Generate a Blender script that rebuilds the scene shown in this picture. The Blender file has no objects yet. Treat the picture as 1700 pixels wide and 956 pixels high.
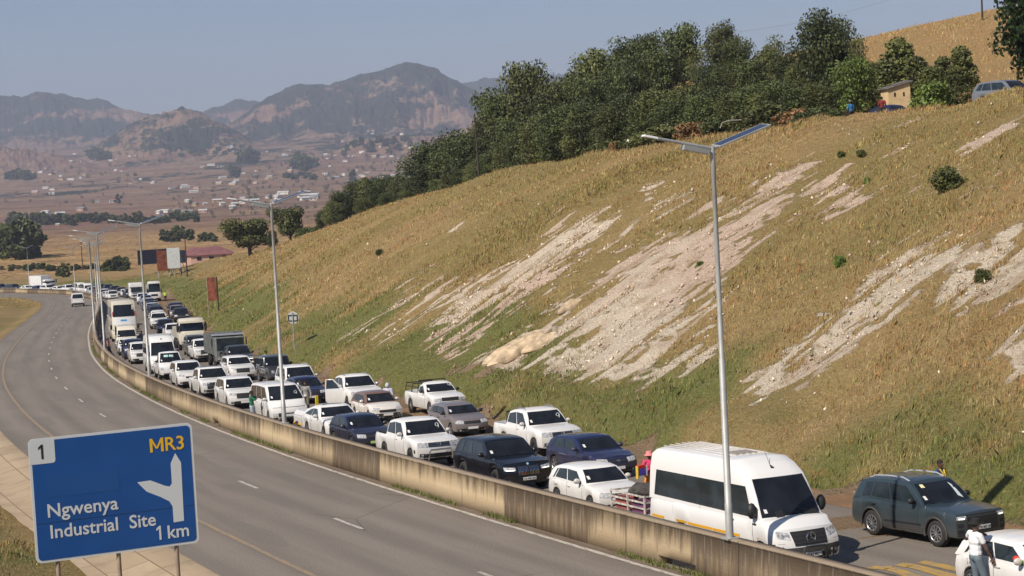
import bpy, bmesh, math, random
import numpy as np
from mathutils import Vector, Matrix, Quaternion
from mathutils.bvhtree import BVHTree
random.seed(7); rng = np.random.default_rng(11)
S = bpy.context.scene
COL = S.collection
# ------------------------------------------------------------------ camera, sky, sun, exposure
CAMH = 9.2; FPX = 3000.0; ROLL = math.radians(3.0); PITCH = math.atan(200/FPX)
cam = bpy.data.cameras.new('camera'); cam.lens = 36*FPX/1700; cam.sensor_width = 36
cam.clip_start = 0.5; cam.clip_end = 40000
camo = bpy.data.objects.new('camera', cam); COL.objects.link(camo); S.camera = camo
camo.matrix_world = Matrix.Translation((0, 0, CAMH)) @ Matrix.Rotation(math.pi/2-PITCH, 4, 'X') @ Matrix.Rotation(-ROLL, 4, 'Z')
SUN_EL = math.radians(44); SUN_AZ = math.radians(226)      # compass-like azimuth, clockwise from +Y
sdir = Vector((math.sin(SUN_AZ)*math.cos(SUN_EL), math.cos(SUN_AZ)*math.cos(SUN_EL), math.sin(SUN_EL)))
sl = bpy.data.lights.new('sun', 'SUN'); sl.energy = 4.9; sl.angle = math.radians(0.5); sl.color = (1, .91, .79)
so = bpy.data.objects.new('sun', sl); COL.objects.link(so); so.rotation_euler = sdir.to_track_quat('Z', 'Y').to_euler()
W = bpy.data.worlds.new('World'); S.world = W; W.use_nodes = True
wn = W.node_tree.nodes; wl = W.node_tree.links
bg = wn['Background']; sky = wn.new('ShaderNodeTexSky'); sky.sky_type = 'NISHITA'; sky.sun_disc = False
sky.sun_elevation = SUN_EL; sky.sun_rotation = SUN_AZ; sky.altitude = 1200
sky.air_density = 1.0; sky.dust_density = 1.6; sky.ozone_density = 4.5
wl.new(sky.outputs[0], bg.inputs[0]); bg.inputs[1].default_value = 0.078
S.view_settings.view_transform = 'Standard'; S.view_settings.look = 'None'; S.view_settings.gamma = 1
S.view_settings.exposure = 0.13; S.view_settings.use_curve_mapping = False
cy = S.cycles; cy.use_denoising = True; cy.max_bounces = 5; cy.diffuse_bounces = 2; cy.glossy_bounces = 3
cy.transmission_bounces = 3; cy.transparent_max_bounces = 6; cy.volume_bounces = 0; cy.caustics_reflective = False; cy.caustics_refractive = False
try: cy.denoiser = 'OPENIMAGEDENOISE'
except Exception: pass

# ------------------------------------------------------------------ helpers
def tag(o, label=None, cat=None, group=None, kind=None):
    if label: o['label'] = label
    if cat: o['category'] = cat
    if group: o['group'] = group
    if kind: o['kind'] = kind
    return o
def link(o, parent=None):
    COL.objects.link(o)
    if parent is not None: o.parent = parent
    return o
def empty(name, loc=(0, 0, 0)):
    o = bpy.data.objects.new(name, None); o.location = loc; o.empty_display_size = .3
    return link(o)
class MB:
    """collects shapes, then links them as ONE mesh object"""
    def __init__(s): s.v = []; s.f = []
    def add(s, v, f, M=None):
        b = len(s.v)
        s.v += [tuple(M @ Vector(p)) if M is not None else tuple(p) for p in v]
        s.f += [tuple(i+b for i in q) for q in f]; return s
    def box(s, c, d, M=None, taper=1.0):
        x, y, z = c; a, b, h = d[0]/2, d[1]/2, d[2]/2
        v = [(x-a, y-b, z-h), (x+a, y-b, z-h), (x+a, y+b, z-h), (x-a, y+b, z-h),
             (x-a*taper, y-b*taper, z+h), (x+a*taper, y-b*taper, z+h), (x+a*taper, y+b*taper, z+h), (x-a*taper, y+b*taper, z+h)]
        return s.add(v, [(0, 3, 2, 1), (4, 5, 6, 7), (0, 1, 5, 4), (1, 2, 6, 5), (2, 3, 7, 6), (3, 0, 4, 7)], M)
    def tube(s, pts, r, n=6, M=None):
        """tapered tube through pts, r number or list"""
        pts = [Vector(p) for p in pts]; R = r if isinstance(r, (list, tuple)) else [r]*len(pts)
        v = []; f = []
        for i, p in enumerate(pts):
            d = (pts[min(i+1, len(pts)-1)] - pts[max(i-1, 0)]).normalized()
            a = d.orthogonal().normalized() if i == 0 else (pa - d*pa.dot(d)).normalized()
            pa = a; b = d.cross(a)
            for k in range(n):
                t = 2*math.pi*k/n; v.append(p + (a*math.cos(t)+b*math.sin(t))*R[i])
        for i in range(len(pts)-1):
            for k in range(n):
                f.append((i*n+k, i*n+(k+1) % n, (i+1)*n+(k+1) % n, (i+1)*n+k))
        f.append(tuple(range(n-1, -1, -1))); f.append(tuple(range((len(pts)-1)*n, len(pts)*n)))
        return s.add(v, f, M)
    def ball(s, c, r, M=None, nu=10, nv=7):
        c = Vector(c); r = r if isinstance(r, (list, tuple)) else (r, r, r)
        v = [c+Vector((0, 0, -r[2]))]; f = []
        for j in range(1, nv):
            ph = math.pi*j/nv - math.pi/2
            for i in range(nu):
                th = 2*math.pi*i/nu
                v.append(c+Vector((r[0]*math.cos(ph)*math.cos(th), r[1]*math.cos(ph)*math.sin(th), r[2]*math.sin(ph))))
        v.append(c+Vector((0, 0, r[2])))
        for i in range(nu):
            f.append((0, 1+(i+1) % nu, 1+i)); L = 1+(nv-2)*nu; f.append((L+i, L+(i+1) % nu, len(v)-1))
            for j in range(nv-2):
                f.append((1+j*nu+i, 1+j*nu+(i+1) % nu, 1+(j+1)*nu+(i+1) % nu, 1+(j+1)*nu+i))
        return s.add(v, f, M)
    def mesh(s, name, mat, smooth=None):
        m = bpy.data.meshes.new(name); m.from_pydata(s.v, [], s.f)
        m.materials.append(mat); m.update()
        if smooth:
            m.shade_smooth(); m.set_sharp_from_angle(angle=math.radians(smooth))
        return m
    def build(s, name, mat, parent=None, smooth=None, bevel=0):
        o = bpy.data.objects.new(name, s.mesh(name, mat, smooth))
        if bevel:
            b = o.modifiers.new('bevel', 'BEVEL'); b.width = bevel; b.segments = 2; b.limit_method = 'ANGLE'
        return link(o, parent)
def npmesh(name, v, f, mat, parent=None, smooth=False, attrs=None, uv=None):
    """v (n,3) float array, f (m,k) int array of equal polygons"""
    v = np.asarray(v, np.float32); f = np.asarray(f, np.int32); m = bpy.data.meshes.new(name); k = f.shape[1]
    m.vertices.add(len(v)); m.vertices.foreach_set('co', v.ravel())
    m.loops.add(f.size); m.loops.foreach_set('vertex_index', f.ravel())
    m.polygons.add(len(f)); m.polygons.foreach_set('loop_start', np.arange(0, f.size, k, dtype=np.int32))
    m.update(calc_edges=True)
    for an, a in (attrs or {}).items():
        a = np.asarray(a, np.float32)
        if a.ndim == 1: at = m.attributes.new(an, 'FLOAT', 'POINT'); at.data.foreach_set('value', a)
        else:
            at = m.attributes.new(an, 'FLOAT_COLOR', 'POINT')
            at.data.foreach_set('color', np.c_[a, np.ones(len(a))].astype(np.float32).ravel())
    if uv is not None:
        l = m.uv_layers.new(name='UVMap'); l.data.foreach_set('uv', np.asarray(uv, np.float32)[f.ravel()].ravel())
    m.materials.append(mat)
    if smooth: m.shade_smooth()
    m.validate()
    return link(bpy.data.objects.new(name, m), parent)
def gridfaces(a, b):
    i = np.arange((a-1)*(b-1)); r = i//(b-1); c = i % (b-1); o = r*b+c
    return np.c_[o, o+b, o+b+1, o+1]
def vnoise(x, y, seed=0):
    x = np.asarray(x, float); y = np.asarray(y, float)
    xi = np.floor(x).astype(np.int64); yi = np.floor(y).astype(np.int64); fx = x-xi; fy = y-yi
    def h(a, b):
        n = (a*374761393 + b*668265263 + seed*974634777) & 0xffffffff
        n = ((n ^ (n >> 13))*1274126177) & 0xffffffff
        return ((n ^ (n >> 16)) & 0xffff)/65535.0
    fx = fx*fx*(3-2*fx); fy = fy*fy*(3-2*fy)
    return (h(xi, yi)*(1-fx)+h(xi+1, yi)*fx)*(1-fy) + (h(xi, yi+1)*(1-fx)+h(xi+1, yi+1)*fx)*fy
def fbm(x, y, seed=0, o=4, g=.5):
    s = 0; a = 1; t = 0
    for i in range(o): s = s+a*vnoise(x*2**i, y*2**i, seed+i); t += a; a *= g
    return s/t
def sstep(x, a=0., b=1.):
    t = np.clip((np.asarray(x, float)-a)/(b-a), 0, 1); return t*t*(3-2*t)

# ------------------------------------------------------------------ materials
MATS = {}
def mat(name, col, rough=.6, metal=0, coat=0, var=0, vscale=3, bump=0, bscale=20, spec=.5, emit=None, trans=0, dirt=0):
    if name in MATS: return MATS[name]
    m = bpy.data.materials.new(name); m.use_nodes = True; n = m.node_tree.nodes; l = m.node_tree.links
    p = n['Principled BSDF']; p.inputs['Base Color'].default_value = (*col, 1); p.inputs['Roughness'].default_value = rough
    p.inputs['Metallic'].default_value = metal; p.inputs['Coat Weight'].default_value = coat; p.inputs['Coat Roughness'].default_value = .05
    p.inputs['Specular IOR Level'].default_value = spec
    tc = n.new('ShaderNodeTexCoord')
    if var:
        no = n.new('ShaderNodeTexNoise'); no.inputs['Scale'].default_value = vscale; no.inputs['Detail'].default_value = 5
        l.new(tc.outputs['Object'], no.inputs['Vector'])
        mr = n.new('ShaderNodeMapRange'); mr.inputs[1].default_value = .3; mr.inputs[2].default_value = .7
        mr.inputs[3].default_value = 1-var; mr.inputs[4].default_value = 1+var; l.new(no.outputs[0], mr.inputs[0])
        vm = n.new('ShaderNodeVectorMath'); vm.operation = 'SCALE'; vm.inputs[0].default_value = col
        l.new(mr.outputs[0], vm.inputs['Scale']); last = vm.outputs[0]
        l.new(last, p.inputs['Base Color'])
    if dirt:   # road dust: brown film with a shape of its own, heavier low on the body
        no = n.new('ShaderNodeTexNoise'); no.inputs['Scale'].default_value = 2.2; no.inputs['Detail'].default_value = 6
        l.new(tc.outputs['Object'], no.inputs['Vector'])
        sx = n.new('ShaderNodeSeparateXYZ'); l.new(tc.outputs['Object'], sx.inputs[0])
        mr = n.new('ShaderNodeMapRange'); mr.inputs[1].default_value = 1.1; mr.inputs[2].default_value = .15; mr.inputs[3].default_value = .0; mr.inputs[4].default_value = 1
        l.new(sx.outputs['Z'], mr.inputs[0])
        mu = n.new('ShaderNodeMath'); mu.operation = 'MULTIPLY'; l.new(no.outputs[0], mu.inputs[0]); l.new(mr.outputs[0], mu.inputs[1])
        mu2 = n.new('ShaderNodeMath'); mu2.operation = 'MULTIPLY'; mu2.inputs[1].default_value = dirt; l.new(mu.outputs[0], mu2.inputs[0])
        mx = n.new('ShaderNodeMix'); mx.data_type = 'RGBA'; mx.inputs['A'].default_value = (*col, 1); mx.inputs['B'].default_value = (.27, .2, .13, 1)
        l.new(mu2.outputs[0], mx.inputs['Factor']); l.new(mx.outputs['Result'], p.inputs['Base Color'])
    if bump:
        nb = n.new('ShaderNodeTexNoise'); nb.inputs['Scale'].default_value = bscale; nb.inputs['Detail'].default_value = 4
        l.new(tc.outputs['Object'], nb.inputs['Vector'])
        bu = n.new('ShaderNodeBump'); bu.inputs['Strength'].default_value = bump; bu.inputs['Distance'].default_value = .02
        l.new(nb.outputs[0], bu.inputs['Height']); l.new(bu.outputs[0], p.inputs['Normal'])
    if emit: p.inputs['Emission Color'].default_value = (*emit[:3], 1); p.inputs['Emission Strength'].default_value = emit[3]
    MATS[name] = m; return m
class NT:
    """short node graph writer"""
    def __init__(s, name, rough=.8, spec=.3):
        s.m = bpy.data.materials.new(name); s.m.use_nodes = True; s.t = s.m.node_tree; s.p = s.t.nodes['Principled BSDF']
        s.p.inputs['Roughness'].default_value = rough; s.p.inputs['Specular IOR Level'].default_value = spec; MATS[name] = s.m
    def n(s, ty, ins=None, **kw):
        q = s.t.nodes.new('ShaderNode'+ty)
        for k, v in kw.items(): setattr(q, k, v)
        for k, v in (ins or {}).items(): s.put(q.inputs[k], v)
        return q
    def put(s, i, v):
        if isinstance(v, bpy.types.NodeSocket): s.t.links.new(v, i)
        elif isinstance(v, tuple) and len(v) == 3 and i.type == 'RGBA': i.default_value = (*v, 1)
        else: i.default_value = v
    def noise(s, vec, scale, detail=4, rough=.55): return s.n('TexNoise', {'Vector': vec, 'Scale': scale, 'Detail': detail, 'Roughness': rough}).outputs[0]
    def map(s, vec, sc=(1, 1, 1), loc=(0, 0, 0)): return s.n('Mapping', {'Vector': vec, 'Scale': Vector(sc), 'Location': Vector(loc)}).outputs[0]
    def rng(s, v, a, b, c=0., d=1.): return s.n('MapRange', {0: v, 1: a, 2: b, 3: c, 4: d}).outputs[0]
    def mix(s, f, a, b):
        q = s.n('Mix', data_type='RGBA'); s.put(q.inputs['Factor'], f); s.put(q.inputs['A'], a); s.put(q.inputs['B'], b); return q.outputs['Result']
    def mul(s, c, f):
        q = s.n('VectorMath', operation='SCALE'); s.put(q.inputs[0], c); s.put(q.inputs['Scale'], f); return q.outputs[0]
    def math(s, op, a, b=0.): return s.n('Math', {0: a, 1: b}, operation=op).outputs[0]
    def bump(s, h, st=.5, d=.05): s.put(s.p.inputs['Normal'], s.n('Bump', {'Height': h, 'Strength': st, 'Distance': d}).outputs[0])
    def col(s, c): s.put(s.p.inputs['Base Color'], c); return s

# ------------------------------------------------------------------ the road's course
PATH = np.array([(-75.0,35.6,-21.12),(-63.0,30.53,-10.25),(-51.0,25.46,0.63),(-39.0,20.38,11.5),(-27.0,15.31,22.38),(-15.0,10.24,33.25),(-3.0,5.16,44.12),(9.0,0.09,55.0),(21.0,-4.83,65.95),(33.0,-9.6,76.95),(45.0,-14.09,88.08),(57.0,-18.34,99.3),(69.0,-22.37,110.6),(81.0,-26.19,121.98),(93.0,-29.85,133.41),(105.0,-33.26,144.91),(117.0,-36.45,156.48),(129.0,-39.54,168.07),(141.0,-42.42,179.72),(153.0,-45.21,191.39),(165.0,-48.0,203.06),(177.0,-50.7,214.76),(189.0,-53.32,226.47),(201.0,-55.89,238.19),(213.0,-58.41,249.92),(225.0,-60.93,261.65),(237.0,-63.46,273.38),(249.0,-66.04,285.1),(261.0,-68.64,296.82),(273.0,-71.24,308.53),(285.0,-73.87,320.24),(297.0,-76.64,331.92),(309.0,-79.46,343.58),(321.0,-82.27,355.25),(333.0,-85.22,366.87),(345.0,-88.64,378.37),(357.0,-92.19,389.84),(369.0,-96.13,401.16),(381.0,-100.43,412.36),(392.9,-105.62,423.06),(404.8,-112.82,432.59),(416.8,-120.71,441.63),(428.8,-129.18,450.08),(440.8,-138.51,457.61),(452.8,-147.96,464.99),(464.8,-157.42,472.38),(476.8,-166.88,479.77),(488.8,-176.33,487.16),(500.8,-185.79,494.55),(536.8,-214.16,516.71),(572.8,-242.53,538.87),(620.8,-280.35,568.43)])
_tt = np.arange(-75, 620, 1.0)
def _sm(v, n=9):
    k = np.hanning(2*n+1); k /= k.sum(); p = np.r_[2*v[0]-v[n:0:-1], v, 2*v[-1]-v[-2:-n-2:-1]]; return np.convolve(p, k, 'valid')
_px = _sm(np.interp(_tt, PATH[:, 0], PATH[:, 1])); _py = _sm(np.interp(_tt, PATH[:, 0], PATH[:, 2]))
_dx = np.gradient(_px); _dy = np.gradient(_py); _dl = np.hypot(_dx, _dy); _dx /= _dl; _dy /= _dl
KS = math.tan(PITCH-math.atan(90/FPX))
FY = [470, 600, 800, 1100, 1600, 2200, 3000, 4000, 5000, 6000, 7500, 9000, 13000]
FZ = [-15.2, -18.4, -19.6, -20.1, -22.8, -22.3, -10.8, 15.9, 60, 115, 185, 230, 260]
def zF(Y):
    Y = np.asarray(Y, float)
    return np.where(Y < 470, -KS*Y+0.00025*np.maximum(0, Y-380)**2, np.interp(Y, FY, FZ))
def XY(t, off):
    t = np.asarray(t, float); off = np.asarray(off, float)
    x = np.interp(t, _tt, _px); y = np.interp(t, _tt, _py); a = np.interp(t, _tt, _dx); b = np.interp(t, _tt, _dy)
    return x+b*off, y-a*off
def toe(t): return np.interp(t, [0, 25, 45, 100, 200, 300, 380, 440], [11.3, 12.0, 12.7, 13.4, 14, 15, 18, 26])
DC = 34.0
def hc(t): return np.interp(t, [-30, 20, 50, 80, 150, 210, 250, 300, 350, 400, 430, 470], [15, 15.2, 15.3, 16, 16.2, 15.5, 14.6, 13, 11, 6.5, 3.0, .6])
def zT(t, off, rough=True):
    """height of the land (not the road surface) at station t, offset off"""
    t = np.asarray(t, float)+0*np.asarray(off, float); off = np.asarray(off, float)+0*t
    X, Y = XY(t, off); base = zF(Y); e = off-toe(t); u = np.clip(e/DC, 0, 1); H = hc(t)
    h = H*(.5*u+.5*np.sin(u*math.pi/2))
    pl = base+h
    # the levelled ground past the crest follows the crest rather than the falling road
    xc, yc = XY(t, toe(t)+DC); zc = zF(yc)+H
    beyond = sstep(e, DC, DC+4)
    pl = pl*(1-beyond)+beyond*(zc+.03*(e-DC)*(H > 8)-.02*np.maximum(0, e-DC)*(H < 8))
    pl = pl-.22*sstep(e, DC+3, DC+6)*(1-sstep(e, DC+11, DC+14))*sstep(t, 60, 70)*(1-sstep(t, 100, 120))
    zr = 17.6+.16*X-.25*np.maximum(0, 30-X)
    w = sstep(Y, 125, 300)*sstep(e, DC+2, DC+40)*(1-sstep(Y, 345, 560))
    pl = pl+w*np.maximum(0, zr-pl)
    far = sstep(t, 400, 440)*sstep(e, 0, 6)     # open field behind the far queue
    pl = pl*(1-far)+far*(zF(Y)+.25*sstep(e, 0, 6))
    if rough:
        m = sstep(e, .3, 5)
        g = (fbm(t*.55, off*.13, 3)-.5)*.9+(fbm(t*.13, off*.09, 5)-.5)*1.6+(vnoise(t*1.7, off*.6, 8)-.5)*.16
        pl = pl+m*g*np.where(e < DC+6, 1, .6)
        pl = pl+sstep(e, 0, 1.2)*(1-sstep(e, 1.5, 4))*(.35+.5*(fbm(t*.8, off*.8, 17)-.5))
    # left side: channel paved with stone, then a grass bank
    L = -off
    pl = pl-.45*sstep(L, 10.0, 12.3)+.25*sstep(L, 12.6, 16)+ (sstep(L, 13, 17)*(fbm(t*.3, off*.3, 9)-.5)*.5 if rough else 0)
    return pl-.06*(off < 10.5)*(off > -9.7)
def inv(x, y):
    i = int(np.argmin((_px-x)**2+(_py-y)**2)); t = float(_tt[i])
    for _ in range(8):
        a = np.interp(t, _tt, _px); b = np.interp(t, _tt, _py); c = np.interp(t, _tt, _dx); d = np.interp(t, _tt, _dy)
        t += (x-a)*c+(y-b)*d
    return t, (x-a)*d-(y-b)*c
def zland(x, y):
    t, off = inv(x, y); return float(zT(t, off))
cP, sP, cR, sR = math.cos(PITCH), math.sin(PITCH), math.cos(ROLL), math.sin(ROLL)
def project(X, Y, Z):
    z = Z-CAMH; f = np.maximum(Y*cP-z*sP, .1); x = FPX*X/f; y = -FPX*(Y*sP+z*cP)/f
    return 850+x*cR+y*sR, 478-x*sR+y*cR

# ------------------------------------------------------------------ bare soil: shape of the erosion scars on the cut slope
SCARS = [[(706,575),(732,582),(794,534),(875,487),(926,457),(992,406),(1043,366),(988,351),(948,362),(882,413),(831,439),(758,472),(706,509),(743,512),(717,534)],
 [(660,510),(720,482),(726,465),(700,470)],[(618,558),(665,527),(680,530),(630,562)],[(582,562),(600,548),(612,550),(590,566)],
 [(890,607),(908,619),(948,630),(1010,626),(1032,604),(1100,556),(1190,510),(1235,440),(1330,300),(1345,275),(1290,290),(1235,330),(1180,370),(1090,385),(1030,415),(1005,470),(963,520),(926,549)],
 [(1279,628),(1312,637),(1382,605),(1458,553),(1490,525),(1523,501),(1620,500),(1700,470),(1700,388),(1570,405),(1523,398),(1467,421),(1448,463),(1392,520),(1312,576)],
 [(1490,346),(1523,322),(1570,285),(1632,247),(1655,256),(1570,313),(1514,350)],[(1658,522),(1720,530),(1720,478),(1665,500)],
 [(820,585),(850,560),(905,535),(960,505),(950,525),(890,560),(850,600)],[(780,612),(830,575),(870,585),(900,610),(850,625)],
 [(1085,330),(1140,318),(1135,335),(1095,350)],[(740,590),(760,578),(775,580),(752,600)],[(1240,630),(1300,600),(1330,640),(1260,650)],
 [(1350,300),(1420,290),(1400,330),(1340,350)],[(1000,640),(1080,590),(1180,560),(1160,600),(1060,640)]]
def bare(X, Y, Z):
    px, py = project(X, Y, Z); out = np.zeros(px.shape)
    for P in SCARS:
        P = np.array(P, float); n = len(P); ins = np.zeros(px.shape, bool); d = np.full(px.shape, 1e9)
        bb = (px > P[:, 0].min()-40) & (px < P[:, 0].max()+40) & (py > P[:, 1].min()-40) & (py < P[:, 1].max()+40)
        if not bb.any(): continue
        x = px[bb]; y = py[bb]; I = np.zeros(x.shape, bool); D = np.full(x.shape, 1e9)
        for i in range(n):
            x1, y1 = P[i]; x2, y2 = P[(i+1) % n]
            c = ((y1 > y) != (y2 > y)) & (x < (x2-x1)*(y-y1)/((y2-y1) if y2 != y1 else 1e-9)+x1); I ^= c
            q = np.clip(((x-x1)*(x2-x1)+(y-y1)*(y2-y1))/((x2-x1)**2+(y2-y1)**2), 0, 1)
            D = np.minimum(D, np.hypot(x-x1-q*(x2-x1), y-y1-q*(y2-y1)))
        out[bb] = np.maximum(out[bb], np.clip(.5+np.where(I, D, -D)/58, 0, 1))
    return out
def landcol(t, off, X, Y, Z):
    """colour of the plant cover and soil (albedo), and how bare it is"""
    e = off-toe(t); n1 = fbm(t*.10, off*.07, 21); n2 = fbm(t*.5, off*.35, 22); n3 = fbm(t*1.3, off*.5, 24)
    b = bare(X, Y, Z); b = sstep(b+(fbm(t*1.5, off*.22, 31, 6, .72)-.5)*3.3*(b > .02)-.11+(vnoise(t*4.0, off*1.3, 39)-.5)*.5*(b > .02), .32, .80)
    b = np.maximum(b, sstep(fbm(t*.35, off*.16, 33, 5, .6)+.07*sstep(-t, -70, 0)*sstep(e, 4, 12)-.12*(t > 60), .66, .74)*(e > 6)*(e < DC))
    gold = np.array([.345, .245, .11]); rust = np.array([.30, .195, .085]); olive = np.array([.245, .20, .075]); green = np.array([.165, .172, .055]); straw = np.array([.42, .30, .16])
    g = np.clip(sstep(-e, -13, -3)*1.15+(n1-.5)*1.7-.08, 0, 1)*(e < DC)*(off > 0)
    k = lambda a, b_, f: a+(b_-a)*f[..., None]
    c = k(gold+0*X[..., None], rust, sstep(n2, .45, .8)*.7); c = k(c, straw, sstep(n3, .56, .8)*.4)
    c = k(c, olive, sstep(n1+.25*n2, .45, .85)*.7); c = k(c, green, sstep(g+.5*(n2-.5), .42, .95))
    c = k(c, np.array([.42, .27, .12]), sstep(e, DC-2, DC+10)*.7)
    soil = k(np.array([.80, .68, .53])+0*X[..., None], np.array([.74, .54, .42]), sstep(n1, .40, .70)*.8); soil = k(soil, np.array([.46, .32, .21]), sstep(vnoise(t*3.1, off*.9, 57), .55, .9)*.7)
    soil = k(soil, np.array([.27, .18, .10]), (e < 3)*.85)
    b = np.maximum(b, (1-sstep(e+2.6*(n2-.5), -.4, .5))*(e > -3.5))          # bare earth along the toe
    c = k(c, np.array([.17, .165, .06]), sstep(-off, 12.9, 13.5)*(.35+.45*(n2 > .5))*(t < 150))
    return c, soil, b

# ------------------------------------------------------------------ ground materials
g = NT('land', .9, .15); A = lambda nt, a: nt.n('Attribute', attribute_name=a)
co = g.n('NewGeometry').outputs['Position']
ca = A(g, 'gcol').outputs['Color']; cs = A(g, 'soil').outputs['Color']; cb = A(g, 'bare').outputs['Fac']
n1 = g.noise(co, 3.5, 6, .65); n2 = g.noise(g.map(co, (1, 1, .4)), 11, 4, .7)
fb = g.rng(g.math('ADD', cb, g.math('MULTIPLY', g.math('SUBTRACT', n1, .5), 1.1)), .38, .62)
m5 = g.noise(co, 2.4, 5, .75); m6 = g.noise(g.map(co, (1, 1, 1), (31, 7, 3)), 5.5, 4, .75); gcb = g.mix(g.rng(m5, .52, .66, 0, .38), ca, (.13, .085, .032)); gcb = g.mix(g.rng(m6, .56, .66, 0, .6), gcb, (.42, .31, .15)); gcb = g.mix(g.rng(g.noise(g.map(co, (1, 1, 1), (5, 17, 9)), 1.3, 5, .7), .55, .68, 0, .45), gcb, (.30, .145, .06)); gc = g.mul(gcb, g.rng(n2, .3, .72, .55, 1.3)); n4 = g.noise(co, 26, 3, .7); sc = g.mul(cs, g.math('MULTIPLY', g.rng(n2, .3, .7, .70, 1.18), g.rng(n4, .36, .52, .62, 1.08)))
sc = g.mix(g.rng(g.noise(co, 1.6, 5, .7), .55, .66, 0, .45), sc, (.36, .25, .15))
g.col(g.mix(fb, gc, sc)); rl = g.noise(g.map(co, (1.0, 1.0, 1.0), (3, 1, 2)), 7.5, 6, .75); g.bump(g.math('ADD', g.math('ADD', n1, n2), g.math('MULTIPLY', g.math('MULTIPLY', rl, fb), 1.5)), .9, .19)

a = NT('asphalt', .85, .3); uv = a.n('UVMap').outputs[0]
streak = a.noise(a.map(uv, (.05, 1.1, 1)), 1, 3); blot = a.noise(a.map(uv, (.16, .3, 1)), 1, 5, .6); gr = a.noise(a.map(uv, (14, 14, 1)), 1, 3)
c = a.mix(a.rng(streak, .35, .7), (.220, .190, .160), (.175, .150, .126)); c = a.mix(a.rng(blot, .52, .72, 0, .7), c, (.235, .20, .165))
ln = a.n('SeparateXYZ', {0: uv}).outputs[1]; wv = a.math('ABSOLUTE', a.math('SINE', a.math('MULTIPLY', ln, 1.62))); c = a.mix(a.rng(wv, .2, .9, .32, 0), c, (.12, .105, .09)); pt = a.noise(a.map(uv, (.06, .5, 1), (4, 1, 0)), 1, 2, .4); c = a.mix(a.rng(pt, .60, .615, 0, .35), c, (.14, .125, .11))
c = a.mul(c, a.rng(gr, .3, .7, .82, 1.14))
w = a.n('TexVoronoi', {'Vector': a.map(uv, (.11, .16, 1), (3, 5, 0)), 'Scale': 1.0, 'Randomness': 1.0}, feature='DISTANCE_TO_EDGE').outputs['Distance']
crack = a.math('MULTIPLY', a.rng(w, .0012, .0035, 1, 0), a.rng(a.noise(a.map(uv, (.09, .1, 1)), 1, 2), .58, .62))
a.col(a.mix(a.math('MULTIPLY', crack, .75), c, (.05, .045, .04))); a.bump(gr, .25, .01)

b = NT('dirt', .95, .1); uv = b.n('UVMap').outputs[0]
c = b.mix(b.rng(b.noise(b.map(uv, (.3, .8, 1)), 1, 5, .6), .35, .65), (.27, .165, .095), (.17, .105, .062)); gr = b.noise(b.map(uv, (9, 9, 1)), 1, 4, .7)
b.col(b.mul(c, b.rng(gr, .3, .7, .7, 1.25))); b.bump(gr, .6, .03)

def paintmat(name, col, wear):
    q = NT(name, .7, .3); uv = q.n('UVMap').outputs[0]
    f = q.rng(q.noise(q.map(uv, (2.2, 9, 1)), 1, 5, .7), wear-.12, wear+.12)
    return q.col(q.mix(f, col, (.21, .185, .16))).m
M_WLINE = paintmat('white_road_paint', (.50, .46, .40), .56); M_YLINE = paintmat('yellow_road_paint', (.36, .235, .10), .47); M_YTEXT = paintmat('fresh_yellow_paint', (.46, .285, .06), .54)
q = NT('barrier_concrete', .9, .2); uv = q.n('UVMap').outputs[0]; sx = q.n('SeparateXYZ', {0: uv})
U, V = sx.outputs[0], sx.outputs[1]
pan = q.n('TexWhiteNoise', {'W': q.math('FLOOR', q.math('DIVIDE', U, 5.9))}, noise_dimensions='1D').outputs[0]
base = q.mix(q.rng(pan, .15, .9), (.27, .20, .125), (.52, .40, .25))
drip = q.noise(q.map(uv, (3.2, .35, 1)), 1, 5, .65); drip2 = q.noise(q.map(uv, (9, .5, 1)), 1, 3, .6)
depth = q.rng(V, .15, 1.15)                                           # dark run-off stains fall from the cap
st = q.rng(q.math('ADD', q.math('ADD', drip, q.math('MULTIPLY', depth, .30)), q.math('ADD', q.math('MULTIPLY', pan, -.26), q.math('MULTIPLY', q.noise(q.map(uv, (.13, 0, 1)), 1, 2), .45))), .66, .86)
c = q.mix(q.math('MULTIPLY', st, .78), base, (.105, .078, .055))
c = q.mix(q.math('MULTIPLY', q.rng(drip2, .55, .72), q.rng(V, .2, .9, .1, .65)), c, (.42, .37, .31))
c = q.mix(q.rng(V, 1.13, 1.16), c, (.26, .205, .15))
j = q.math('ABSOLUTE', q.math('SUBTRACT', q.math('MODULO', q.math('ADD', U, 200.), 5.9), 2.95)); c = q.mix(q.rng(j, .03, .015, 0, .7), c, (.05, .04, .03))
q.col(q.mul(c, q.rng(q.noise(q.map(uv, (20, 20, 1)), 1, 3), .3, .7, .85, 1.12))); q.bump(drip, .5, .03)
p = NT('stone_paving', .9, .2); uv = p.n('UVMap').outputs[0]
br = p.n('TexBrick', {'Vector': p.map(uv, (1, 1, 1)), 'Scale': 1.0, 'Mortar Size': .022, 'Brick Width': 3.2, 'Row Height': 1.36, 'Color1': (.42, .325, .22), 'Color2': (.36, .275, .18), 'Mortar': (.17, .12, .08)})
bl = p.noise(p.map(uv, (.7, .7, 1)), 1, 6, .65)
p.col(p.mix(p.rng(bl, .5, .72, 0, .75), br.outputs[0], (.24, .18, .12))); p.bump(bl, .6, .06)

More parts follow.
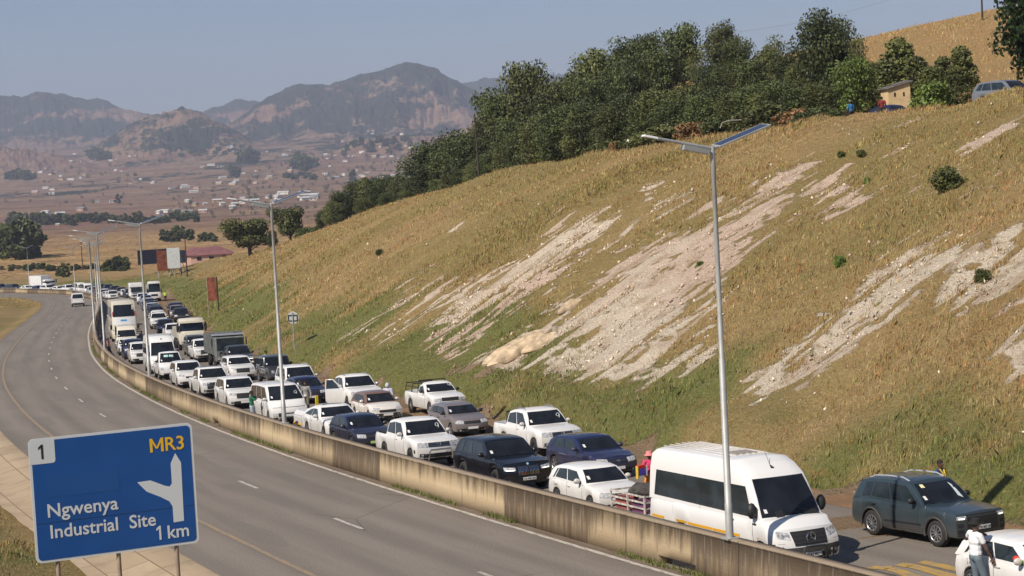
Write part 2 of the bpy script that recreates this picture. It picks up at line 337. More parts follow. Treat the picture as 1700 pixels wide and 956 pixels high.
# ------------------------------------------------------------------ land by the road (one sheet in road coordinates)
ts = np.r_[np.arange(-45, -8, 3.), np.arange(-8, 110, .42), np.arange(110, 210, .9), np.arange(210, 520, 2.2)]
os_ = np.r_[np.arange(-70, -20, 5.), np.arange(-20, -9, .5), np.array([-9, -4, 2, 8]), np.arange(10, 52, .42), np.arange(52, 110, 2.5), np.arange(110, 290, 10)]
T, O = np.meshgrid(ts, os_, indexing='ij'); X, Y = XY(T, O); Z = zT(T, O)
Z[:, 0] -= 3; Z[:, -1] -= 8; Z[0] -= 3; Z[-1] -= 1.2
c, s_, bb = landcol(T, O, X, Y, Z); Z = Z+bb*((fbm(T*2.3, O*.8, 41)-.5)*.22+(fbm(T*1.2, O*.12, 43)-.5)*.5)
ground = npmesh('ground', np.c_[X.ravel(), Y.ravel(), Z.ravel()], gridfaces(len(ts), len(os_))[:, ::-1], MATS['land'], smooth=True,
    attrs={'gcol': c.reshape(-1, 3), 'soil': s_.reshape(-1, 3), 'bare': bb.ravel()}); tag(ground, kind='structure')

# far land: valley floor and mountains, one sheet to the horizon
RIDGES = [(9200, 900, [(-300,175),(-120,166),(0,161),(26,160),(41,164),(62,154),(109,155),(141,162),(176,164),(206,181),(256,192),(330,235),(420,300)]),
 (6300, 620, [(60,300),(140,262),(170,240),(206,217),(240,195),(266,189),(306,180),(335,189),(353,198),(400,222),(450,262)]),
 (9800, 800, [(200,260),(300,205),(335,185),(362,174),(391,164),(418,168),(441,168),(500,190),(560,260)]),
 (7900, 950, [(250,300),(330,252),(382,208),(418,180),(441,166),(470,152),(500,142),(550,141),(584,130),(627,119),(651,110),(672,103),(691,107),(717,115),(758,132),(790,150),(850,190),(930,240),(1000,280)]),
 (10500, 900, [(600,240),(757,140),(801,133),(855,125),(885,127),(928,122),(960,128),(1010,118),(1100,110),(1250,105),(1500,100),(1900,90)]),
 (5200, 420, [(520,262),(600,240),(700,222),(800,212),(900,200),(1000,190),(1100,190)]), (5600, 500, [(-300,235),(-100,240),(0,244),(60,250),(120,262),(200,285)])]
rays = np.r_[np.linspace(-.62, -.33, 60)[:-1], np.linspace(-.33, .20, 1150), np.linspace(.20, .62, 120)[1:]]; dep = np.r_[-60, 100, 250, 400, np.geomspace(478, 3000, 70), np.geomspace(3060, 5000, 70), np.linspace(5030, 11500, 190), 12500, 14500]
AZ, YY = np.meshgrid(rays, dep, indexing='ij'); XX = AZ*np.maximum(YY, 600); XX = np.where(YY < 470, AZ*2500, XX)
ZZ = zF(YY); near = YY < 470; ZZ = np.where(near, ZZ-9, ZZ-.35)
ZZ = ZZ+(fbm(XX*.004, YY*.004, 50)-.5)*10*sstep(YY, 700, 2200)+(fbm(XX*.0016, YY*.0011, 51)-.5)*44*sstep(YY, 2600, 4500)
best = ZZ.copy()
for i, (D, wd, P) in enumerate(RIDGES):
    P = np.array(P, float); xp = (P[:, 0]-850)*cR-(P[:, 1]-478)*sR; yp = (P[:, 0]-850)*sR+(P[:, 1]-478)*cR
    el = (-yp-200)/FPX; az = xp/FPX
    top = CAMH+np.interp(AZ, az, el)*D
    v = (YY-D)/wd; wob = (fbm(AZ*26+i*7, YY*.0012, 60+i, 4)-.5)
    prof = np.exp(-np.abs(v+wob*1.1)**1.7)
    gul = 1-np.abs(2*fbm(AZ*60+i*3, YY*.0009+AZ*8, 70+i, 5, .55)-1)
    z = ZZ+np.maximum(0, top-ZZ)*prof
    z = z-np.maximum(0, top-ZZ)*(.34*(1-gul)*4*prof*(1-prof)+.10*(gul < .0))
    z = z+(fbm(AZ*220, YY*.012, 80+i, 3)-.5)*26*prof*(top > ZZ+20)+(fbm(AZ*1500, YY*.02, 84+i, 2)-.5)*9*prof*(top > ZZ+60)
    best = np.maximum(best, z)
ZZ = best
fv = np.c_[XX.ravel(), YY.ravel(), ZZ.ravel()]
wood = fbm(XX*.0042, YY*.0016+ZZ*.006, 91, 5, .6)+.10*sstep(ZZ, 120, 420)
wood = wood-.35*(YY < 3300)-.06*(ZZ < 110)+.05*sstep(ZZ, 300, 420)+.09*np.exp(-((AZ+.03)/.06)**2)*(YY > 6800)
f = NT('far_land', .95, .05); pos = f.n('NewGeometry').outputs['Position']; wd_ = A(f, 'wood').outputs['Fac']
nn = f.noise(f.map(pos, (.012, .008, .02)), 1, 6, .65); n3 = f.noise(f.map(pos, (.0016, .011, .006)), 1, 5, .6)
c = f.mix(f.rng(n3, .4, .62), (.20, .115, .085), (.27, .185, .115)); c = f.mix(f.rng(nn, .5, .66, 0, .85), c, (.115, .082, .055)); fine = f.noise(f.map(pos, (.05, .03, .05)), 1, 5, .7); c = f.mix(f.rng(fine, .60, .68, 0, .8), c, (.045, .055, .03)); c = f.mix(f.rng(f.noise(f.map(pos, (.02, .02, .03), (90, 4, 2)), 1, 5, .7), .60, .70, 0, .5), c, (.40, .27, .17))
nf = f.noise(f.map(pos, (.006, .02, .02)), 1, 4)
c = f.mix(f.rng(A(f, 'field').outputs['Fac'], 0, 1), c, f.mix(f.rng(nf, .4, .6), (.42, .28, .125), (.30, .19, .09)))
wf = f.rng(f.math('ADD', f.math('ADD', wd_, f.math('MULTIPLY', f.math('SUBTRACT', nn, .5), .8)), f.math('MULTIPLY', f.math('SUBTRACT', fine, .5), .7)), .50, .54)
c = f.mix(wf, c, (.022, .034, .022))
f.col(c); f.bump(f.math('ADD', nn, f.math('MULTIPLY', fine, .5)), .9, 18)
far = npmesh('hills', fv, gridfaces(len(rays), len(dep)), MATS['far_land'], smooth=True, attrs={'wood': wood.ravel(), 'field': sstep(YY, 1500, 700).ravel()}); tag(far, kind='structure')
def zfar(x, y):
    a_ = x/max(y, 600); i = int(np.argmin(np.abs(rays-a_))); j = int(np.searchsorted(dep, y)); j = min(max(j, 1), len(dep)-1); i = min(max(i, 0), len(rays)-1)
    t_ = (y-dep[j-1])/(dep[j]-dep[j-1]); return float(ZZ[i, j-1]*(1-t_)+ZZ[i, j]*t_)

# ------------------------------------------------------------------ road sheets
def ribbon(name, t0, t1, o0, o1, lift, m, step=1.0, no=2, wob=0, kind='structure'):
    t = np.arange(t0, t1+.01, step); o = np.linspace(0, 1, no); T_, Q = np.meshgrid(t, o, indexing='ij')
    w0 = o0+(fbm(t*.4, t*0, 5)-.5)*wob if np.isscalar(o0) else o0(t); w1 = o1+(fbm(t*.5, t*0+9, 6)-.5)*wob if np.isscalar(o1) else o1(t)
    O_ = w0[:, None]*(1-Q)+w1[:, None]*Q; X_, Y_ = XY(T_, O_); Z_ = zF(Y_)+lift
    ob = npmesh(name, np.c_[X_.ravel(), Y_.ravel(), Z_.ravel()], gridfaces(len(t), no)[:, ::-1], m, uv=np.c_[T_.ravel(), O_.ravel()])
    if kind: tag(ob, kind=kind)
    return ob
ribbon('road', -60, 600, -9.9, .2, .0, MATS['asphalt'], no=4)
ribbon('road', -60, 600, .2, 10.3, .0, MATS['asphalt'], no=4)
ribbon('road_shoulder', -60, 440, lambda t: 9.6+.7*(fbm(t*.35, t*0, 77)-.5), lambda t: toe(t)-.1+.8*(fbm(t*.3, t*0, 78)-.5), .008, MATS['dirt'], no=5)
ribbon('road_shoulder', 440, 600, 9.9, 14, .008, MATS['dirt'], no=3)
vg = NT('dusty_verge', .95, .1); uv = vg.n('UVMap').outputs[0]; vg.col(vg.mix(vg.rng(vg.noise(vg.map(uv, (.8, 3, 1)), 1, 5, .6), .35, .65), (.19, .155, .125), (.145, .105, .075)))
ribbon('road_verge', -60, 600, .12, .62, .006, vg.m, wob=.25)
ribbon('edge_line', -60, 600, -.09, .09, .012, M_WLINE)
ribbon('edge_line', -60, 600, -7.86, -7.68, .012, M_YLINE)
dash = [(1.2+12*i, 4.0+12*i) for i in range(-3, 48)]
v = []; fcs = []; uvs = []
for a0, a1 in dash:
    tt_ = np.linspace(a0, a1, 4)
    for q_ in range(3):
        for (t_, o_) in ((tt_[q_], -3.97), (tt_[q_+1], -3.97), (tt_[q_+1], -3.83), (tt_[q_], -3.83)):
            x_, y_ = XY(t_, o_); v.append((x_, y_, float(zF(y_))+.012)); uvs.append((t_, o_))
        k = len(v); fcs.append((k-4, k-3, k-2, k-1))
tag(npmesh('centre_line', v, np.array(fcs), M_WLINE, uv=uvs), kind='structure')
# paved side channel, left
tt_ = np.arange(-40, 122, 1.); ow = np.array([-9.85, -10.0, -10.9, -11.8, -12.7])
T_, O_ = np.meshgrid(tt_, ow, indexing='ij'); X_, Y_ = XY(T_, O_); Z_ = zT(T_, O_, False)+np.array([.0, .03, .05, .06, .10])[None, :]+.01
Z_[:, :2] = zF(Y_[:, :2])+np.array([-.02, .035]); O_ = O_+(fbm(T_*.6, O_, 3)-.5)*.25*(ow == -12.7)[None, :]
X_, Y_ = XY(T_, O_)
tag(npmesh('paved_channel', np.c_[X_.ravel(), Y_.ravel(), Z_.ravel()], gridfaces(len(tt_), 5)[:, ::-1], MATS['stone_paving'], uv=np.c_[T_.ravel(), O_.ravel()]), kind='structure')
# yellow hatching painted ahead of the far lane (bottom right)
hv = []; hf = []; hu = []
def paint_poly(pts):
    k = len(hv)
    for (t_, o_) in pts: x_, y_ = XY(t_, o_); hv.append((x_, y_, float(zF(y_))+.014)); hu.append((t_, o_))
    hf.append(tuple(range(k, k+4)))

# ------------------------------------------------------------------ concrete median barrier
slots = [(-.3, 1.7), (50.5, 52.1), (108, 109.5), (-30, -28.5)]
tt_ = np.unique(np.round(np.r_[np.arange(-60, 600, 1.0), [x for s0 in slots for x in (s0[0], s0[0]+.02, s0[1], s0[1]+.02)]], 3))
prof = [(.46, 0), (.49, .55), (.53, 1.10), (.50, 1.115), (.50, 1.165), (.86, 1.165), (.86, 1.115), (.83, 1.10), (.87, .55), (.90, 0)]
V_ = []; U_ = []
for t_ in tt_:
    sl_ = any(s0[0]+.01 < t_ <= s0[1]+.001 for s0 in slots)
    for (o_, z_) in prof:
        x_, y_ = XY(t_, o_); zz_ = z_ if z_ > 0 or not sl_ else .26
        V_.append((x_, y_, float(zF(y_))+zz_-(.0 if sl_ else .03 if z_ == 0 else 0))); U_.append((t_, z_+(.02 if z_ > 1.12 else 0)))
nP = len(prof); ii = np.arange(len(tt_)-1)[:, None]*nP; jj = np.arange(nP)[None, :]
F_ = np.stack([ii+jj, ii+(jj+1) % nP, ii+nP+(jj+1) % nP, ii+nP+jj], -1).reshape(-1, 4)[:, ::-1]
bar = npmesh('concrete_barrier', V_, F_, MATS['barrier_concrete'], uv=U_)
tag(bar, 'long stained concrete wall dividing the empty carriageway from the traffic queue', 'barrier')

# ------------------------------------------------------------------ haze
hz = MB(); zb, zt_ = -70, 900; hz.add([(-9500, -100, zb), (9500, -100, zb), (9500, 15200, zb), (-9500, 15200, zb), (-9500, -100, zt_), (9500, -100, zt_), (9500, 15200, zt_), (-9500, 15200, zt_)],
    [(0, 3, 2, 1), (4, 5, 6, 7), (0, 1, 5, 4), (1, 2, 6, 5), (2, 3, 7, 6), (3, 0, 4, 7)])
hm = bpy.data.materials.new('haze'); hm.use_nodes = True; hn = hm.node_tree; hn.nodes.remove(hn.nodes['Principled BSDF'])
pv = hn.nodes.new('ShaderNodeVolumePrincipled'); pv.inputs['Density'].default_value = 0.95e-4; pv.inputs['Color'].default_value = (.71, .765, .97, 1); pv.inputs['Anisotropy'].default_value = 0.0
hn.links.new(pv.outputs[0], hn.nodes['Material Output'].inputs['Volume'])
tag(hz.build('haze', hm), kind='stuff')

# ------------------------------------------------------------------ finding places on the land
def pixdir(px, py):
    a = px-850; b = py-478; x = a*cR-b*sR; y = a*sR+b*cR
    return x/(FPX*cP-y*sP), (-FPX*sP-y*cP)/(FPX*cP-y*sP)          # dX/dY, dZ/dY
def invv(X, Y):
    d = (X[:, None]-_px[None])**2+(Y[:, None]-_py[None])**2; i = np.argmin(d, 1); t = _tt[i].astype(float)
    for _ in range(3):
        a = np.interp(t, _tt, _px); b = np.interp(t, _tt, _py); c_ = np.interp(t, _tt, _dx); e_ = np.interp(t, _tt, _dy); t = t+(X-a)*c_+(Y-b)*e_
    a = np.interp(t, _tt, _px); b = np.interp(t, _tt, _py); c_ = np.interp(t, _tt, _dx); e_ = np.interp(t, _tt, _dy)
    return t, (X-a)*e_-(Y-b)*c_
def onland(px, py, ymin=42):
    """first point of the land seen at a place of the photograph: (X, Y, Z)"""
    ax, az = pixdir(px, py); Y = np.arange(ymin, 560, .5); X = ax*Y; Zr = CAMH+az*Y; t, o = invv(X, Y); z = zT(t, o); hit = np.nonzero(Zr < z)[0]
    if not len(hit): return None
    i = hit[0]; return float(X[i]), float(Y[i]), float(z[i])
def atdepth(px, s):
    """ground point below picture column px at scale s (pixels per metre), on the land"""
    Y = FPX/s; X = pixdir(px, 300)[0]*Y; return X, Y, zland(X, Y)
def roadpt(px, py):
    ax, az = pixdir(px, py); Y = 50.
    for _ in range(40): Y = (CAMH-float(zF(Y)))/(-az)
    return inv(ax*Y, Y)
# yellow lettering strokes painted on the far lane (bottom right of the photograph)
for q in ([(1437, 944), (1452, 940), (1484, 941), (1470, 947)], [(1466, 945), (1486, 942), (1545, 962), (1525, 966)], [(1482, 939), (1500, 935), (1522, 937), (1505, 943)], [(1502, 941), (1520, 937), (1600, 958), (1580, 963)], [(1522, 935), (1536, 931), (1600, 944), (1590, 950)]):
    paint_poly([roadpt(*p) for p in q])
tag(npmesh('lane_lettering', hv, np.array(hf), M_YTEXT, uv=hu), kind='structure')

# ------------------------------------------------------------------ grass on the slopes
gm = NT('grass', .85, .15); gm.col(gm.n('Attribute', attribute_name='gcol').outputs['Color'])
gm.p.inputs['Subsurface Weight'].default_value = 0
def grass_field(name, t, off, h, label_kind, blades=4, spread=.10, wid=.008, lean=.5, zfun=zT):
    X, Y = XY(t, off); Z = zfun(t, off); c_, soil, b_ = landcol(t, off, X, Y, Z)
    keep = rng.random(len(t)) > sstep(b_, .25, .95)*.82; t, off, X, Y, Z, h, c_, b_ = [a[keep] for a in (t, off, X, Y, Z, h, c_, b_)]
    h = h*.74*(.5+1.1*sstep(fbm(t*.22, off*.2, 61, 3), .3, .75)); n = len(t); N = n*blades; rep = lambda a: np.repeat(a, blades, axis=0)
    sc_ = rep(FPX/np.hypot(X, Y)); w_ = np.maximum(wid, .33/sc_)          # tufts far off are drawn as broader clumps
    th = rng.random(N)*6.283; r = rng.random(N)*spread*rep(1+h); bx = rep(X)+r*np.cos(th); by = rep(Y)+r*np.sin(th); bz = rep(Z)-.05
    ph = rng.random(N)*6.283; L_ = rep(h)*(.55+.6*rng.random(N)); ln = lean*L_*(.2+rng.random(N))*(.5+rng.random(N))
    tx = bx+ln*np.cos(ph)+.10*L_; ty = by+ln*np.sin(ph); tz = bz+L_; an = rng.random(N)*3.1416; wx = w_*np.cos(an); wy = w_*np.sin(an)
    mx = bx+(tx-bx)*.35; my = by+(ty-by)*.35; mz = bz+L_*.62
    v = np.stack([np.c_[bx-wx, by-wy, bz], np.c_[bx+wx, by+wy, bz], np.c_[mx+wx*.8, my+wy*.8, mz], np.c_[tx, ty, tz], np.c_[mx-wx*.8, my-wy*.8, mz]], 1).reshape(-1, 3)
    i = np.arange(N)*5; f_ = np.c_[i, i+1, i+2, i+3, i+4]
    cc = rep(c_)*(.72+.60*rng.random((N, 1)))+rng.normal(0, .014, (N, 3)); u_ = np.repeat(rng.random(n), blades)[:, None]; cc = np.where(u_ < .10, cc*.55, np.where(u_ < .22, cc*np.array([1.05, .72, .62]), np.where(u_ < .33, cc*np.array([.68, .95, .7]), np.where(u_ > .93, cc*1.45+.04, cc)))); cc = np.clip(cc*1.2, .01, .8)
    o = npmesh(name, v, f_, gm.m, attrs={'gcol': np.repeat(cc, 5, axis=0)}); tag(o, kind='stuff'); return o
def scatter(n, t0, t1, p=1.0):
    u = rng.random(n); t = t0+(t1-t0)*u**p; return t
n = 150000; t = -9+95*rng.random(n)**1.25; off = toe(t)-.5+rng.random(n)*(DC+5)
grass_field('grass', t, off, .08+.26*rng.random(n)**1.6+.10*sstep(off-toe(t), DC-8, DC), '', 4, spread=.16)
n = 120000; t = 80+360*rng.random(n)**1.35; off = toe(t)-.2+rng.random(n)*(DC+5)
grass_field('grass', t, off, .12+.32*rng.random(n)**1.6+.12*sstep(off-toe(t), DC-6, DC), '', 3, spread=.35)
n = 14000; t = -12+45*rng.random(n); off = -12.9-rng.random(n)*9
grass_field('grass', t, off, .10+.16*rng.random(n), '', 4)
n = 60000; t = 20+300*rng.random(n); off = toe(t)+DC+2+rng.random(n)**.8*120
grass_field('grass', t, off, .2+.35*rng.random(n), '', 3, spread=.6)
n = 5000; t = 330+70*rng.random(n); off = -10.4-rng.random(n)*18
grass_field('grass', t, off, .15+.2*rng.random(n), '', 3, spread=.4)
# weeds at the foot of the barrier
n = 2600; t = -3+175*rng.random(n)**1.1; off = .30+.14*rng.random(n); k_ = fbm(t*.35, t*0, 99) > .54; t, off = t[k_], off[k_]
X, Y = XY(t, off); NN = len(t)*4; a_ = rng.random(NN)*6.28; hh = .05+.16*rng.random(NN); bx = np.repeat(X, 4)+rng.normal(0, .05, NN); by = np.repeat(Y, 4)+rng.normal(0, .05, NN); bz = np.repeat(zF(Y), 4)
w_ = .018; v = np.stack([np.c_[bx-w_, by, bz], np.c_[bx+w_, by, bz], np.c_[bx+hh*.6*np.cos(a_), by+hh*.6*np.sin(a_), bz+hh]], 1).reshape(-1, 3)
cc = np.array([.13, .14, .045])*(.6+.8*rng.random((NN, 1))); tag(npmesh('weeds', v, np.arange(NN*3).reshape(-1, 3), gm.m, attrs={'gcol': np.repeat(cc, 3, axis=0)}), kind='stuff')
# loose stones on the scars and along the toe
n = 60000; t = -8+190*rng.random(n)**1.2; off = toe(t)+rng.random(n)*DC; X, Y = XY(t, off); Z = zT(t, off); _, soil, b_ = landcol(t, off, X, Y, Z)
k_ = (b_ > .5) | (rng.random(n) < .010); X, Y, Z, soil = X[k_], Y[k_], Z[k_], soil[k_]; n = len(X)
r_ = (.02+.05*rng.random(n)**4)*(1+.010*np.hypot(X, Y)); base = np.array([(1, 0, 0), (-.5, .87, 0), (-.5, -.87, 0), (.1, 0, .9), (0, 0, -.5)])
v = np.repeat(np.c_[X, Y, Z+r_*.15], 5, axis=0)+(np.tile(base, (n, 1))+rng.normal(0, .28, (n*5, 3)))*np.repeat(r_, 5)[:, None]
i = np.arange(n)*5; f_ = np.concatenate([np.c_[i+a_, i+b2, i+c2] for a_, b2, c2 in ((0, 1, 3), (1, 2, 3), (2, 0, 3), (1, 0, 4), (2, 1, 4), (0, 2, 4))])
cc = np.repeat(soil*(.55+.55*rng.random((n, 1))), 5, axis=0)
tag(npmesh('loose_stones', v, f_, gm.m, attrs={'gcol': np.clip(cc, 0, .85)}), kind='stuff')

# ------------------------------------------------------------------ trees
BARK = mat('bark', (.10, .075, .055), rough=.9, var=.3, bump=.6, bscale=12); BARKP = mat('pale_bark', (.36, .33, .29), rough=.9, var=.25)
def leafmat(name, col, rough=.6):
    q = NT(name, rough, .35); at = q.n('Attribute', attribute_name='tone').outputs['Fac']; oi = q.n('ObjectInfo').outputs['Random']
    q.col(q.mul(q.mix(at, tuple(x*.62 for x in col), tuple(min(1, a*b) for a, b in zip(col, (1.75, 1.6, 1.3)))), q.rng(oi, 0, 1, .58, 1.45))); return q.m
LEAF = leafmat('dark_leaves', (.050, .068, .022)); LEAFG = leafmat('olive_leaves', (.078, .092, .030)); LEAFM = leafmat('glossy_leaves', (.035, .062, .022), .4); LEAFB = leafmat('bright_leaves', (.10, .15, .035)); LEAFR = leafmat('rusty_leaves', (.17, .10, .045))
def crown_data(seed, h=8., w=5., clumps=20, per=230, leaf=.17, base=.28, top=1., style='round', gap=.0):
    """leaf-sized faces spread through uneven clumps; returns verts, faces, tone, clump centres"""
    r = np.random.default_rng(seed); cen = []; rad = []
    for k in range(clumps):
        z = base+(top-base)*(k+.5)/clumps*.92; q = (z-base)/(top-base)
        if style == 'cone': wr = (1-q)**.75*.9+.12
        elif style == 'umbrella': wr = .45+.6*q
        else: wr = math.sqrt(max(.05, 1-(2*q-.85)**2*.8))
        a = k*2.4+r.random()*1.2; rr = wr*w/2*(.30+.62*r.random()); c0 = (.20+.13*r.random())*w*(.6+.5*wr)
        cen.append((rr*math.cos(a), rr*math.sin(a), z*h)); rad.append(min(c0, h*.15+.3))
    cen = np.array(cen); rad = np.array(rad); V_ = []; T_ = []
    for c0, r0 in zip(cen, rad):
        d = r.normal(size=(per, 3)); d /= np.linalg.norm(d, axis=1)[:, None]; ra = r0*(r.random(per)**.38); sub = r.normal(size=(7, 3)); sub /= np.linalg.norm(sub, axis=1)[:, None]
        lob = np.max(d@sub.T, axis=1); ra = ra*(.70+.42*lob); p0 = c0+d*ra[:, None]*np.array([1.1, 1.1, .78])
        nrm = d+r.normal(size=(per, 3))*.75; nrm /= np.linalg.norm(nrm, axis=1)[:, None]; a0 = np.cross(nrm, r.normal(size=(per, 3))); a0 /= np.linalg.norm(a0, axis=1)[:, None]; b0 = np.cross(nrm, a0)
        s0 = leaf*(.55+.9*r.random(per))[:, None]; q0 = np.stack([p0-a0*s0, p0-b0*s0*.6, p0+a0*s0, p0+b0*s0*.6], 1); V_.append(q0.reshape(-1, 3)); T_.append(np.repeat(np.clip(.5+.33*(r.random()-.5)+.5*(r.random(per)-.5), 0, 1), 4))
    v = np.concatenate(V_); i = np.arange(len(v)//4)*4; return v, np.c_[i, i+1, i+2, i+3], np.concatenate(T_), cen, rad
def tree_mesh(seed, m, bark, h=8., w=5., trunk=.16, **kw):
    v, f_, tn, cen, rad = crown_data(seed, h, w, **kw)
    o = npmesh('crown', v, f_, m, attrs={'tone': tn}); me = o.data; bpy.data.objects.remove(o)
    b = MB(); r = random.Random(seed); top = h*.72; bend = [(0, 0, -.4), (r.uniform(-.1, .1), r.uniform(-.1, .1), h*.2), (r.uniform(-.3, .3), r.uniform(-.3, .3), h*.45), (r.uniform(-.4, .4), r.uniform(-.4, .4), top)]
    b.tube(bend, [trunk*1.25, trunk, trunk*.75, trunk*.3], 7)
    for c0, r0 in list(zip(cen, rad))[::2]:
        q = max(.18, min(.62, c0[2]/h-.18)); s0 = Vector(bend[0]).lerp(Vector(bend[3]), q); e0 = Vector(c0); mid = s0.lerp(e0, .5)+Vector((0, 0, -.15)); b.tube([s0, mid, e0], [trunk*.42, trunk*.28, trunk*.1], 5)
    return me, b.mesh('trunk', bark, 60), h
TV = {}
TV['wattle'] = [tree_mesh(100+i, LEAF if i % 3 else LEAFG, BARK, 8, [5.4, 6.2, 4.8, 5.8, 6.6][i], clumps=19, per=300, leaf=.135, base=.18) for i in range(5)]
TV['gum'] = [tree_mesh(130+i, LEAFG if i else LEAF, BARKP if i else BARK, 9, 4.6, clumps=15, per=260, leaf=.15, base=.42, style='umbrella') for i in range(3)]
TV['sapling'] = [tree_mesh(150+i, LEAFG, BARK, 6, 2.9, trunk=.08, clumps=14, per=190, leaf=.13, base=.2, style='cone') for i in range(3)]
TV['airy'] = [tree_mesh(170+i, LEAFG, BARKP, 8, 4.2, trunk=.12, clumps=11, per=60, leaf=.15, base=.45, style='umbrella') for i in range(2)]
TV['acacia'] = [tree_mesh(180+i, LEAFG, BARK, 7, 8.5, trunk=.25, clumps=20, per=270, leaf=.20, base=.34, style='umbrella') for i in range(2)]
TV['mango'] = [tree_mesh(190, LEAFM, BARK, 8, 7.5, trunk=.3, clumps=30, per=420, leaf=.17, base=.12)]
TV['bush'] = [tree_mesh(200+i, [LEAFG, LEAFB, LEAFR, LEAF][i], BARK, 2, 2.6, trunk=.05, clumps=9, per=150, leaf=.11, base=.1) for i in range(4)]
TV['broad'] = [tree_mesh(211, LEAFB, BARKP, 6, 4.2, trunk=.11, clumps=13, per=200, leaf=.15, base=.3, style='umbrella')]
TV['far'] = [tree_mesh(220+i, LEAF, BARK, 9, 9, trunk=.3, clumps=9, per=90, leaf=.75, base=.08) for i in range(3)]
TREES_POS = []
def tree(kind, i, X, Y, Z, h, w=1.0, label='', cat='tree', group=None, name='tree', rot=None):
    cr_, tr_, h0 = TV[kind][i % len(TV[kind])]; r = empty(name, (X, Y, Z)); s = h/h0*(1.07 if kind in ('wattle', 'gum') else 1); r.scale = (s*w, s*w, s); r.rotation_euler = (0, 0, rot if rot is not None else random.uniform(0, 6.28))
    link(bpy.data.objects.new('trunk', tr_), r); link(bpy.data.objects.new('crown', cr_), r); tag(r, label, cat, group); return r
def tree_at(kind, i, px, top, s, w=1.0, **kw):
    X, Y, Z = atdepth(px, s); zt_ = CAMH+pixdir(px, top)[1]*Y; return tree(kind, i, X, Y, Z, max(1.2, zt_-Z), w, **kw)
GW = 'dense dark trees along the ridge above the cut slope'; LW = 'dark bushy tree of the back row in the ridge wood'; LF = 'dark bushy tree of the front row in the ridge wood'
def crest_s(px): return float(np.interp(px, [600, 683, 755, 824, 918, 1047, 1166, 1323, 1423, 1540, 1676], [8.6, 10.1, 11.7, 13.1, 15, 17.4, 19.5, 22, 23.5, 25.3, 27.2]))
# skyline trees (back rows), then lower rows in front
for k, (px, top, q) in enumerate([(716, 272, .91), (730, 248, .90), (748, 240, .90), (768, 238, .9), (788, 228, .90), (808, 205, .86), (832, 168, .82), (856, 200, .84), (882, 128, .77), (905, 165, .80), (930, 150, .77), (955, 134, .73), (980, 138, .75), (1003, 104, .69), (1028, 104, .70), (1048, 135, .74), (1062, 72, .66),
        (1090, 68, .66), (1112, 100, .72), (1180, 108, .70), (1205, 58, .64), (1232, 70, .66), (1255, 112, .72), (1282, 88, .68), (1310, 92, .70), (1335, 118, .72), (1352, 100, .70)]):
    tree_at('wattle' if k % 3 else 'gum', k, px+5*math.sin(k*5.1), top-2+10*math.sin(k*3.7), crest_s(px)*q, (.82 if px > 800 else 1.25)+.15*math.sin(k*2.1), label=LW, group=GW)
for k, (px, top, q) in enumerate([(722, 300, .97), (742, 290, .97), (764, 282, .97), (785, 275, .97), (806, 262, .97), (820, 255, .96), (845, 238, .95), (873, 215, .95), (898, 200, .95), (925, 196, .96), (948, 180, .93), (972, 190, .95), (996, 176, .93), (1022, 182, .95), (1046, 165, .92), (1072, 178, .94), (1098, 158, .92), (1122, 170, .93), (1150, 148, .90), (1172, 165, .92),
        (1196, 150, .90), (1222, 160, .92), (1248, 148, .90), (1274, 158, .92), (1300, 140, .90), (1326, 150, .92), (1358, 145, .9), (1385, 148, .88)]):
    tree_at('wattle', k+2, px, top, crest_s(px)*q, 1.12, label=LF, group=GW)
tree_at('gum', 0, 1142, 55, crest_s(1142)*.66, .8, label='round-headed tree standing up above the wood between two broad crowns', group=None)
tree_at('airy', 0, 1166, 70, crest_s(1166)*.66, .8, label='thin half-bare tree on the skyline just right of the round-headed one')
tree_at('airy', 1, 1296, 60, crest_s(1296)*.66, .7, label='thin feathery tree with a small open crown on the skyline')
tree_at('wattle', 1, 1378, 34, crest_s(1378)*.72, .75, label='tallest tree at the right end of the wood, with two pointed heads')
tree_at('wattle', 4, 1398, 48, crest_s(1398)*.70, .62, label='narrower tree leaning against the tallest one')
tree_at('airy', 0, 1432, 62, crest_s(1432)*.72, .55, label='lone spindly tree with a tuft of leaves before the golden hill')
GS = 'small trees scattered on the golden hill'
for k, (px, top, q, w) in enumerate([(1455, 100, .80, .8), (1478, 98, .82, .9), (1503, 60, .78, 1.0), (1530, 92, .80, 1.0), (1548, 108, .82, .9), (1572, 92, .80, .9), (1602, 74, .80, .85), (1440, 110, .86, .9), (1590, 110, .82, .8)]):
    tree_at('sapling', k, px, top, crest_s(px)*q, w*1.25, label='slender young tree in the loose row behind the mud hut', group=GS)
tree_at('broad', 0, 1420, 100, crest_s(1420)*.93, .8, label='bright broad-leaved small tree with pale limbs left of the mud hut')
tree_at('bush', 1, 1552, 138, crest_s(1552)*.95, 1.1, label='bright green bush right of the mud hut', cat='bush', name='bush')
GB = 'low bushes along the top of the slope'
for k, (px, top, q) in enumerate([(1080, 218, .98), (1120, 205, .98), (1160, 205, .97), (1200, 195, .97), (1240, 190, .97), (1290, 178, .96), (1330, 182, .97), (1370, 178, .97), (1575, 160, .90), (1600, 164, .91), (1620, 160, .90), (1350, 185, .99), (1015, 236, .98), (1065, 240, .99), (700, 325, .99), (745, 322, .99), (590, 380, .98)]):
    tree_at('bush', k % 4 if k % 4 != 1 else 0, px, top, crest_s(px)*q, 1.5, label='low scrubby bush at the top edge of the slope', cat='bush', name='bush', group=GB)
X, Y, Z = atdepth(1756, 23.0); tree('mango', 0, X, Y, Z+1.2, 8.6, .95, label='big glossy-leaved tree cut by the top right corner', rot=1.0)
GL = 'dark trees at the left end of the ridge'
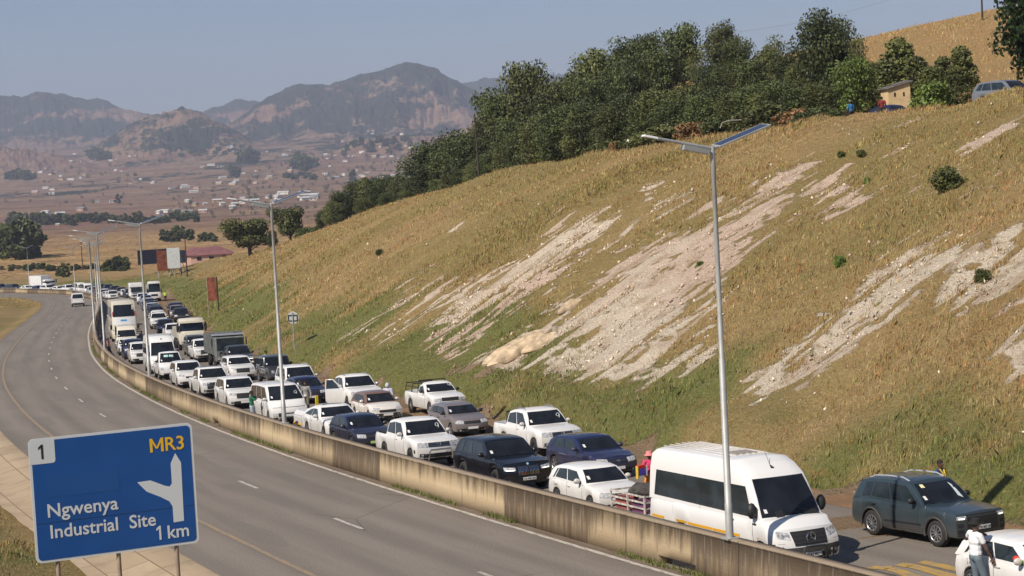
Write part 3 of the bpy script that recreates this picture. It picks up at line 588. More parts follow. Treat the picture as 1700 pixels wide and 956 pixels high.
for k, (px, top, s, w) in enumerate([(548, 338, 9.0, 1.1), (566, 322, 8.8, 1.15), (588, 306, 8.6, 1.1), (612, 300, 8.8, 1.1), (636, 297, 9.0, 1.1), (662, 297, 9.2, 1.1), (684, 300, 9.4, 1.1), (560, 345, 9.3, 1.2), (600, 330, 9.4, 1.2), (640, 322, 9.6, 1.2), (672, 318, 9.9, 1.2), (530, 352, 8.6, .9)]):
    tree_at('wattle', k, px, top, s, w, label='dark tree in the separate clump left of the ridge wood', group=GL)
tree_at('acacia', 0, 408, 366, 7.4, 1.35, label='spreading dark flat-topped tree left of the second lamp post')
tree_at('acacia', 1, 476, 347, 7.6, .95, label='twisted open-crowned tree right of the second lamp post')
tree_at('wattle', 2, 446, 385, 7.6, .9, label='low dark tree between the flat-topped and the twisted tree')
for px, top in ((505, 378), (525, 376), (492, 395)): tree_at('bush', 3, px, top, 7.7, 1.5, label='dark bush below the clump of trees near the second lamp post', cat='bush', name='bush', group='bushes near the twisted tree')

# weeds and shrubs on the cut slope
for k, (px, py, h, i, lab) in enumerate([(1573, 316, 1.05, 0, 'large leafy green shrub high on the right of the slope'), (1394, 448, .5, 1, 'small bright weed alone in the middle of the grass between two scars'), (1630, 470, .5, 0, 'pale green weed in the right-hand bare scar'), (1162, 445, .4, 1, 'tiny green weed in the big bare scar beside the first lamp post'),
        (1430, 265, .4, 0, 'green tuft near the top of the slope right of the lamp head'), (1440, 305, .35, 1, 'small tuft below the green one near the top'), (630, 425, .6, 3, 'dark green shrub in the grass at the left of the slope'), (1397, 262, .4, 3, 'grey-green tuft near the slope top')]):
    P_ = onland(px, py)
    if P_: tree('bush', i, P_[0], P_[1], P_[2]-.05, h, 1.0, label=lab, cat='shrub', name='shrub')
# rock outcrops
def rock(px, py, r, label, m, seed):
    P_ = onland(px, py); rg = random.Random(seed); bm = bmesh.new()
    for k in range(9):
        c_ = Vector((rg.uniform(-.7, .7)*r[0], rg.uniform(-.6, .6)*r[1], rg.uniform(-.3, .25)*r[2])); q = (r[0]*rg.uniform(.3, .55), r[1]*rg.uniform(.35, .6), r[2]*rg.uniform(.5, .8))
        vs = [bm.verts.new(c_+Vector((rg.gauss(0, 1)*q[0]*.6, rg.gauss(0, 1)*q[1]*.6, rg.gauss(0, 1)*q[2]*.6))) for _ in range(16)]
        h_ = bmesh.ops.convex_hull(bm, input=vs); bmesh.ops.delete(bm, geom=[g_ for g_ in h_['geom_interior'] if isinstance(g_, bmesh.types.BMVert)], context='VERTS')
    me = bpy.data.meshes.new('rock'); bm.to_mesh(me); bm.free(); me.materials.append(m); o = link(bpy.data.objects.new('rock', me)); o.location = (P_[0], P_[1], P_[2]-.05); o.rotation_euler = (.15, -.40, .4); tag(o, label, 'rock'); return o
RK = mat('bark', (.10, .075, .055), rough=.9, var=.3, bump=.6, bscale=12); BARKP = mat('pale_bark', (.36, .33, .29), rough=.9, var=.25)
def leafmat(name, col, rough=.6):
    q = NT(name, rough, .35); at = q.n('Attribute', attribute_name='tone').outputs['Fac']; oi = q.n('ObjectInfo').outputs['Random']
    q.col(q.mul(q.mix(at, tuple(x*.62 for x in col), tuple(min(1, a*b) for a, b in zip(col, (1.75, 1.6, 1.3)))), q.rng(oi, 0, 1, .58, 1.45))); return q.m
LEAF = leafmat('dark_leaves', (.050, .068, .022)); LEAFG = leafmat('olive_leaves', (.078, .092, .030)); LEAFM = leafmat('glossy_leaves', (.035, .062, .022), .4); LEAFB = leafmat('bright_leaves', (.10, .15, .035)); LEAFR = leafmat('rusty_leaves', (.17, .10, .045))
def crown_data(seed, h=8., w=5., clumps=20, per=230, leaf=.17, base=.28, top=1., style='round', gap=.0):
    """leaf-sized faces spread through uneven clumps; returns verts, faces, tone, clump centres"""
    r = np.random.default_rng(seed); cen = []; rad = []
    for k in range(clumps):
        z = base+(top-base)*(k+.5)/clumps*.92; q = (z-base)/(top-base)
        if style == 'cone': wr = (1-q)**.75*.9+.12
        elif style == 'umbrella': wr = .45+.6*q
        else: wr = math.sqrt(max(.05, 1-(2*q-.85)**2*.8))
        a = k*2.4+r.random()*1.2; rr = wr*w/2*(.30+.62*r.random()); c0 = (.20+.13*r.random())*w*(.6+.5*wr)
        cen.append((rr*math.cos(a), rr*math.sin(a), z*h)); rad.append(min(c0, h*.15+.3))
    cen = np.array(cen); rad = np.array(rad); V_ = []; T_ = []
    for c0, r0 in zip(cen, rad):
        d = r.normal(size=(per, 3)); d /= np.linalg.norm(d, axis=1)[:, None]; ra = r0*(r.random(per)**.38); sub = r.normal(size=(7, 3)); sub /= np.linalg.norm(sub, axis=1)[:, None]
        lob = np.max(d@sub.T, axis=1); ra = ra*(.70+.42*lob); p0 = c0+d*ra[:, None]*np.array([1.1, 1.1, .78])
        nrm = d+r.normal(size=(per, 3))*.75; nrm /= np.linalg.norm(nrm, axis=1)[:, None]; a0 = np.cross(nrm, r.normal(size=(per, 3))); a0 /= np.linalg.norm(a0, axis=1)[:, None]; b0 = np.cross(nrm, a0)
        s0 = leaf*(.55+.9*r.random(per))[:, None]; q0 = np.stack([p0-a0*s0, p0-b0*s0*.6, p0+a0*s0, p0+b0*s0*.6], 1); V_.append(q0.reshape(-1, 3)); T_.append(np.repeat(np.clip(.5+.33*(r.random()-.5)+.5*(r.random(per)-.5), 0, 1), 4))
    v = np.concatenate(V_); i = np.arange(len(v)//4)*4; return v, np.c_[i, i+1, i+2, i+3], np.concatenate(T_), cen, rad
def tree_mesh(seed, m, bark, h=8., w=5., trunk=.16, **kw):
    v, f_, tn, cen, rad = crown_data(seed, h, w, **kw)
    o = npmesh('crown', v, f_, m, attrs={'tone': tn}); me = o.data; bpy.data.objects.remove(o)
    b = MB(); r = random.Random(seed); top = h*.72; bend = [(0, 0, -.4), (r.uniform(-.1, .1), r.uniform(-.1, .1), h*.2), (r.uniform(-.3, .3), r.uniform(-.3, .3), h*.45), (r.uniform(-.4, .4), r.uniform(-.4, .4), top)]
    b.tube(bend, [trunk*1.25, trunk, trunk*.75, trunk*.3], 7)
    for c0, r0 in list(zip(cen, rad))[::2]:
        q = max(.18, min(.62, c0[2]/h-.18)); s0 = Vector(bend[0]).lerp(Vector(bend[3]), q); e0 = Vector(c0); mid = s0.lerp(e0, .5)+Vector((0, 0, -.15)); b.tube([s0, mid, e0], [trunk*.42, trunk*.28, trunk*.1], 5)
    return me, b.mesh('trunk', bark, 60), h
TV = {}
TV['wattle'] = [tree_mesh(100+i, LEAF if i % 3 else LEAFG, BARK, 8, [5.4, 6.2, 4.8, 5.8, 6.6][i], clumps=19, per=300, leaf=.135, base=.18) for i in range(5)]
TV['gum'] = [tree_mesh(130+i, LEAFG if i else LEAF, BARKP if i else BARK, 9, 4.6, clumps=15, per=260, leaf=.15, base=.42, style='umbrella') for i in range(3)]
TV['sapling'] = [tree_mesh(150+i, LEAFG, BARK, 6, 2.9, trunk=.08, clumps=14, per=190, leaf=.13, base=.2, style='cone') for i in range(3)]
TV['airy'] = [tree_mesh(170+i, LEAFG, BARKP, 8, 4.2, trunk=.12, clumps=11, per=60, leaf=.15, base=.45, style='umbrella') for i in range(2)]
TV['acacia'] = [tree_mesh(180+i, LEAFG, BARK, 7, 8.5, trunk=.25, clumps=20, per=270, leaf=.20, base=.34, style='umbrella') for i in range(2)]
TV['mango'] = [tree_mesh(190, LEAFM, BARK, 8, 7.5, trunk=.3, clumps=30, per=420, leaf=.17, base=.12)]
TV['bush'] = [tree_mesh(200+i, [LEAFG, LEAFB, LEAFR, LEAF][i], BARK, 2, 2.6, trunk=.05, clumps=9, per=150, leaf=.11, base=.1) for i in range(4)]
TV['broad'] = [tree_mesh(211, LEAFB, BARKP, 6, 4.2, trunk=.11, clumps=13, per=200, leaf=.15, base=.3, style='umbrella')]
TV['far'] = [tree_mesh(220+i, LEAF, BARK, 9, 9, trunk=.3, clumps=9, per=90, leaf=.75, base=.08) for i in range(3)]
TREES_POS = []
def tree(kind, i, X, Y, Z, h, w=1.0, label='', cat='tree', group=None, name='tree', rot=None):
    cr_, tr_, h0 = TV[kind][i % len(TV[kind])]; r = empty(name, (X, Y, Z)); s = h/h0*(1.07 if kind in ('wattle', 'gum') else 1); r.scale = (s*w, s*w, s); r.rotation_euler = (0, 0, rot if rot is not None else random.uniform(0, 6.28))
    link(bpy.data.objects.new('trunk', tr_), r); link(bpy.data.objects.new('crown', cr_), r); tag(r, label, cat, group); return r
def tree_at(kind, i, px, top, s, w=1.0, **kw):
    X, Y, Z = atdepth(px, s); zt_ = CAMH+pixdir(px, top)[1]*Y; return tree(kind, i, X, Y, Z, max(1.2, zt_-Z), w, **kw)
GW = 'dense dark trees along the ridge above the cut slope'; LW = 'dark bushy tree of the back row in the ridge wood'; LF = 'dark bushy tree of the front row in the ridge wood'
def crest_s(px): return float(np.interp(px, [600, 683, 755, 824, 918, 1047, 1166, 1323, 1423, 1540, 1676], [8.6, 10.1, 11.7, 13.1, 15, 17.4, 19.5, 22, 23.5, 25.3, 27.2]))
# skyline trees (back rows), then lower rows in front
for k, (px, top, q) in enumerate([(716, 272, .91), (730, 248, .90), (748, 240, .90), (768, 238, .9), (788, 228, .90), (808, 205, .86), (832, 168, .82), (856, 200, .84), (882, 128, .77), (905, 165, .80), (930, 150, .77), (955, 134, .73), (980, 138, .75), (1003, 104, .69), (1028, 104, .70), (1048, 135, .74), (1062, 72, .66),
        (1090, 68, .66), (1112, 100, .72), (1180, 108, .70), (1205, 58, .64), (1232, 70, .66), (1255, 112, .72), (1282, 88, .68), (1310, 92, .70), (1335, 118, .72), (1352, 100, .70)]):
    tree_at('wattle' if k % 3 else 'gum', k, px+5*math.sin(k*5.1), top-2+10*math.sin(k*3.7), crest_s(px)*q, (.82 if px > 800 else 1.25)+.15*math.sin(k*2.1), label=LW, group=GW)
for k, (px, top, q) in enumerate([(722, 300, .97), (742, 290, .97), (764, 282, .97), (785, 275, .97), (806, 262, .97), (820, 255, .96), (845, 238, .95), (873, 215, .95), (898, 200, .95), (925, 196, .96), (948, 180, .93), (972, 190, .95), (996, 176, .93), (1022, 182, .95), (1046, 165, .92), (1072, 178, .94), (1098, 158, .92), (1122, 170, .93), (1150, 148, .90), (1172, 165, .92),
        (1196, 150, .90), (1222, 160, .92), (1248, 148, .90), (1274, 158, .92), (1300, 140, .90), (1326, 150, .92), (1358, 145, .9), (1385, 148, .88)]):
    tree_at('wattle', k+2, px, top, crest_s(px)*q, 1.12, label=LF, group=GW)
tree_at('gum', 0, 1142, 55, crest_s(1142)*.66, .8, label='round-headed tree standing up above the wood between two broad crowns', group=None)
tree_at('airy', 0, 1166, 70, crest_s(1166)*.66, .8, label='thin half-bare tree on the skyline just right of the round-headed one')
tree_at('airy', 1, 1296, 60, crest_s(1296)*.66, .7, label='thin feathery tree with a small open crown on the skyline')
tree_at('wattle', 1, 1378, 34, crest_s(1378)*.72, .75, label='tallest tree at the right end of the wood, with two pointed heads')
tree_at('wattle', 4, 1398, 48, crest_s(1398)*.70, .62, label='narrower tree leaning against the tallest one')
tree_at('airy', 0, 1432, 62, crest_s(1432)*.72, .55, label='lone spindly tree with a tuft of leaves before the golden hill')
GS = 'small trees scattered on the golden hill'
for k, (px, top, q, w) in enumerate([(1455, 100, .80, .8), (1478, 98, .82, .9), (1503, 60, .78, 1.0), (1530, 92, .80, 1.0), (1548, 108, .82, .9), (1572, 92, .80, .9), (1602, 74, .80, .85), (1440, 110, .86, .9), (1590, 110, .82, .8)]):
    tree_at('sapling', k, px, top, crest_s(px)*q, w*1.25, label='slender young tree in the loose row behind the mud hut', group=GS)
tree_at('broad', 0, 1420, 100, crest_s(1420)*.93, .8, label='bright broad-leaved small tree with pale limbs left of the mud hut')
tree_at('bush', 1, 1552, 138, crest_s(1552)*.95, 1.1, label='bright green bush right of the mud hut', cat='bush', name='bush')
GB = 'low bushes along the top of the slope'
for k, (px, top, q) in enumerate([(1080, 218, .98), (1120, 205, .98), (1160, 205, .97), (1200, 195, .97), (1240, 190, .97), (1290, 178, .96), (1330, 182, .97), (1370, 178, .97), (1575, 160, .90), (1600, 164, .91), (1620, 160, .90), (1350, 185, .99), (1015, 236, .98), (1065, 240, .99), (700, 325, .99), (745, 322, .99), (590, 380, .98)]):
    tree_at('bush', k % 4 if k % 4 != 1 else 0, px, top, crest_s(px)*q, 1.5, label='low scrubby bush at the top edge of the slope', cat='bush', name='bush', group=GB)
X, Y, Z = atdepth(1756, 23.0); tree('mango', 0, X, Y, Z+1.2, 8.6, .95, label='big glossy-leaved tree cut by the top right corner', rot=1.0)
GL = 'dark trees at the left end of the ridge'
for k, (px, top, s, w) in enumerate([(548, 338, 9.0, 1.1), (566, 322, 8.8, 1.15), (588, 306, 8.6, 1.1), (612, 300, 8.8, 1.1), (636, 297, 9.0, 1.1), (662, 297, 9.2, 1.1), (684, 300, 9.4, 1.1), (560, 345, 9.3, 1.2), (600, 330, 9.4, 1.2), (640, 322, 9.6, 1.2), (672, 318, 9.9, 1.2), (530, 352, 8.6, .9)]):
    tree_at('wattle', k, px, top, s, w, label='dark tree in the separate clump left of the ridge wood', group=GL)
tree_at('acacia', 0, 408, 366, 7.4, 1.35, label='spreading dark flat-topped tree left of the second lamp post')
tree_at('acacia', 1, 476, 347, 7.6, .95, label='twisted open-crowned tree right of the second lamp post')
tree_at('wattle', 2, 446, 385, 7.6, .9, label='low dark tree between the flat-topped and the twisted tree')
for px, top in ((505, 378), (525, 376), (492, 395)): tree_at('bush', 3, px, top, 7.7, 1.5, label='dark bush below the clump of trees near the second lamp post', cat='bush', name='bush', group='bushes near the twisted tree')

# weeds and shrubs on the cut slope
for k, (px, py, h, i, lab) in enumerate([(1573, 316, 1.05, 0, 'large leafy green shrub high on the right of the slope'), (1394, 448, .5, 1, 'small bright weed alone in the middle of the grass between two scars'), (1630, 470, .5, 0, 'pale green weed in the right-hand bare scar'), (1162, 445, .4, 1, 'tiny green weed in the big bare scar beside the first lamp post'),
        (1430, 265, .4, 0, 'green tuft near the top of the slope right of the lamp head'), (1440, 305, .35, 1, 'small tuft below the green one near the top'), (630, 425, .6, 3, 'dark green shrub in the grass at the left of the slope'), (1397, 262, .4, 3, 'grey-green tuft near the slope top')]):
    P_ = onland(px, py)
    if P_: tree('bush', i, P_[0], P_[1], P_[2]-.05, h, 1.0, label=lab, cat='shrub', name='shrub')
# rock outcrops
def rock(px, py, r, label, m, seed):
    P_ = onland(px, py); b = MB(); b.ball((0, 0, 0), r, nu=20, nv=12); rg = random.Random(seed); ph = [rg.uniform(0, 6) for _ in range(6)]
    b.v = [(x*(1+.16*math.sin(3*z/r[2]+ph[0])+.1*math.sin(9*y+ph[1])), y*(1+.14*math.sin(2.5*x/r[0]*2+ph[2])), z*(1+.25*math.sin(5*x/r[0]+ph[3])*math.cos(3*y/r[1]+ph[4]))) for x, y, z in b.v]
    o = b.build('rock', m, None, 25); o.location = (P_[0], P_[1], P_[2]+r[2]*.05); o.rotation_euler = (.1, -.38, .4); tag(o, label, 'rock'); return o
RK = mat('tan_rock', (.46, .35, .23), rough=.95, var=.45, vscale=2.2, bump=1, bscale=7)
rock(860, 585, (1.9, 1.0, .55), 'broken tan rock face at the foot of the second bare scar', RK, 1); rock(832, 598, (1.0, .8, .45), 'smaller tan rock left of the broad rock face', RK, 2); rock(948, 512, (.8, .4, .35), 'orange ledge of rock halfway up beside the scar', RK, 3); rock(900, 572, (1.1, .6, .35), 'low grey-tan ledge right of the broad rock face', RK, 4)

# ================================================================== VEHICLES
def paint(name, col, dirt=.55): return mat(name, col, rough=.32, coat=.6, dirt=dirt)
WHITE = paint('white_paint', (.76, .75, .73), .8); CREAM = paint('cream_paint', (.72, .67, .55)); BLACK = paint('black_paint', (.004, .005, .009), .06)
NAVY = paint('navy_paint', (.012, .017, .060), .25); NIGHT = paint('dark_navy_paint', (.008, .012, .035), .25); TEAL = paint('grey_green_paint', (.027, .044, .055), .3)
GREY = paint('grey_paint', (.16, .14, .145)); SILVER = paint('silver_paint', (.42, .44, .47)); DGREY = paint('charcoal_paint', (.045, .047, .052), .4)
RED = paint('red_paint', (.36, .02, .02)); BLUE = paint('blue_paint', (.03, .09, .26)); BRONZE = paint('brown_roof_paint', (.17, .10, .07)); OFFW = paint('warm_white_paint', (.74, .70, .64))
GLASS = mat('dark_glass', (.013, .015, .019), rough=.05, spec=.5, var=.45, vscale=1.6); GLASS2 = mat('tinted_glass', (.022, .031, .038), rough=.06, spec=.6, var=.45, vscale=1.4)
PLAS = mat('black_plastic', (.018, .018, .019), rough=.55); CLAD = mat('grey_plastic', (.045, .042, .040), rough=.7, var=.15); CHROME = mat('chrome', (.75, .76, .78), rough=.12, metal=1)
LENS = mat('lamp_glass', (.50, .50, .50), rough=.22, metal=.2, coat=.5, var=.6, vscale=14); LENSLIT = mat('lit_lamp', (.9, .9, .9), rough=.2, emit=(1, .97, .9, 1.6))
TAIL = mat('tail_lamp_glass', (.45, .015, .012), rough=.15, coat=1); AMBER = mat('amber_glass', (.75, .28, .02), rough=.2, coat=.5); TYRE = mat('tyre_rubber', (.022, .021, .020), rough=.85, var=.3, vscale=9)
RIM = mat('alloy', (.52, .52, .53), rough=.3, metal=.8, dirt=0); RIMD = mat('dark_alloy', (.05, .05, .052), rough=.4, metal=.5); PLATE = mat('number_plate_white', (.72, .72, .70), rough=.5)
PLATEG = mat('number_plate_green', (.45, .62, .22), rough=.5); INK = mat('black_ink', (.02, .02, .02), rough=.6); YSTR = mat('reflective_yellow', (.72, .36, .02), rough=.4); GALV = mat('galvanised_steel', (.42, .42, .40), rough=.5, metal=.35, var=.18, vscale=2)
DARKIN = mat('dark_interior', (.015, .014, .013), rough=.9)
wcache = {}
def wheelmesh(r, w, style):
    key = (round(r, 3), round(w, 3), style)
    if key in wcache: return wcache[key]
    t = MB(); pr = [(.66, -.5), (.90, -.5), (.98, -.38), (1, -.2), (1, .2), (.98, .38), (.90, .5), (.66, .5), (.60, .2), (.60, -.2)]; n = 28
    v = [(r*a*math.cos(2*math.pi*i/n), w*b, r*a*math.sin(2*math.pi*i/n)) for i in range(n) for a, b in pr]
    t.add(v, [(i*10+k, i*10+(k+1) % 10, ((i+1) % n)*10+(k+1) % 10, ((i+1) % n)*10+k) for i in range(n) for k in range(10)])
    R = MB(); sg = 1
    R.tube([(0, w*.30, 0), (0, w*.33, 0)], r*.64, 24); R.tube([(0, w*.3, 0), (0, w*.47, 0)], r*.13, 10)
    ring = [(.67, .46), (.62, .50), (.585, .44), (.60, .30)]; m_ = 28
    v = [(r*a*math.cos(2*math.pi*i/m_), w*b, r*a*math.sin(2*math.pi*i/m_)) for i in range(m_) for a, b in ring]
    R.add(v, [(i*4+k, i*4+k+1, ((i+1) % m_)*4+k+1, ((i+1) % m_)*4+k) for i in range(m_) for k in range(3)])
    D = MB(); D.tube([(0, w*.20, 0), (0, w*.345, 0)], r*.585, 24)
    k = {'multi': 10, 'five': 5, 'steel': 0}[style]
    for i in range(k):
        M = Matrix.Rotation(2*math.pi*i/k, 4, 'Y'); R.box((r*.36, w*.43, 0), (r*.50, w*.10, r*(.075 if k > 5 else .15)), M)
    if k == 0: R.tube([(0, w*.3, 0), (0, w*.40, 0)], [r*.52, r*.40], 20)
    res = (t.mesh('wheel', TYRE, 50), R.mesh('rim', RIM, 40), D.mesh('hub_disc', PLAS, 40)); wcache[key] = res; return res

def hull(st, prof, cols, front=None, rear=None, curv=(.12, .10), warp=.8, bottom=True):
    """closed lofted shell: st = [(x, halfwidth, zb, zt)], prof(w,zb,zt,x) -> half outline bottom->top"""
    V = []; F = []; H = [prof(w, zb, zt, x) for x, w, zb, zt in st]; m = len(H[0])
    for (x, *_), h in zip(st, H):
        V += [(x, y, z) for y, z in h]+[(x, -y, z) for y, z in reversed(h)]
    n = 2*m
    for i in range(len(st)-1):
        for k in range(n):
            if not bottom and k == n-1: continue
            F.append((i*n+k, i*n+(k+1) % n, (i+1)*n+(k+1) % n, (i+1)*n+k))
    for e in (0, len(st)-1):
        h = H[e]; x = st[e][0]; rows = h[cols[0]:cols[1]+1]; b = len(V); c = [1, 2/3, 1/3, 0, -1/3, -2/3, -1]
        top = h[-1][1]-h[cols[1]][1]
        for ri, (y, z) in enumerate(rows):
            for q in c: V.append((x, y*q, z+(top*(1-q*q) if ri == len(rows)-1 else 0)))
        for ri in range(len(rows)-1):
            for k in range(6):
                f = (b+ri*7+k, b+ri*7+k+1, b+(ri+1)*7+k+1, b+(ri+1)*7+k); F.append(f if e else f[::-1])
    xf = st[-1][0]; xr = st[0][0]; W = max(s[1] for s in st); out = []
    for x, y, z in V:
        s = float(sstep(x, xf-warp, xf)); q = abs(y)/W
        if s > 0: x2 = x-s*(curv[0]*q**2.8+(np.interp(z, [a for a, b_ in front], [b_ for a, b_ in front]) if front else 0))
        else:
            s = float(sstep(-x, -xr-warp*.8, -xr)); x2 = x+s*(curv[1]*q**2.8+(np.interp(z, [a for a, b_ in rear], [b_ for a, b_ in rear]) if rear else 0))
        out.append((x2, y, z))
    return out, F
def weld(v, f, name, m, sharp=38):
    bm = bmesh.new(); vs = [bm.verts.new(p) for p in v]; 
    for q in f:
        try: bm.faces.new([vs[i] for i in q])
        except ValueError: pass
    bmesh.ops.remove_doubles(bm, verts=bm.verts, dist=.0008); bmesh.ops.recalc_face_normals(bm, faces=bm.faces)
    me = bpy.data.meshes.new(name); bm.to_mesh(me); bm.free(); me.materials.append(m); me.shade_smooth(); me.set_sharp_from_angle(angle=math.radians(sharp)); return me

DEF = dict(L=4.5, W=1.83, H=1.65, wb=2.65, fo=.86, wr=.345, tw=.23, sill=.26, belt=1.02, hoodc=1.02, hoodf=.84, xwb=-1.18, xft=-1.98, xrt=-4.15, xrb=-4.38, wtop=.80, bed=None,
    nose=[(.15, .16), (.30, .03), (.50, 0), (.70, .03), (.84, .12), (1.0, .2)], tail=[(.3, .08), (.5, 0), (.8, .03), (1.05, .07)], curv=(.16, .12), crown=.035, rcrown=.04,
    pil=[.5, .82], wsm=.075, hl=(.48, .60, .82, .76), grille=(.45, .58, .74), bars=3, intake=(.62, .30, .45), plate='', platez=.42, rim='five', clad=False, rails=False, sunroof=False,
    handles=True, fog=True, mirror='paint', roofm=None, lod=0, disc=True, lit=False, rear=False, doors=None, chrome=False, badge=None, fogz=.40, rimm=None)
def textmesh(txt, size, m, name='lettering', align='CENTER', extrude=.002):
    cu = bpy.data.curves.new(name, 'FONT'); cu.body = txt; cu.size = size; cu.align_x = align; cu.extrude = extrude; cu.offset = size*.012; cu.resolution_u = 3
    o = bpy.data.objects.new(name, cu); COL.objects.link(o); dg = bpy.context.evaluated_depsgraph_get(); dg.update()
    me = bpy.data.meshes.new_from_object(o.evaluated_get(dg)); bpy.data.objects.remove(o); bpy.data.curves.remove(cu)
    me.name = name; me.materials.clear(); me.materials.append(m); return me

class Veh:
    def __init__(s, name, paintm, **kw):
        s.p = dict(DEF); s.p.update(kw); p = s.p; s.name = name; s.paint = paintm; s.root = empty(name)
        L, W, H = p['L'], p['W'], p['H']; hw = W/2; s.parts = []
        xf = -p['fo']; xr = xf-p['wb']; ra = p['wr']+.055; zw = p['wr']
        s.axles = [xf, xr]+p.get('axles', [])
        xs = set(np.round(np.r_[np.linspace(-L, 0, 26), p['xwb'], p['xrb'], -.03, -.09, -L+.03, -L+.09], 3))
        for a in s.axles: xs |= set(np.round(a+ra*np.array([-1.001, -.98, -.9, -.75, -.55, -.3, 0, .3, .55, .75, .9, .98, 1.001]), 4))
        st = []
        for x in sorted(xs):
            if x < -L or x > 0: continue
            zb = p['sill']+(.0 if -L+.5 < x < -.5 else .03)
            for a in s.axles:
                if abs(x-a) < ra: zb = max(zb, zw+math.sqrt(ra*ra-(x-a)**2))
            if x >= p['xwb']: q = (x-p['xwb'])/max(.05, -p['xwb']); zt = p['hoodf']+(p['hoodc']-p['hoodf'])*(1-q**1.45)
            elif x >= p['xrb']: zt = p['belt']
            else: zt = p.get('deck', p['belt'])
            w = hw*(1-.05*max(0, (x+.55)/.55)**2-.04*max(0, (-L+.45-x)/.45)**2)
            st.append((x, w, zb, zt))
        cr = p['crown']; bed = p['bed']
        def prof(w, zb, zt, x):
            h = zt-zb; tr = .42 if (bed and -L+.09 < x < bed) else 0
            return [(0, zb), (.3*w, zb), (.6*w, zb), (.9*w, zb), (.955*w, zb+.05*h), (.985*w, zb+.25*h), (w, zb+.55*h), (w*.995, zb+.70*h), (w*.975, zb+.88*h), (w*.94, zt-.012), (.9*w, zt),
                    (.6*w*(1.42 if tr else 1), zt+.5*cr-tr), (.3*w, zt+.85*cr-tr), (0, zt+cr-tr)]
        v1, f1 = hull(st, prof, (3, 10), p['nose'], p['tail'], p['curv'])
        s.body = weld(v1, f1, 'body', paintm)
        # greenhouse
        bz = p['belt']-.05; rd = p.get('rdrop', .05); pts = [(p['xrb'], p['belt']-.03), (p['xrb']+(p['xrt']-p['xrb'])*.55, p['belt']+(H-p['belt'])*.58), (p['xrt'], H-.07-rd), (p['xrt']+.28, H-.02-rd*.7), ((p['xrt']+p['xft'])/2, H-rd*.12), (p['xft']-.35, H-.008), (p['xft'], H-.055),
            (p['xwb']+(p['xft']-p['xwb'])*.5, p['belt']+(H-p['belt'])*.52), (p['xwb'], p['belt']-.03)]
        if p.get('prof'): pts = p['prof']
        px = [a for a, b in pts]; pz = [b for a, b in pts]; wb_ = hw*.955; wr_ = hw*p['wtop']; zr = lambda x: float(np.interp(x, px, pz))
        s.yat = lambda z: wb_+(wr_-wb_)*min(1, max(0, (z-p['belt'])/(H-p['belt'])))
        gx = sorted(set(np.round(np.r_[np.linspace(px[0], px[-1], 22), px], 3))); st2 = [(x, 1., bz, max(bz+.02, zr(x))) for x in gx]; rc = p['rcrown']
        def prof2(w, zb, zt, x):
            e = min(.07, (zt-zb)*.4); y = s.yat; c = rc*min(1, (zt-zb)/.4)
            return [(y(zb), zb), (y(zb+(zt-e-zb)*.33), zb+(zt-e-zb)*.33), (y(zb+(zt-e-zb)*.66), zb+(zt-e-zb)*.66), (y(zt-e), zt-e), (y(zt-e)-.3*e, zt-.35*e), (y(zt)-.95*e, zt), (.6*y(zt), zt+.6*c), (.3*y(zt), zt+.9*c), (0, zt+c)]
        v2, f2 = hull(st2, prof2, (0, 5), None, None, p.get('curv2', (.10, .06)), warp=.9, bottom=False)
        cab = weld(v2, f2, 'roof', p['roofm'] or paintm, 34)
        s.add('body', s.body); s.add('cabin', cab)
        V = v1+v2; F = f1+[tuple(i+len(v1) for i in q) for q in f2]; s.bvh = BVHTree.FromPolygons(V, F)
        s.zr = zr
        # dark underside that closes the wheel arches
        u = MB(); u.box((-L/2, 0, p['sill']+.09), (L-.5, W*.62, .12)); 
        for a in s.axles: u.box((a, 0, zw+.12), (ra*2.1, W*.60, ra*1.1))
        s.add('underbody', u.mesh('underbody', DARKIN))
        s.windows(); s.front(); s.wheels(); s.trim()
    def add(s, name, me, parent=None, loc=None, rot=None):
        o = bpy.data.objects.new(name, me); link(o, parent or s.root)
        if loc: o.location = loc
        if rot: o.rotation_euler = rot
        s.parts.append(o); return o
    def ray(s, ax, a, b, sgn=1):
        if ax == 'x': h = s.bvh.ray_cast(Vector((9*sgn if sgn > 0 else -40, a, b)), Vector((-sgn, 0, 0)))
        elif ax == 'y': h = s.bvh.ray_cast(Vector((a, 5*sgn, b)), Vector((0, -sgn, 0)))
        else: h = s.bvh.ray_cast(Vector((a, b, 9)), Vector((0, 0, -1)))
        return h[0]
    def patch(s, ax, quad, m, name, off=.006, n=(6, 4), sgn=1, parent=None, thick=0):
        """a panel laid on the body: quad = 4 corners (u,v) seen along axis ax"""
        P = []; nu, nv = n
        for j in range(nv+1):
            for i in range(nu+1):
                u, w = i/nu, j/nv
                a = (quad[0][0]*(1-u)+quad[1][0]*u)*(1-w)+(quad[3][0]*(1-u)+quad[2][0]*u)*w
                b = (quad[0][1]*(1-u)+quad[1][1]*u)*(1-w)+(quad[3][1]*(1-u)+quad[2][1]*u)*w
                P.append(s.ray(ax, a, b, sgn))
        if any(q is None for q in P):
            ok = [q for q in P if q is not None]
            if not ok: return None
            P = [q if q is not None else min(ok, key=lambda r: abs(P.index(None)-P.index(r))) for q in P]
        d = {'x': Vector((sgn, 0, 0)), 'y': Vector((0, sgn, 0)), 'z': Vector((0, 0, 1))}[ax]
        v = [q+d*off for q in P]; k = nu+1; f = [(j*k+i, j*k+i+1, (j+1)*k+i+1, (j+1)*k+i) for j in range(nv) for i in range(nu)]
        mb = MB(); mb.add(v, f)
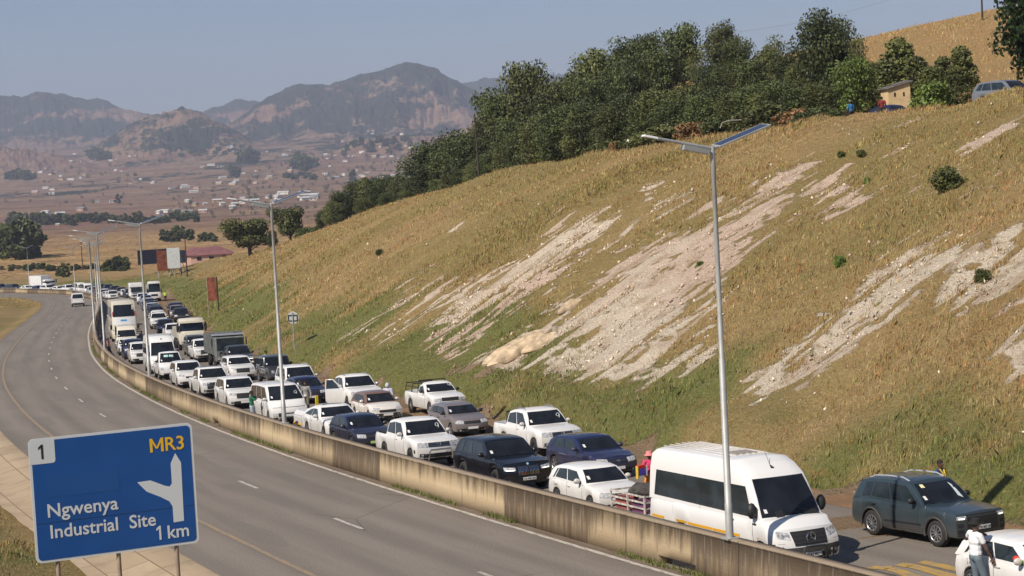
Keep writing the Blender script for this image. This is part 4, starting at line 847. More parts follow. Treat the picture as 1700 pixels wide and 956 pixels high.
        if thick:   # rim that goes back into the body
            N = len(v); back = [q-d*.03 for q in P]; mb.v += [tuple(x) for x in back]
            edge = [i for i in range(k)]+[j*k+nu for j in range(1, nv+1)]+[nv*k+i for i in range(nu-1, -1, -1)]+[j*k for j in range(nv-1, 0, -1)]
            for a, b in zip(edge, edge[1:]+edge[:1]): mb.f.append((a, b, b+N, a+N))
        return s.add(name, mb.mesh(name, m, 40), parent)
    def windows(s):
        p = s.p; H, b = p['H'], p['belt']; zt = H-.10; zb = b+.025; ws = p['wsm']
        wt = p.get('wst', H-.085); wz = max(p.get('wsb', b+.02), p['hoodc']+p['crown']+.012)
        s.patch('x', [(-(s.yat(wz)-ws*.7), wz), (s.yat(wz)-ws*.7, wz), (s.yat(wt)-ws*1.25, wt), (-(s.yat(wt)-ws*1.25), wt)], p.get('glassm', GLASS), 'windscreen', n=(14, 14), off=.013)
        if p['disc'] and p['lod'] < 2:
            y = -(s.yat(wz)-.17); s.patch('x', [(y, wz+.10), (y+.09, wz+.10), (y+.08, wz+.20), (y-.01, wz+.20)], PLATE, 'licence_disc', off=.018, n=(1, 1))
        if p['rear']:
            s.patch('x', [(-(s.yat(b)-.12), b+.08), (s.yat(b)-.12, b+.08), (s.yat(zt)-.14, zt-.04), (-(s.yat(zt)-.14), zt-.04)], GLASS, 'rear_window', n=(6, 5), sgn=-1)
            for sg in (1, -1): s.patch('x', [(sg*(p['W']/2-.16), b-.32), (sg*(p['W']/2-.06), b-.32), (sg*(p['W']/2-.08), b-.02), (sg*(p['W']/2-.18), b-.02)], TAIL, 'tail_lamp', n=(2, 3), sgn=-1)
            s.patch('x', [(-.26, .62), (.26, .62), (.26, .74), (-.26, .74)], PLATE, 'number_plate', n=(3, 1), sgn=-1)
            s.patch('x', [(-p['W']/2+.1, .34), (p['W']/2-.1, .34), (p['W']/2-.1, .52), (-p['W']/2+.1, .52)], PLAS, 'rear_bumper', n=(5, 2), sgn=-1, off=.02)
        xa = np.array(p.get('side', (p['xwb']-.34, p['xft']-.13, p['xrb']+.30, p['xrt']+.22)))   # front bottom, front top, rear bottom, rear top
        cuts = [0]+list(p['pil'])+[1]; zt2 = p.get('sidetop', H-.12); zb2 = p.get('sidebot', zb)
        for sg in (1, -1):
            for i in range(len(cuts)-1):
                g = .035/abs(xa[0]-xa[2]); u0, u1 = cuts[i]+(g if i else 0), cuts[i+1]-(g if i < len(cuts)-2 else 0)
                B = lambda u: xa[0]+(xa[2]-xa[0])*u; Tt = lambda u: xa[1]+(xa[3]-xa[1])*u
                cl = lambda x, z: min(z, s.zr(x)-.105)
                br = p.get('brise', .05); q = [(B(u0), zb2+br*u0), (B(u1), zb2+br*u1), (Tt(u1), cl(Tt(u1), zt2)), (Tt(u0), cl(Tt(u0), zt2))]
                if i == len(cuts)-2 and p.get('qslant'): q[1] = (q[1][0]+p['qslant'], zb2)
                # pull the pane slightly toward vertical pillars
                s.patch('y', q, p.get('sglass', GLASS2 if sg > 0 or p['lod'] else GLASS2), 'side_window', n=(5, 4), sgn=sg)
            if p['lod'] == 0:
                for u in ([0]+p['pil'] if p['doors'] is None else p['doors']):
                    x = xa[0]+(xa[2]-xa[0])*u+(.05 if u == 0 else 0)
                    s.patch('y', [(x-.007, p['sill']+.12), (x+.007, p['sill']+.12), (x+.007, p['belt']-.01), (x-.007, p['belt']-.01)], PLAS, 'door_gap', n=(1, 8), sgn=sg, off=.004)
                if p['handles']:
                    for u in (p['pil'] if p['doors'] is None else p['doors'])[:2]:
                        x = xa[0]+(xa[2]-xa[0])*u+.16; hit = s.ray('y', x, p['belt']-.14, sg)
                        if hit: s.add('door_handle', MB().box((0, 0, 0), (.17, .035, .028)).mesh('door_handle', s.paint if p['mirror'] == 'paint' else PLAS), loc=(x, hit.y+sg*.015, p['belt']-.14))
    def front(s):
        p = s.p; W = p['W']; hl = p['hl']; lm = LENS
        for sg in (1, -1):
            y0, z0, y1, z1 = hl; sl_ = p.get('hls', .03)
            s.patch('x', [(sg*y0, z0), (sg*y1, z0+sl_), (sg*y1, z1+sl_), (sg*y0, z1)], lm, 'headlight', off=.010, n=(5, 3), thick=1)
            if p['lit']: s.patch('x', [(sg*(y0+.06), z0+.015), (sg*(y1-.05), z0+.02), (sg*(y1-.05), z0+.05), (sg*(y0+.06), z0+.045)], LENSLIT, 'daytime_lamp', off=.02, n=(3, 1))
            if p['fog']:
                y = W/2-.25; z = p['fogz']; s.patch('x', [(sg*(y-.10), z-.06), (sg*(y+.10), z-.06), (sg*(y+.10), z+.06), (sg*(y-.10), z+.06)], PLAS, 'fog_lamp_recess', off=.008, n=(2, 2))
                if p['lod'] == 0: s.patch('x', [(sg*(y-.04), z-.035), (sg*(y+.04), z-.035), (sg*(y+.04), z+.035), (sg*(y-.04), z+.035)], LENS, 'fog_lamp', off=.018, n=(1, 1))
        g = p['grille']
        if g:
            s.patch('x', [(-g[0]*p.get('gtap', 1), g[1]), (g[0]*p.get('gtap', 1), g[1]), (g[0], g[2]), (-g[0], g[2])], PLAS, 'grille', off=.014, n=(8, 3), thick=1)
            for i in range(p['bars'] if p['lod'] < 2 else 0):
                z = g[1]+(g[2]-g[1])*(i+.6)/(p['bars']+.2)
                s.patch('x', [(-g[0]*.95, z-.007), (g[0]*.95, z-.007), (g[0]*.95, z+.007), (-g[0]*.95, z+.007)], CHROME if p['chrome'] else CLAD, 'grille_bar', off=.022, n=(8, 1))
        k = p['intake']
        if k: s.patch('x', [(-k[0], k[1]), (k[0], k[1]), (k[0]*.94, k[2]), (-k[0]*.94, k[2])], PLAS, 'lower_intake', off=.010, n=(8, 2), thick=1)
        if p['badge'] and p['lod'] < 2:
            z = (g[1]+g[2])/2; r = p['badge']; h = s.ray('x', 0, z); b = MB(); n = 16
            if h:
                b.tube([(r*math.cos(t), r*math.sin(t), 0) for t in np.linspace(0, 2*math.pi, 17)], r*.12, 5)
                if p.get('star'):
                    for a in (90, 210, 330): b.tube([(0, 0, 0), (r*.97*math.cos(math.radians(a)), r*.97*math.sin(math.radians(a)), 0)], [r*.13, r*.04], 4)
                if p.get('vw'):
                    q = [(-.62, .62), (-.32, -.08), (0, .42), (.32, -.08), (.62, .62)]; q2 = [(-.75, .25), (-.36, -.86), (0, -.1), (.36, -.86), (.75, .25)]
                    for Q in (q, q2): b.tube([(a*r, c*r, 0) for a, c in Q], r*.09, 4)
                s.add('badge', b.mesh('badge', CHROME, 40), loc=(h.x+.035, 0, z), rot=(math.pi/2, 0, math.pi/2))
        if p['lod'] < 2:
            z = p['platez']; h = s.ray('x', 0, z)
            if h:
                pl = s.add('number_plate', MB().box((0, 0, 0), (.012, .50, .11)).mesh('number_plate', PLATEG if p.get('gplate') else PLATE), loc=(h.x+.03, 0, z))
                if p['plate']:
                    s.add('lettering', textmesh(p['plate'], .095, INK), pl, loc=(.008, 0, -.034), rot=(math.pi/2, 0, math.pi/2))
        x = p['xwb']-p.get('mx', .42); 
        for sg in (1, -1):
            mm = s.paint if p['mirror'] == 'paint' else PLAS; y = sg*(s.yat(p['belt'])+.13); sz = p.get('msz', (.13, .20, .15))
            b = MB(); b.ball((0, 0, 0), (sz[0]*.62, sz[1]*.60, sz[2]*.60), nu=8, nv=6); s.add('mirror', b.mesh('mirror', mm, 60), loc=(x, y, p['belt']+.04+sz[2]/2))
            b = MB(); b.box((0, 0, 0), (.05, .14, .03)); s.add('mirror_arm', b.mesh('mirror_arm', PLAS), loc=(x, y-sg*.10, p['belt']+.04))
    def wheels(s):
        p = s.p; t, r, d = wheelmesh(p['wr'], p['tw'], p['rim'])
        for a in s.axles:
            for sg in (1, -1):
                o = s.add('wheel', t, loc=(a, sg*(p['W']/2-p['tw']/2-.015), p['wr'])); 
                if sg < 0: o.rotation_euler = (0, 0, math.pi)
                q = s.add('rim', r, o); 
                if p['rimm']: q.material_slots[0].link = 'OBJECT'; q.material_slots[0].material = p['rimm']
                if p['lod'] == 0: s.add('hub_disc', d, o)
    def trim(s):
        p = s.p; W = p['W']; L = p['L']
        if p['H'] > 1.2 and p['lod'] == 0: s.patch('x', [(-W/2+.10, p['sill']+.03), (W/2-.10, p['sill']+.03), (W/2-.12, p['sill']+.12), (-W/2+.12, p['sill']+.12)], PLAS, 'bumper_lip', off=.008, n=(8, 1))
        if p['clad']:
            ra = p['wr']+.075
            for a in s.axles:
                for sg in (1, -1):
                    b = MB(); b.tube([(a+ra*math.cos(t), sg*(W/2-.012), p['wr']+ra*math.sin(t)) for t in np.linspace(-.25, math.pi+.25, 15)], .036, 5); s.add('arch_trim', b.mesh('arch_trim', CLAD, 50))
            for sg in (1, -1):
                x0, x1 = s.axles[0]-p['wr']-.08, s.axles[1]+p['wr']+.08
                s.patch('y', [(x0, p['sill']+.07), (x1, p['sill']+.07), (x1, p['sill']+.20), (x0, p['sill']+.20)], CLAD, 'side_sill', sgn=sg, off=.012, n=(4, 2))
        if p['rails']:
            for sg in (1, -1):
                pts = []
                for u in np.linspace(0, 1, 7):
                    x = p['xft']-.15+(p['xrt']+.2-p['xft']+.15)*u; h = s.ray('z', x, sg*(s.yat(p['H'])-.13)); pts.append((x, sg*(s.yat(p['H'])-.12), (h.z if h else p['H'])+(.055 if 0 < u < 1 else .0)))
                s.add('roof_rail', MB().tube(pts, .02, 5).mesh('roof_rail', p.get('railm', RIM), 50))
        if p['sunroof']:
            a, b = p['xft']-.25, p['xft']-1.15; y = s.yat(p['H'])-.24; s.patch('z', [(a, -y), (a, y), (b, y), (b, -y)], GLASS, 'sunroof', n=(4, 4), off=.008)
        if p['lod'] == 0 and p['H'] > 2.5:
            for y0 in (-.45, .18):
                a = s.ray('x', y0, p.get('wsb', p['belt']+.02)+.02); c = s.ray('x', y0+.42, p.get('wsb', p['belt']+.02)+.10)
                if a and c: s.add('wiper', MB().tube([a+Vector((.02, 0, 0)), c+Vector((.02, 0, 0))], .010, 4).mesh('wiper', PLAS))
            if p['H'] < 2: s.add('antenna', MB().tube([(0, 0, 0), (-.09, 0, .07)], [.03, .008], 5).mesh('antenna', PLAS), loc=(p['xrt']+.45, 0, s.zr(p['xrt']+.45)+p['rcrown']))
        if p['bed']:
            s.add('load_bed', MB().box(((-L+.10+p['bed']-.02)/2, 0, p['belt']-.30), (L+p['bed']-.16, W*.72, .02)).mesh('load_bed', DARKIN))
def place(o, t, off, yaw=0, rev=False, lift=0.0):
    """stand a vehicle on the road: station t, offset off; faces the camera unless rev"""
    x, y = XY(t, off); tx = float(np.interp(t, _tt, _dx)); ty = float(np.interp(t, _tt, _dy)); z = float(zF(y))+.002+lift
    d = Vector((tx, ty, 0))*(1 if rev else -1); d.rotate(Matrix.Rotation(math.radians(yaw), 3, 'Z'))
    x2, y2 = x+d.x*3, y+d.y*3; f = Vector((d.x*3, d.y*3, float(zF(y2))-float(zF(y)))).normalized()
    up = Vector((0, KS if y < 400 else 0, 1)); l_ = up.cross(f).normalized(); u = f.cross(l_).normalized()
    M = Matrix((f, l_, u)).transposed().to_4x4(); M.translation = Vector((x, y, z)); o.matrix_world = M; return o
def copy_tree(o, parent=None):
    c = o.copy(); COL.objects.link(c)
    c.parent = parent
    for ch in o.children: copy_tree(ch, c)
    return c
def clone(v, newpaint=None):
    """a copy of a vehicle and each of its parts"""
    r = v.root.copy(); COL.objects.link(r); r.parent = None
    def rec(a, b):
        for ch in a.children:
            c = ch.copy(); COL.objects.link(c); c.parent = b
            if newpaint and c.type == 'MESH' and c.data.materials and c.data.materials[0] == v.paint:
                c.material_slots[0].link = 'OBJECT'; c.material_slots[0].material = newpaint
            rec(ch, c)
    rec(v.root, r); return r

# ------------------------------------------------------------------ the vehicles one by one, nearest first
def V(name, paintm, label, cat, t, off, yaw=0, group='vehicles queuing towards the border', **kw):
    v = Veh(name, paintm, **kw); tag(v.root, label, cat, group); place(v.root, t, off, yaw); return v
def vanprof(L, H, belt, xwb, wt, xw): return [(-L+.03, belt-.05), (-L+.06, H-.55), (-L+.16, H-.16), (-L+.42, H-.04), (-L*.6, H), (xw-.75, H-.02), (xw-.36, H-.16), (xw, wt), ((xw+xwb)/2+.02, (wt+belt)/2), (xwb, belt-.05)]
VAN = dict(L=6.97, W=2.02, H=2.78, wb=4.1, fo=1.02, wr=.35, sill=.30, belt=1.34, hoodc=1.33, hoodf=1.10, xwb=-.86, xft=-1.70, xrt=-6.7, xrb=-6.93, wtop=.845, nose=[(.2, .12), (.35, 0), (.6, .0), (.8, .06), (1.02, .20), (1.3, .3)],
    curv=(.22, .06), prof=vanprof(6.97, 2.78, 1.34, -.86, 2.38, -1.60), wst=2.33, wsb=1.37, side=(-1.36, -1.72, -6.6, -6.5), sidebot=1.36, sidetop=2.14, pil=[.205], skip=None, rcrown=.05,
    hl=(.58, .86, .90, 1.04), hls=.05, grille=(.54, .70, 1.06), gtap=.92, bars=3, intake=(.60, .30, .50), platez=.46, mirror='p', msz=(.2, .24, .36), mx=.30, badge=.135, star=True, fogz=.50, doors=[.0, .215], handles=True)
van = V('minibus', WHITE, 'large white high-roof minibus with a yellow side stripe, pulling a cage trailer', 'minibus', -1.85, 3.1, plate='MW 63 MD GP', **VAN)
for sg in (1, -1):
    for a, b in ((-.98, -1.15), (-1.95, -3.35), (-3.38, -5.35), (-6.0, -6.9)): van.patch('y', [(a, .765), (b, .765), (b, .84), (a, .84)], YSTR, 'reflective_stripe', sgn=sg, off=.006, n=(5, 1))
    for a, b in ((-1.50, -4.65), (-5.60, -6.9)): van.patch('y', [(a, .34), (b, .34), (b, .73), (a, .73)], CLAD, 'lower_cladding', sgn=sg, off=.012, n=(8, 3), thick=1)
    van.patch('y', [(-.62, .30), (-.16, .30), (-.16, .78), (-.45, .76)], CLAD, 'bumper_corner', sgn=sg, off=.010, n=(4, 4))
    van.patch('z', [(-.84, sg*.28-.26*(sg < 0)+.02), (-.84, sg*.28+.26*(sg > 0)+.30*(sg > 0)), (-1.0, sg*.28+.26*(sg > 0)+.30*(sg > 0)), (-1.0, sg*.28-.26*(sg < 0)+.02)], PLAS, 'bonnet_vent', off=.006, n=(3, 1))
    van.patch('y', [(-4.02, 1.30), (-4.03, 1.30), (-4.03, 2.06), (-4.02, 2.06)], PLAS, 'panel_gap', sgn=sg, off=.012, n=(1, 4))
van.patch('x', [(-.93, .26), (.93, .26), (.95, .66), (-.95, .66)], CLAD, 'front_bumper', off=.008, n=(14, 4), thick=1)
for i in range(7): van.add('roof_rib', MB().box((0, 0, 0), (3.6, .035, .02)).mesh('roof_rib', WHITE), loc=(-4.7, -.6+i*.2, van.ray('z', -4.7, -.6+i*.2).z+.008))
van.patch('z', [(-3.0, -.33), (-3.0, .33), (-3.55, .33), (-3.55, -.33)], mat('hatch_grey', (.30, .26, .22), .5), 'roof_hatch', off=.035, n=(3, 3), thick=1)
h = van.ray('z', -1.75, 0); van.add('aerial', MB().tube([(0, 0, 0), (-.12, 0, .07)], [.05, .02], 6).tube([(-.1, 0, .05), (-.35, 0, .42)], .006, 4).mesh('aerial', PLAS), loc=h)
van.add('bull_bar', MB().tube([(.06, -.35, .28), (.10, -.35, .62), (.10, -.28, .68), (.10, .28, .68), (.10, .35, .62), (.06, .35, .28)], .022, 6).mesh('bull_bar', PLAS, 50))


suv = V('suv', TEAL, 'grey-green boxy SUV with a slatted black grille beside the large minibus', 'SUV', -2.0, 8.55, 4, plate='JZ 92 MZ GP', L=4.5, W=1.87, H=1.69, wb=2.67, fo=.88, wr=.365, tw=.24, sill=.27, belt=1.08, hoodc=1.06, hoodf=.96, xwb=-1.28,
    xft=-2.02, xrt=-4.05, xrb=-4.36, wtop=.80, nose=[(.2, .10), (.35, .02), (.5, 0), (.9, .03), (.98, .10)], curv=(.10, .08), hl=(.56, .80, .86, .90), hls=.0, grille=(.56, .48, .93), gtap=.95, bars=0, intake=(.6, .26, .38), platez=.56,
    rails=True, clad=True, mirror='p', rim='multi', pil=[.44, .80], fog=False, lit=True, qslant=.10, railm=SILVER)
for i in range(15): suv.patch('x', [(-.54+i*.077-.012, .50), (-.54+i*.077+.012, .50), (-.54+i*.077+.012, .90), (-.54+i*.077-.012, .90)], CLAD, 'grille_slat', off=.03, n=(1, 3))
for sg in (1, -1):
    for z in (.44, .60): suv.patch('x', [(sg*.66, z), (sg*.84, z), (sg*.84, z+.10), (sg*.66, z+.10)], PLAS, 'bumper_slot', off=.010, n=(2, 2))
    suv.patch('y', [(-1.45, .53), (-3.0, .50), (-3.0, .54), (-1.45, .57)], PLAS, 'door_strip', sgn=sg, off=.012, n=(4, 1))
    suv.add('brake_caliper', MB().box((0, 0, 0), (.06, .03, .15)).mesh('brake_caliper', RED), loc=(suv.axles[0]-.13, sg*(.935-.075), .36)); suv.add('brake_caliper', MB().box((0, 0, 0), (.06, .03, .15)).mesh('brake_caliper', RED), loc=(suv.axles[1]-.13, sg*(.935-.075), .36))
suv.patch('x', [(.46, 1.22), (.62, 1.14), (.52, 1.50), (.44, 1.56)], mat('paper_pass', (.6, .68, .68), .5), 'windscreen_paper', off=.02, n=(1, 3))
suv.patch('x', [(-.57, 1.50), (-.44, 1.50), (-.44, 1.58), (-.55, 1.58)], mat('yellow_pass', (.75, .7, .4), .5), 'entry_sticker', off=.02, n=(1, 1))

HATCH = dict(L=3.98, W=1.70, H=1.46, wb=2.47, fo=.80, wr=.30, tw=.19, sill=.22, belt=.94, hoodc=.95, hoodf=.80, xwb=-1.02, xft=-1.72, xrt=-3.50, xrb=-3.88, wtop=.80, nose=[(.15, .14), (.30, .03), (.45, 0), (.66, .04), (.82, .18)],
    hl=(.42, .60, .79, .76), grille=(.40, .62, .73), bars=1, intake=(.60, .24, .40), platez=.42, pil=[.48, .90], badge=.06, vw=True, fogz=.32, qslant=.06, tail=[(.3, .06), (.5, 0), (.8, .05), (.95, .10)])
pw = V('hatchback', WHITE, 'white hatchback cut by the right edge of the photo, a man leaning on its roof', 'hatchback', -9.9, 5.15, 0, **HATCH)
pw.patch('x', [(-.56, 1.26), (-.42, 1.26), (-.42, 1.34), (-.54, 1.34)], MATS['yellow_pass'], 'entry_sticker', off=.02, n=(1, 1))
polo = V('hatchback', WHITE, 'small white hatchback right behind the cage trailer, in front of the wall', 'hatchback', 9.7, 3.75, 0, **HATCH)
GOLF = dict(HATCH); GOLF.update(L=4.3, W=1.79, H=1.47, wb=2.63, fo=.87, wr=.32, tw=.22, belt=.95, hoodc=.97, hoodf=.81, xwb=-1.15, xft=-1.92, xrt=-3.72, xrb=-4.16, sunroof=True, chrome=True)
V('hatchback', NAVY, 'dark blue hatchback with black sunroof and silver wheels beside the black SUV', 'hatchback', 17.3, 7.55, 2, **GOLF)
X5 = dict(L=4.92, W=2.0, H=1.74, wb=2.975, fo=.88, wr=.40, tw=.29, sill=.26, belt=1.13, hoodc=1.13, hoodf=1.02, xwb=-1.36, xft=-2.10, xrt=-4.35, xrb=-4.72, wtop=.77, nose=[(.2, .12), (.35, .03), (.55, 0), (.8, .03), (.96, .14)], curv=(.20, .12), plate='CA 469 003',
    hl=(.50, .76, .90, .88), hls=.03, grille=(.42, .58, .92), bars=0, intake=(.55, .26, .40), platez=.47, rim='multi', rimm=RIMD, pil=[.45, .80], lit=True, chrome=True, badge=None, mirror='paint', qslant=.12)
x5 = V('suv', BLACK, 'glossy black SUV with a twin chrome-slatted grille by the wall', 'SUV', 16.9, 3.75, 0, **X5)
for sg in (1, -1):
    for i in range(7): x5.patch('x', [(sg*(.05+i*.055)-.010, .61), (sg*(.05+i*.055)+.010, .61), (sg*(.05+i*.055)+.010, .90), (sg*(.05+i*.055)-.010, .90)], CHROME, 'grille_slat', off=.028, n=(1, 3))
h = x5.ray('x', 0, .98); x5.add('badge', MB().tube([(0, 0, 0), (.012, 0, .006)], .045, 12).mesh('badge', mat('roundel', (.3, .5, .7), .3)), loc=h)

DCAB = dict(L=5.25, W=1.95, H=1.83, wb=3.1, fo=.92, wr=.375, tw=.25, sill=.36, belt=1.18, hoodc=1.20, hoodf=1.09, xwb=-1.32, xft=-2.05, xrt=-3.55, xrb=-3.74, wtop=.78, bed=-3.74, deck=1.12, nose=[(.3, .12), (.45, .02), (.6, 0), (.95, .03), (1.10, .14)],
    hl=(.48, .86, .88, 1.04), hls=.0, grille=(.46, .86, 1.03), bars=2, chrome=True, intake=(.68, .44, .60), platez=.66, pil=[.50], badge=.08, vw=True, fogz=.55, rimm=RIMD, handles=True, side=(-1.62, -2.18, -3.58, -3.50))
am = V('pickup', WHITE, 'white double-cab pickup with steel bull bar behind the black SUV', 'pickup', 25.6, 3.75, 0, **DCAB)
am.add('bull_bar', MB().tube([(.02, -.50, .36), (.10, -.50, .55), (.12, -.44, .76), (.12, .44, .76), (.10, .50, .55), (.02, .50, .36)], .035, 7).mesh('bull_bar', CHROME, 50))
for sg in (1, -1): am.patch('y', [(-.42, .62), (-.30, .62), (-.30, .76), (-.42, .76)], PLAS, 'paw_sticker', sgn=sg, off=.008, n=(1, 1))
am.add('tonneau_cover', MB().box((0, 0, 0), (1.40, 1.62, .03)).mesh('tonneau_cover', PLAS), loc=(-4.50, 0, 1.15))
am2 = V('pickup', WHITE, 'white double-cab pickup with silver roof rails in the far lane, behind the dark blue hatchback', 'pickup', 24.9, 8.9, 0, **dict(DCAB, rails=True))
am2.add('sports_bar', MB().tube([(-3.85, -.82, 1.15), (-4.1, -.70, 1.62), (-4.1, .70, 1.62), (-3.85, .82, 1.15)], .04, 6).mesh('sports_bar', PLAS, 50))
V('hatchback', GREY, 'dusty brownish-grey small car between the two white pickups', 'hatchback', 35.0, 8.9, 0, **dict(HATCH, H=1.42, vw=False, badge=None, mirror='p'))
SCAB = dict(DCAB); SCAB.update(L=5.1, W=1.80, H=1.70, xft=-1.98, xrt=-2.55, xrb=-2.72, bed=-2.72, pil=[], side=(-1.60, -2.10, -2.58, -2.50), badge=None, chrome=False, mirror='p', rim='steel', rimm=None, hl=(.48, .84, .84, 1.0))
hx = V('pickup', WHITE, 'white single-cab pickup with black rails and hoops over its load bed', 'pickup', 44.4, 11.2, 0, **SCAB)
r_ = MB()
for x in (-2.85, -3.9, -4.95): r_.tube([(x, -.80, 1.12), (x, -.72, 1.55 if x < -3 else 1.78), (x, .72, 1.55 if x < -3 else 1.78), (x, .80, 1.12)], .03, 5)
for y in (-.76, .76): r_.tube([(-2.85, y, 1.40), (-4.95, y, 1.40)], .025, 5)
r_.tube([(-4.95, 0, 1.55), (-3.4, -.3, 1.5)], .03, 5); hx.add('bed_rails', r_.mesh('bed_rails', PLAS, 50))
V('hatchback', NIGHT, 'dark navy hatchback with tinted windows and a pale green number plate by the wall', 'hatchback', 33.1, 3.6, 0, **dict(GOLF, sunroof=False, chrome=False, gplate=True, plate='', glassm=GLASS))
CPE = dict(L=4.85, W=1.93, H=1.60, wb=2.87, fo=.88, wr=.365, tw=.27, sill=.26, belt=1.06, hoodc=1.08, hoodf=.94, xwb=-1.35, xft=-2.15, xrt=-3.3, xrb=-4.62, wtop=.74, hl=(.48, .73, .86, .87), grille=(.42, .58, .85), bars=1, chrome=True, pil=[.52], sunroof=True, rim='five', badge=.07, star=True,
    side=(-1.75, -2.25, -4.05, -3.25), sidetop=1.45)
V('suv', WHITE, 'white coupe-backed SUV with a dark sunroof, towing a small covered trailer', 'SUV', 37.5, 3.7, 0, **CPE)
V('hatchback', OFFW, 'white hatchback with a brown roof and arms showing at its side window', 'hatchback', 44.6, 7.9, 0, **dict(HATCH, roofm=BRONZE, badge=None, vw=False, intake=(.66, .24, .48), grille=(.44, .54, .66)))
dc = V('pickup', WHITE, 'white double-cab pickup with its near front door swung open', 'pickup', 52.0, 9.0, 0, **dict(DCAB, rails=True, badge=None, hl=(.48, .88, .88, 1.06)))
# the open door: skin, glass, handle
d_ = empty('open_door'); d_.parent = dc.root; sg = -1; d_.location = (-1.38, -.95, 0); d_.rotation_euler = (0, 0, math.radians(64))
link(bpy.data.objects.new('door_skin', MB().box((-.52, 0, .80), (1.04, .07, .78)).mesh('door_skin', WHITE)), d_)
link(bpy.data.objects.new('door_glass', MB().add([(-.98, 0, 1.20), (-.25, 0, 1.20), (-.62, .06, 1.66), (-.94, .06, 1.66)], [(0, 1, 2, 3)]).mesh('door_glass', GLASS2)), d_)
link(bpy.data.objects.new('door_frame', MB().tube([(-1.02, 0, 1.18), (-.98, .06, 1.70), (-.60, .06, 1.70), (-.10, 0, 1.18)], .03, 5).mesh('door_frame', WHITE, 50)), d_)
V('hatchback', NAVY, 'dark blue small hatchback half hidden behind the open pickup door', 'hatchback', 58.6, 7.6, 0, **dict(HATCH, badge=None, vw=False))
STA = dict(L=5.25, W=2.0, H=1.99, wb=3.27, fo=.90, wr=.345, sill=.26, belt=1.20, hoodc=1.20, hoodf=.98, xwb=-.58, xft=-1.72, xrt=-5.0, xrb=-5.18, wtop=.82, nose=[(.2, .10), (.35, .02), (.5, 0), (.75, .06), (.9, .16), (1.0, .26)], curv=(.22, .08),
    hl=(.66, .40, .88, .60), hls=0, grille=(.62, .44, .62), bars=4, intake=(.6, .28, .38), platez=.50, fog=False, pil=[.30, .64], badge=None, side=(-1.05, -1.85, -4.9, -4.85))
st = V('minivan', WHITE, 'white smooth-nosed minivan beside the person in green', 'minivan', 48.0, 3.7, 0, **STA)
st.patch('x', [(-.86, .885), (.86, .885), (.86, .905), (-.86, .905)], PLAS, 'light_bar', off=.01, n=(10, 1))
SUVD = dict(L=4.7, W=1.88, H=1.72, belt=1.08, hoodc=1.10, hoodf=1.0, xwb=-1.25, xft=-1.98, xrt=-4.2, xrb=-4.55, wb=2.75, wr=.36, hl=(.48, .78, .86, .93), grille=(.46, .64, .92), intake=(.62, .30, .48))
V('suv', WHITE, 'big white SUV with a black windscreen top behind the white minivan', 'SUV', 63.4, 8.3, 0, **dict(SUVD, W=1.95, H=1.82, chrome=True, railm=SILVER, rails=True))
V('suv', WHITE, 'white SUV with wide black grille just behind the person in green', 'SUV', 59.0, 3.7, 0, **dict(SUVD, badge=None, plate=''))
JEEP = dict(L=4.6, W=1.88, H=1.85, wb=2.95, fo=.62, wr=.40, sill=.45, belt=1.18, hoodc=1.14, hoodf=1.06, xwb=-1.55, xft=-1.85, xrt=-4.40, xrb=-4.48, wtop=.88, nose=[(.3, .0), (.6, 0), (1.1, .06)], curv=(.02, .03), hl=(.50, .80, .70, .98), hls=0, grille=(.44, .70, 1.0), bars=0, intake=None,
    fog=False, mirror='p', pil=[.42, .74], roofm=DGREY, side=(-1.72, -1.92, -4.38, -4.34), crown=.01, clad=False)
V('off_roader', DGREY, 'dark grey upright off-roader with flat roof behind the lamp post', 'off-roader', 74.8, 9.2, 0, **JEEP)
V('suv', WHITE, 'white crossover beside the dark grey upright off-roader', 'SUV', 80.4, 7.6, 0, **dict(SUVD, L=4.3, W=1.8, H=1.66, badge=None))
fj = V('pickup', WHITE, 'white pickup with a black and chrome roof rack and black lower grille by the wall', 'pickup', 67.6, 3.7, 0, **dict(DCAB, H=1.85, grille=(.62, .64, 1.04), bars=1, rails=True, badge=None, sunroof=True))
V('suv', WHITE, 'white SUV with big round fog lamp surrounds, behind the pickup with the roof rack', 'SUV', 77.8, 3.7, 0, **dict(SUVD, L=4.45, hls=.05, grille=(.40, .70, .82)))
K27 = dict(L=4.9, W=1.74, H=1.97, wb=2.6, fo=1.1, wr=.33, sill=.36, belt=1.22, hoodc=1.20, hoodf=1.02, xwb=-.62, xft=-1.30, xrt=-1.85, xrb=-1.95, bed=-1.95, deck=1.0, wtop=.82, nose=[(.2, .06), (.4, 0), (.6, .0), (.9, .05), (1.05, .16)], curv=(.14, .02),
    hl=(.58, .72, .80, .92), grille=None, intake=(.62, .38, .50), platez=.60, pil=[], side=(-1.0, -1.42, -1.85, -1.82), fog=False, mirror='p', rim='steel', badge=None)
k27 = V('pickup', WHITE, 'small white flat-nosed pickup truck with a green-white card in the windscreen', 'light truck', 87.2, 3.6, 0, **K27)
k27.patch('x', [(-.42, 1.62), (-.12, 1.62), (-.12, 1.76), (-.42, 1.76)], mat('windscreen_card', (.45, .7, .66), .5), 'windscreen_card', off=.02, n=(1, 1)); k27.patch('x', [(-.05, 1.62), (.25, 1.60), (.25, 1.74), (-.05, 1.76)], MATS['windscreen_card'], 'windscreen_card', off=.02, n=(1, 1))
V2 = dict(VAN, lod=1, disc=False, fog=False, star=True)
van2 = V('minibus', WHITE, 'white high-roof minibus rising behind the small flat-nosed white truck', 'minibus', 94.2, 3.9, 0, **V2)
h = van2.ray('z', -1.75, 0); van2.add('aerial', MB().tube([(0, 0, 0), (-.12, 0, .09)], [.06, .03], 6).mesh('aerial', PLAS), loc=h)
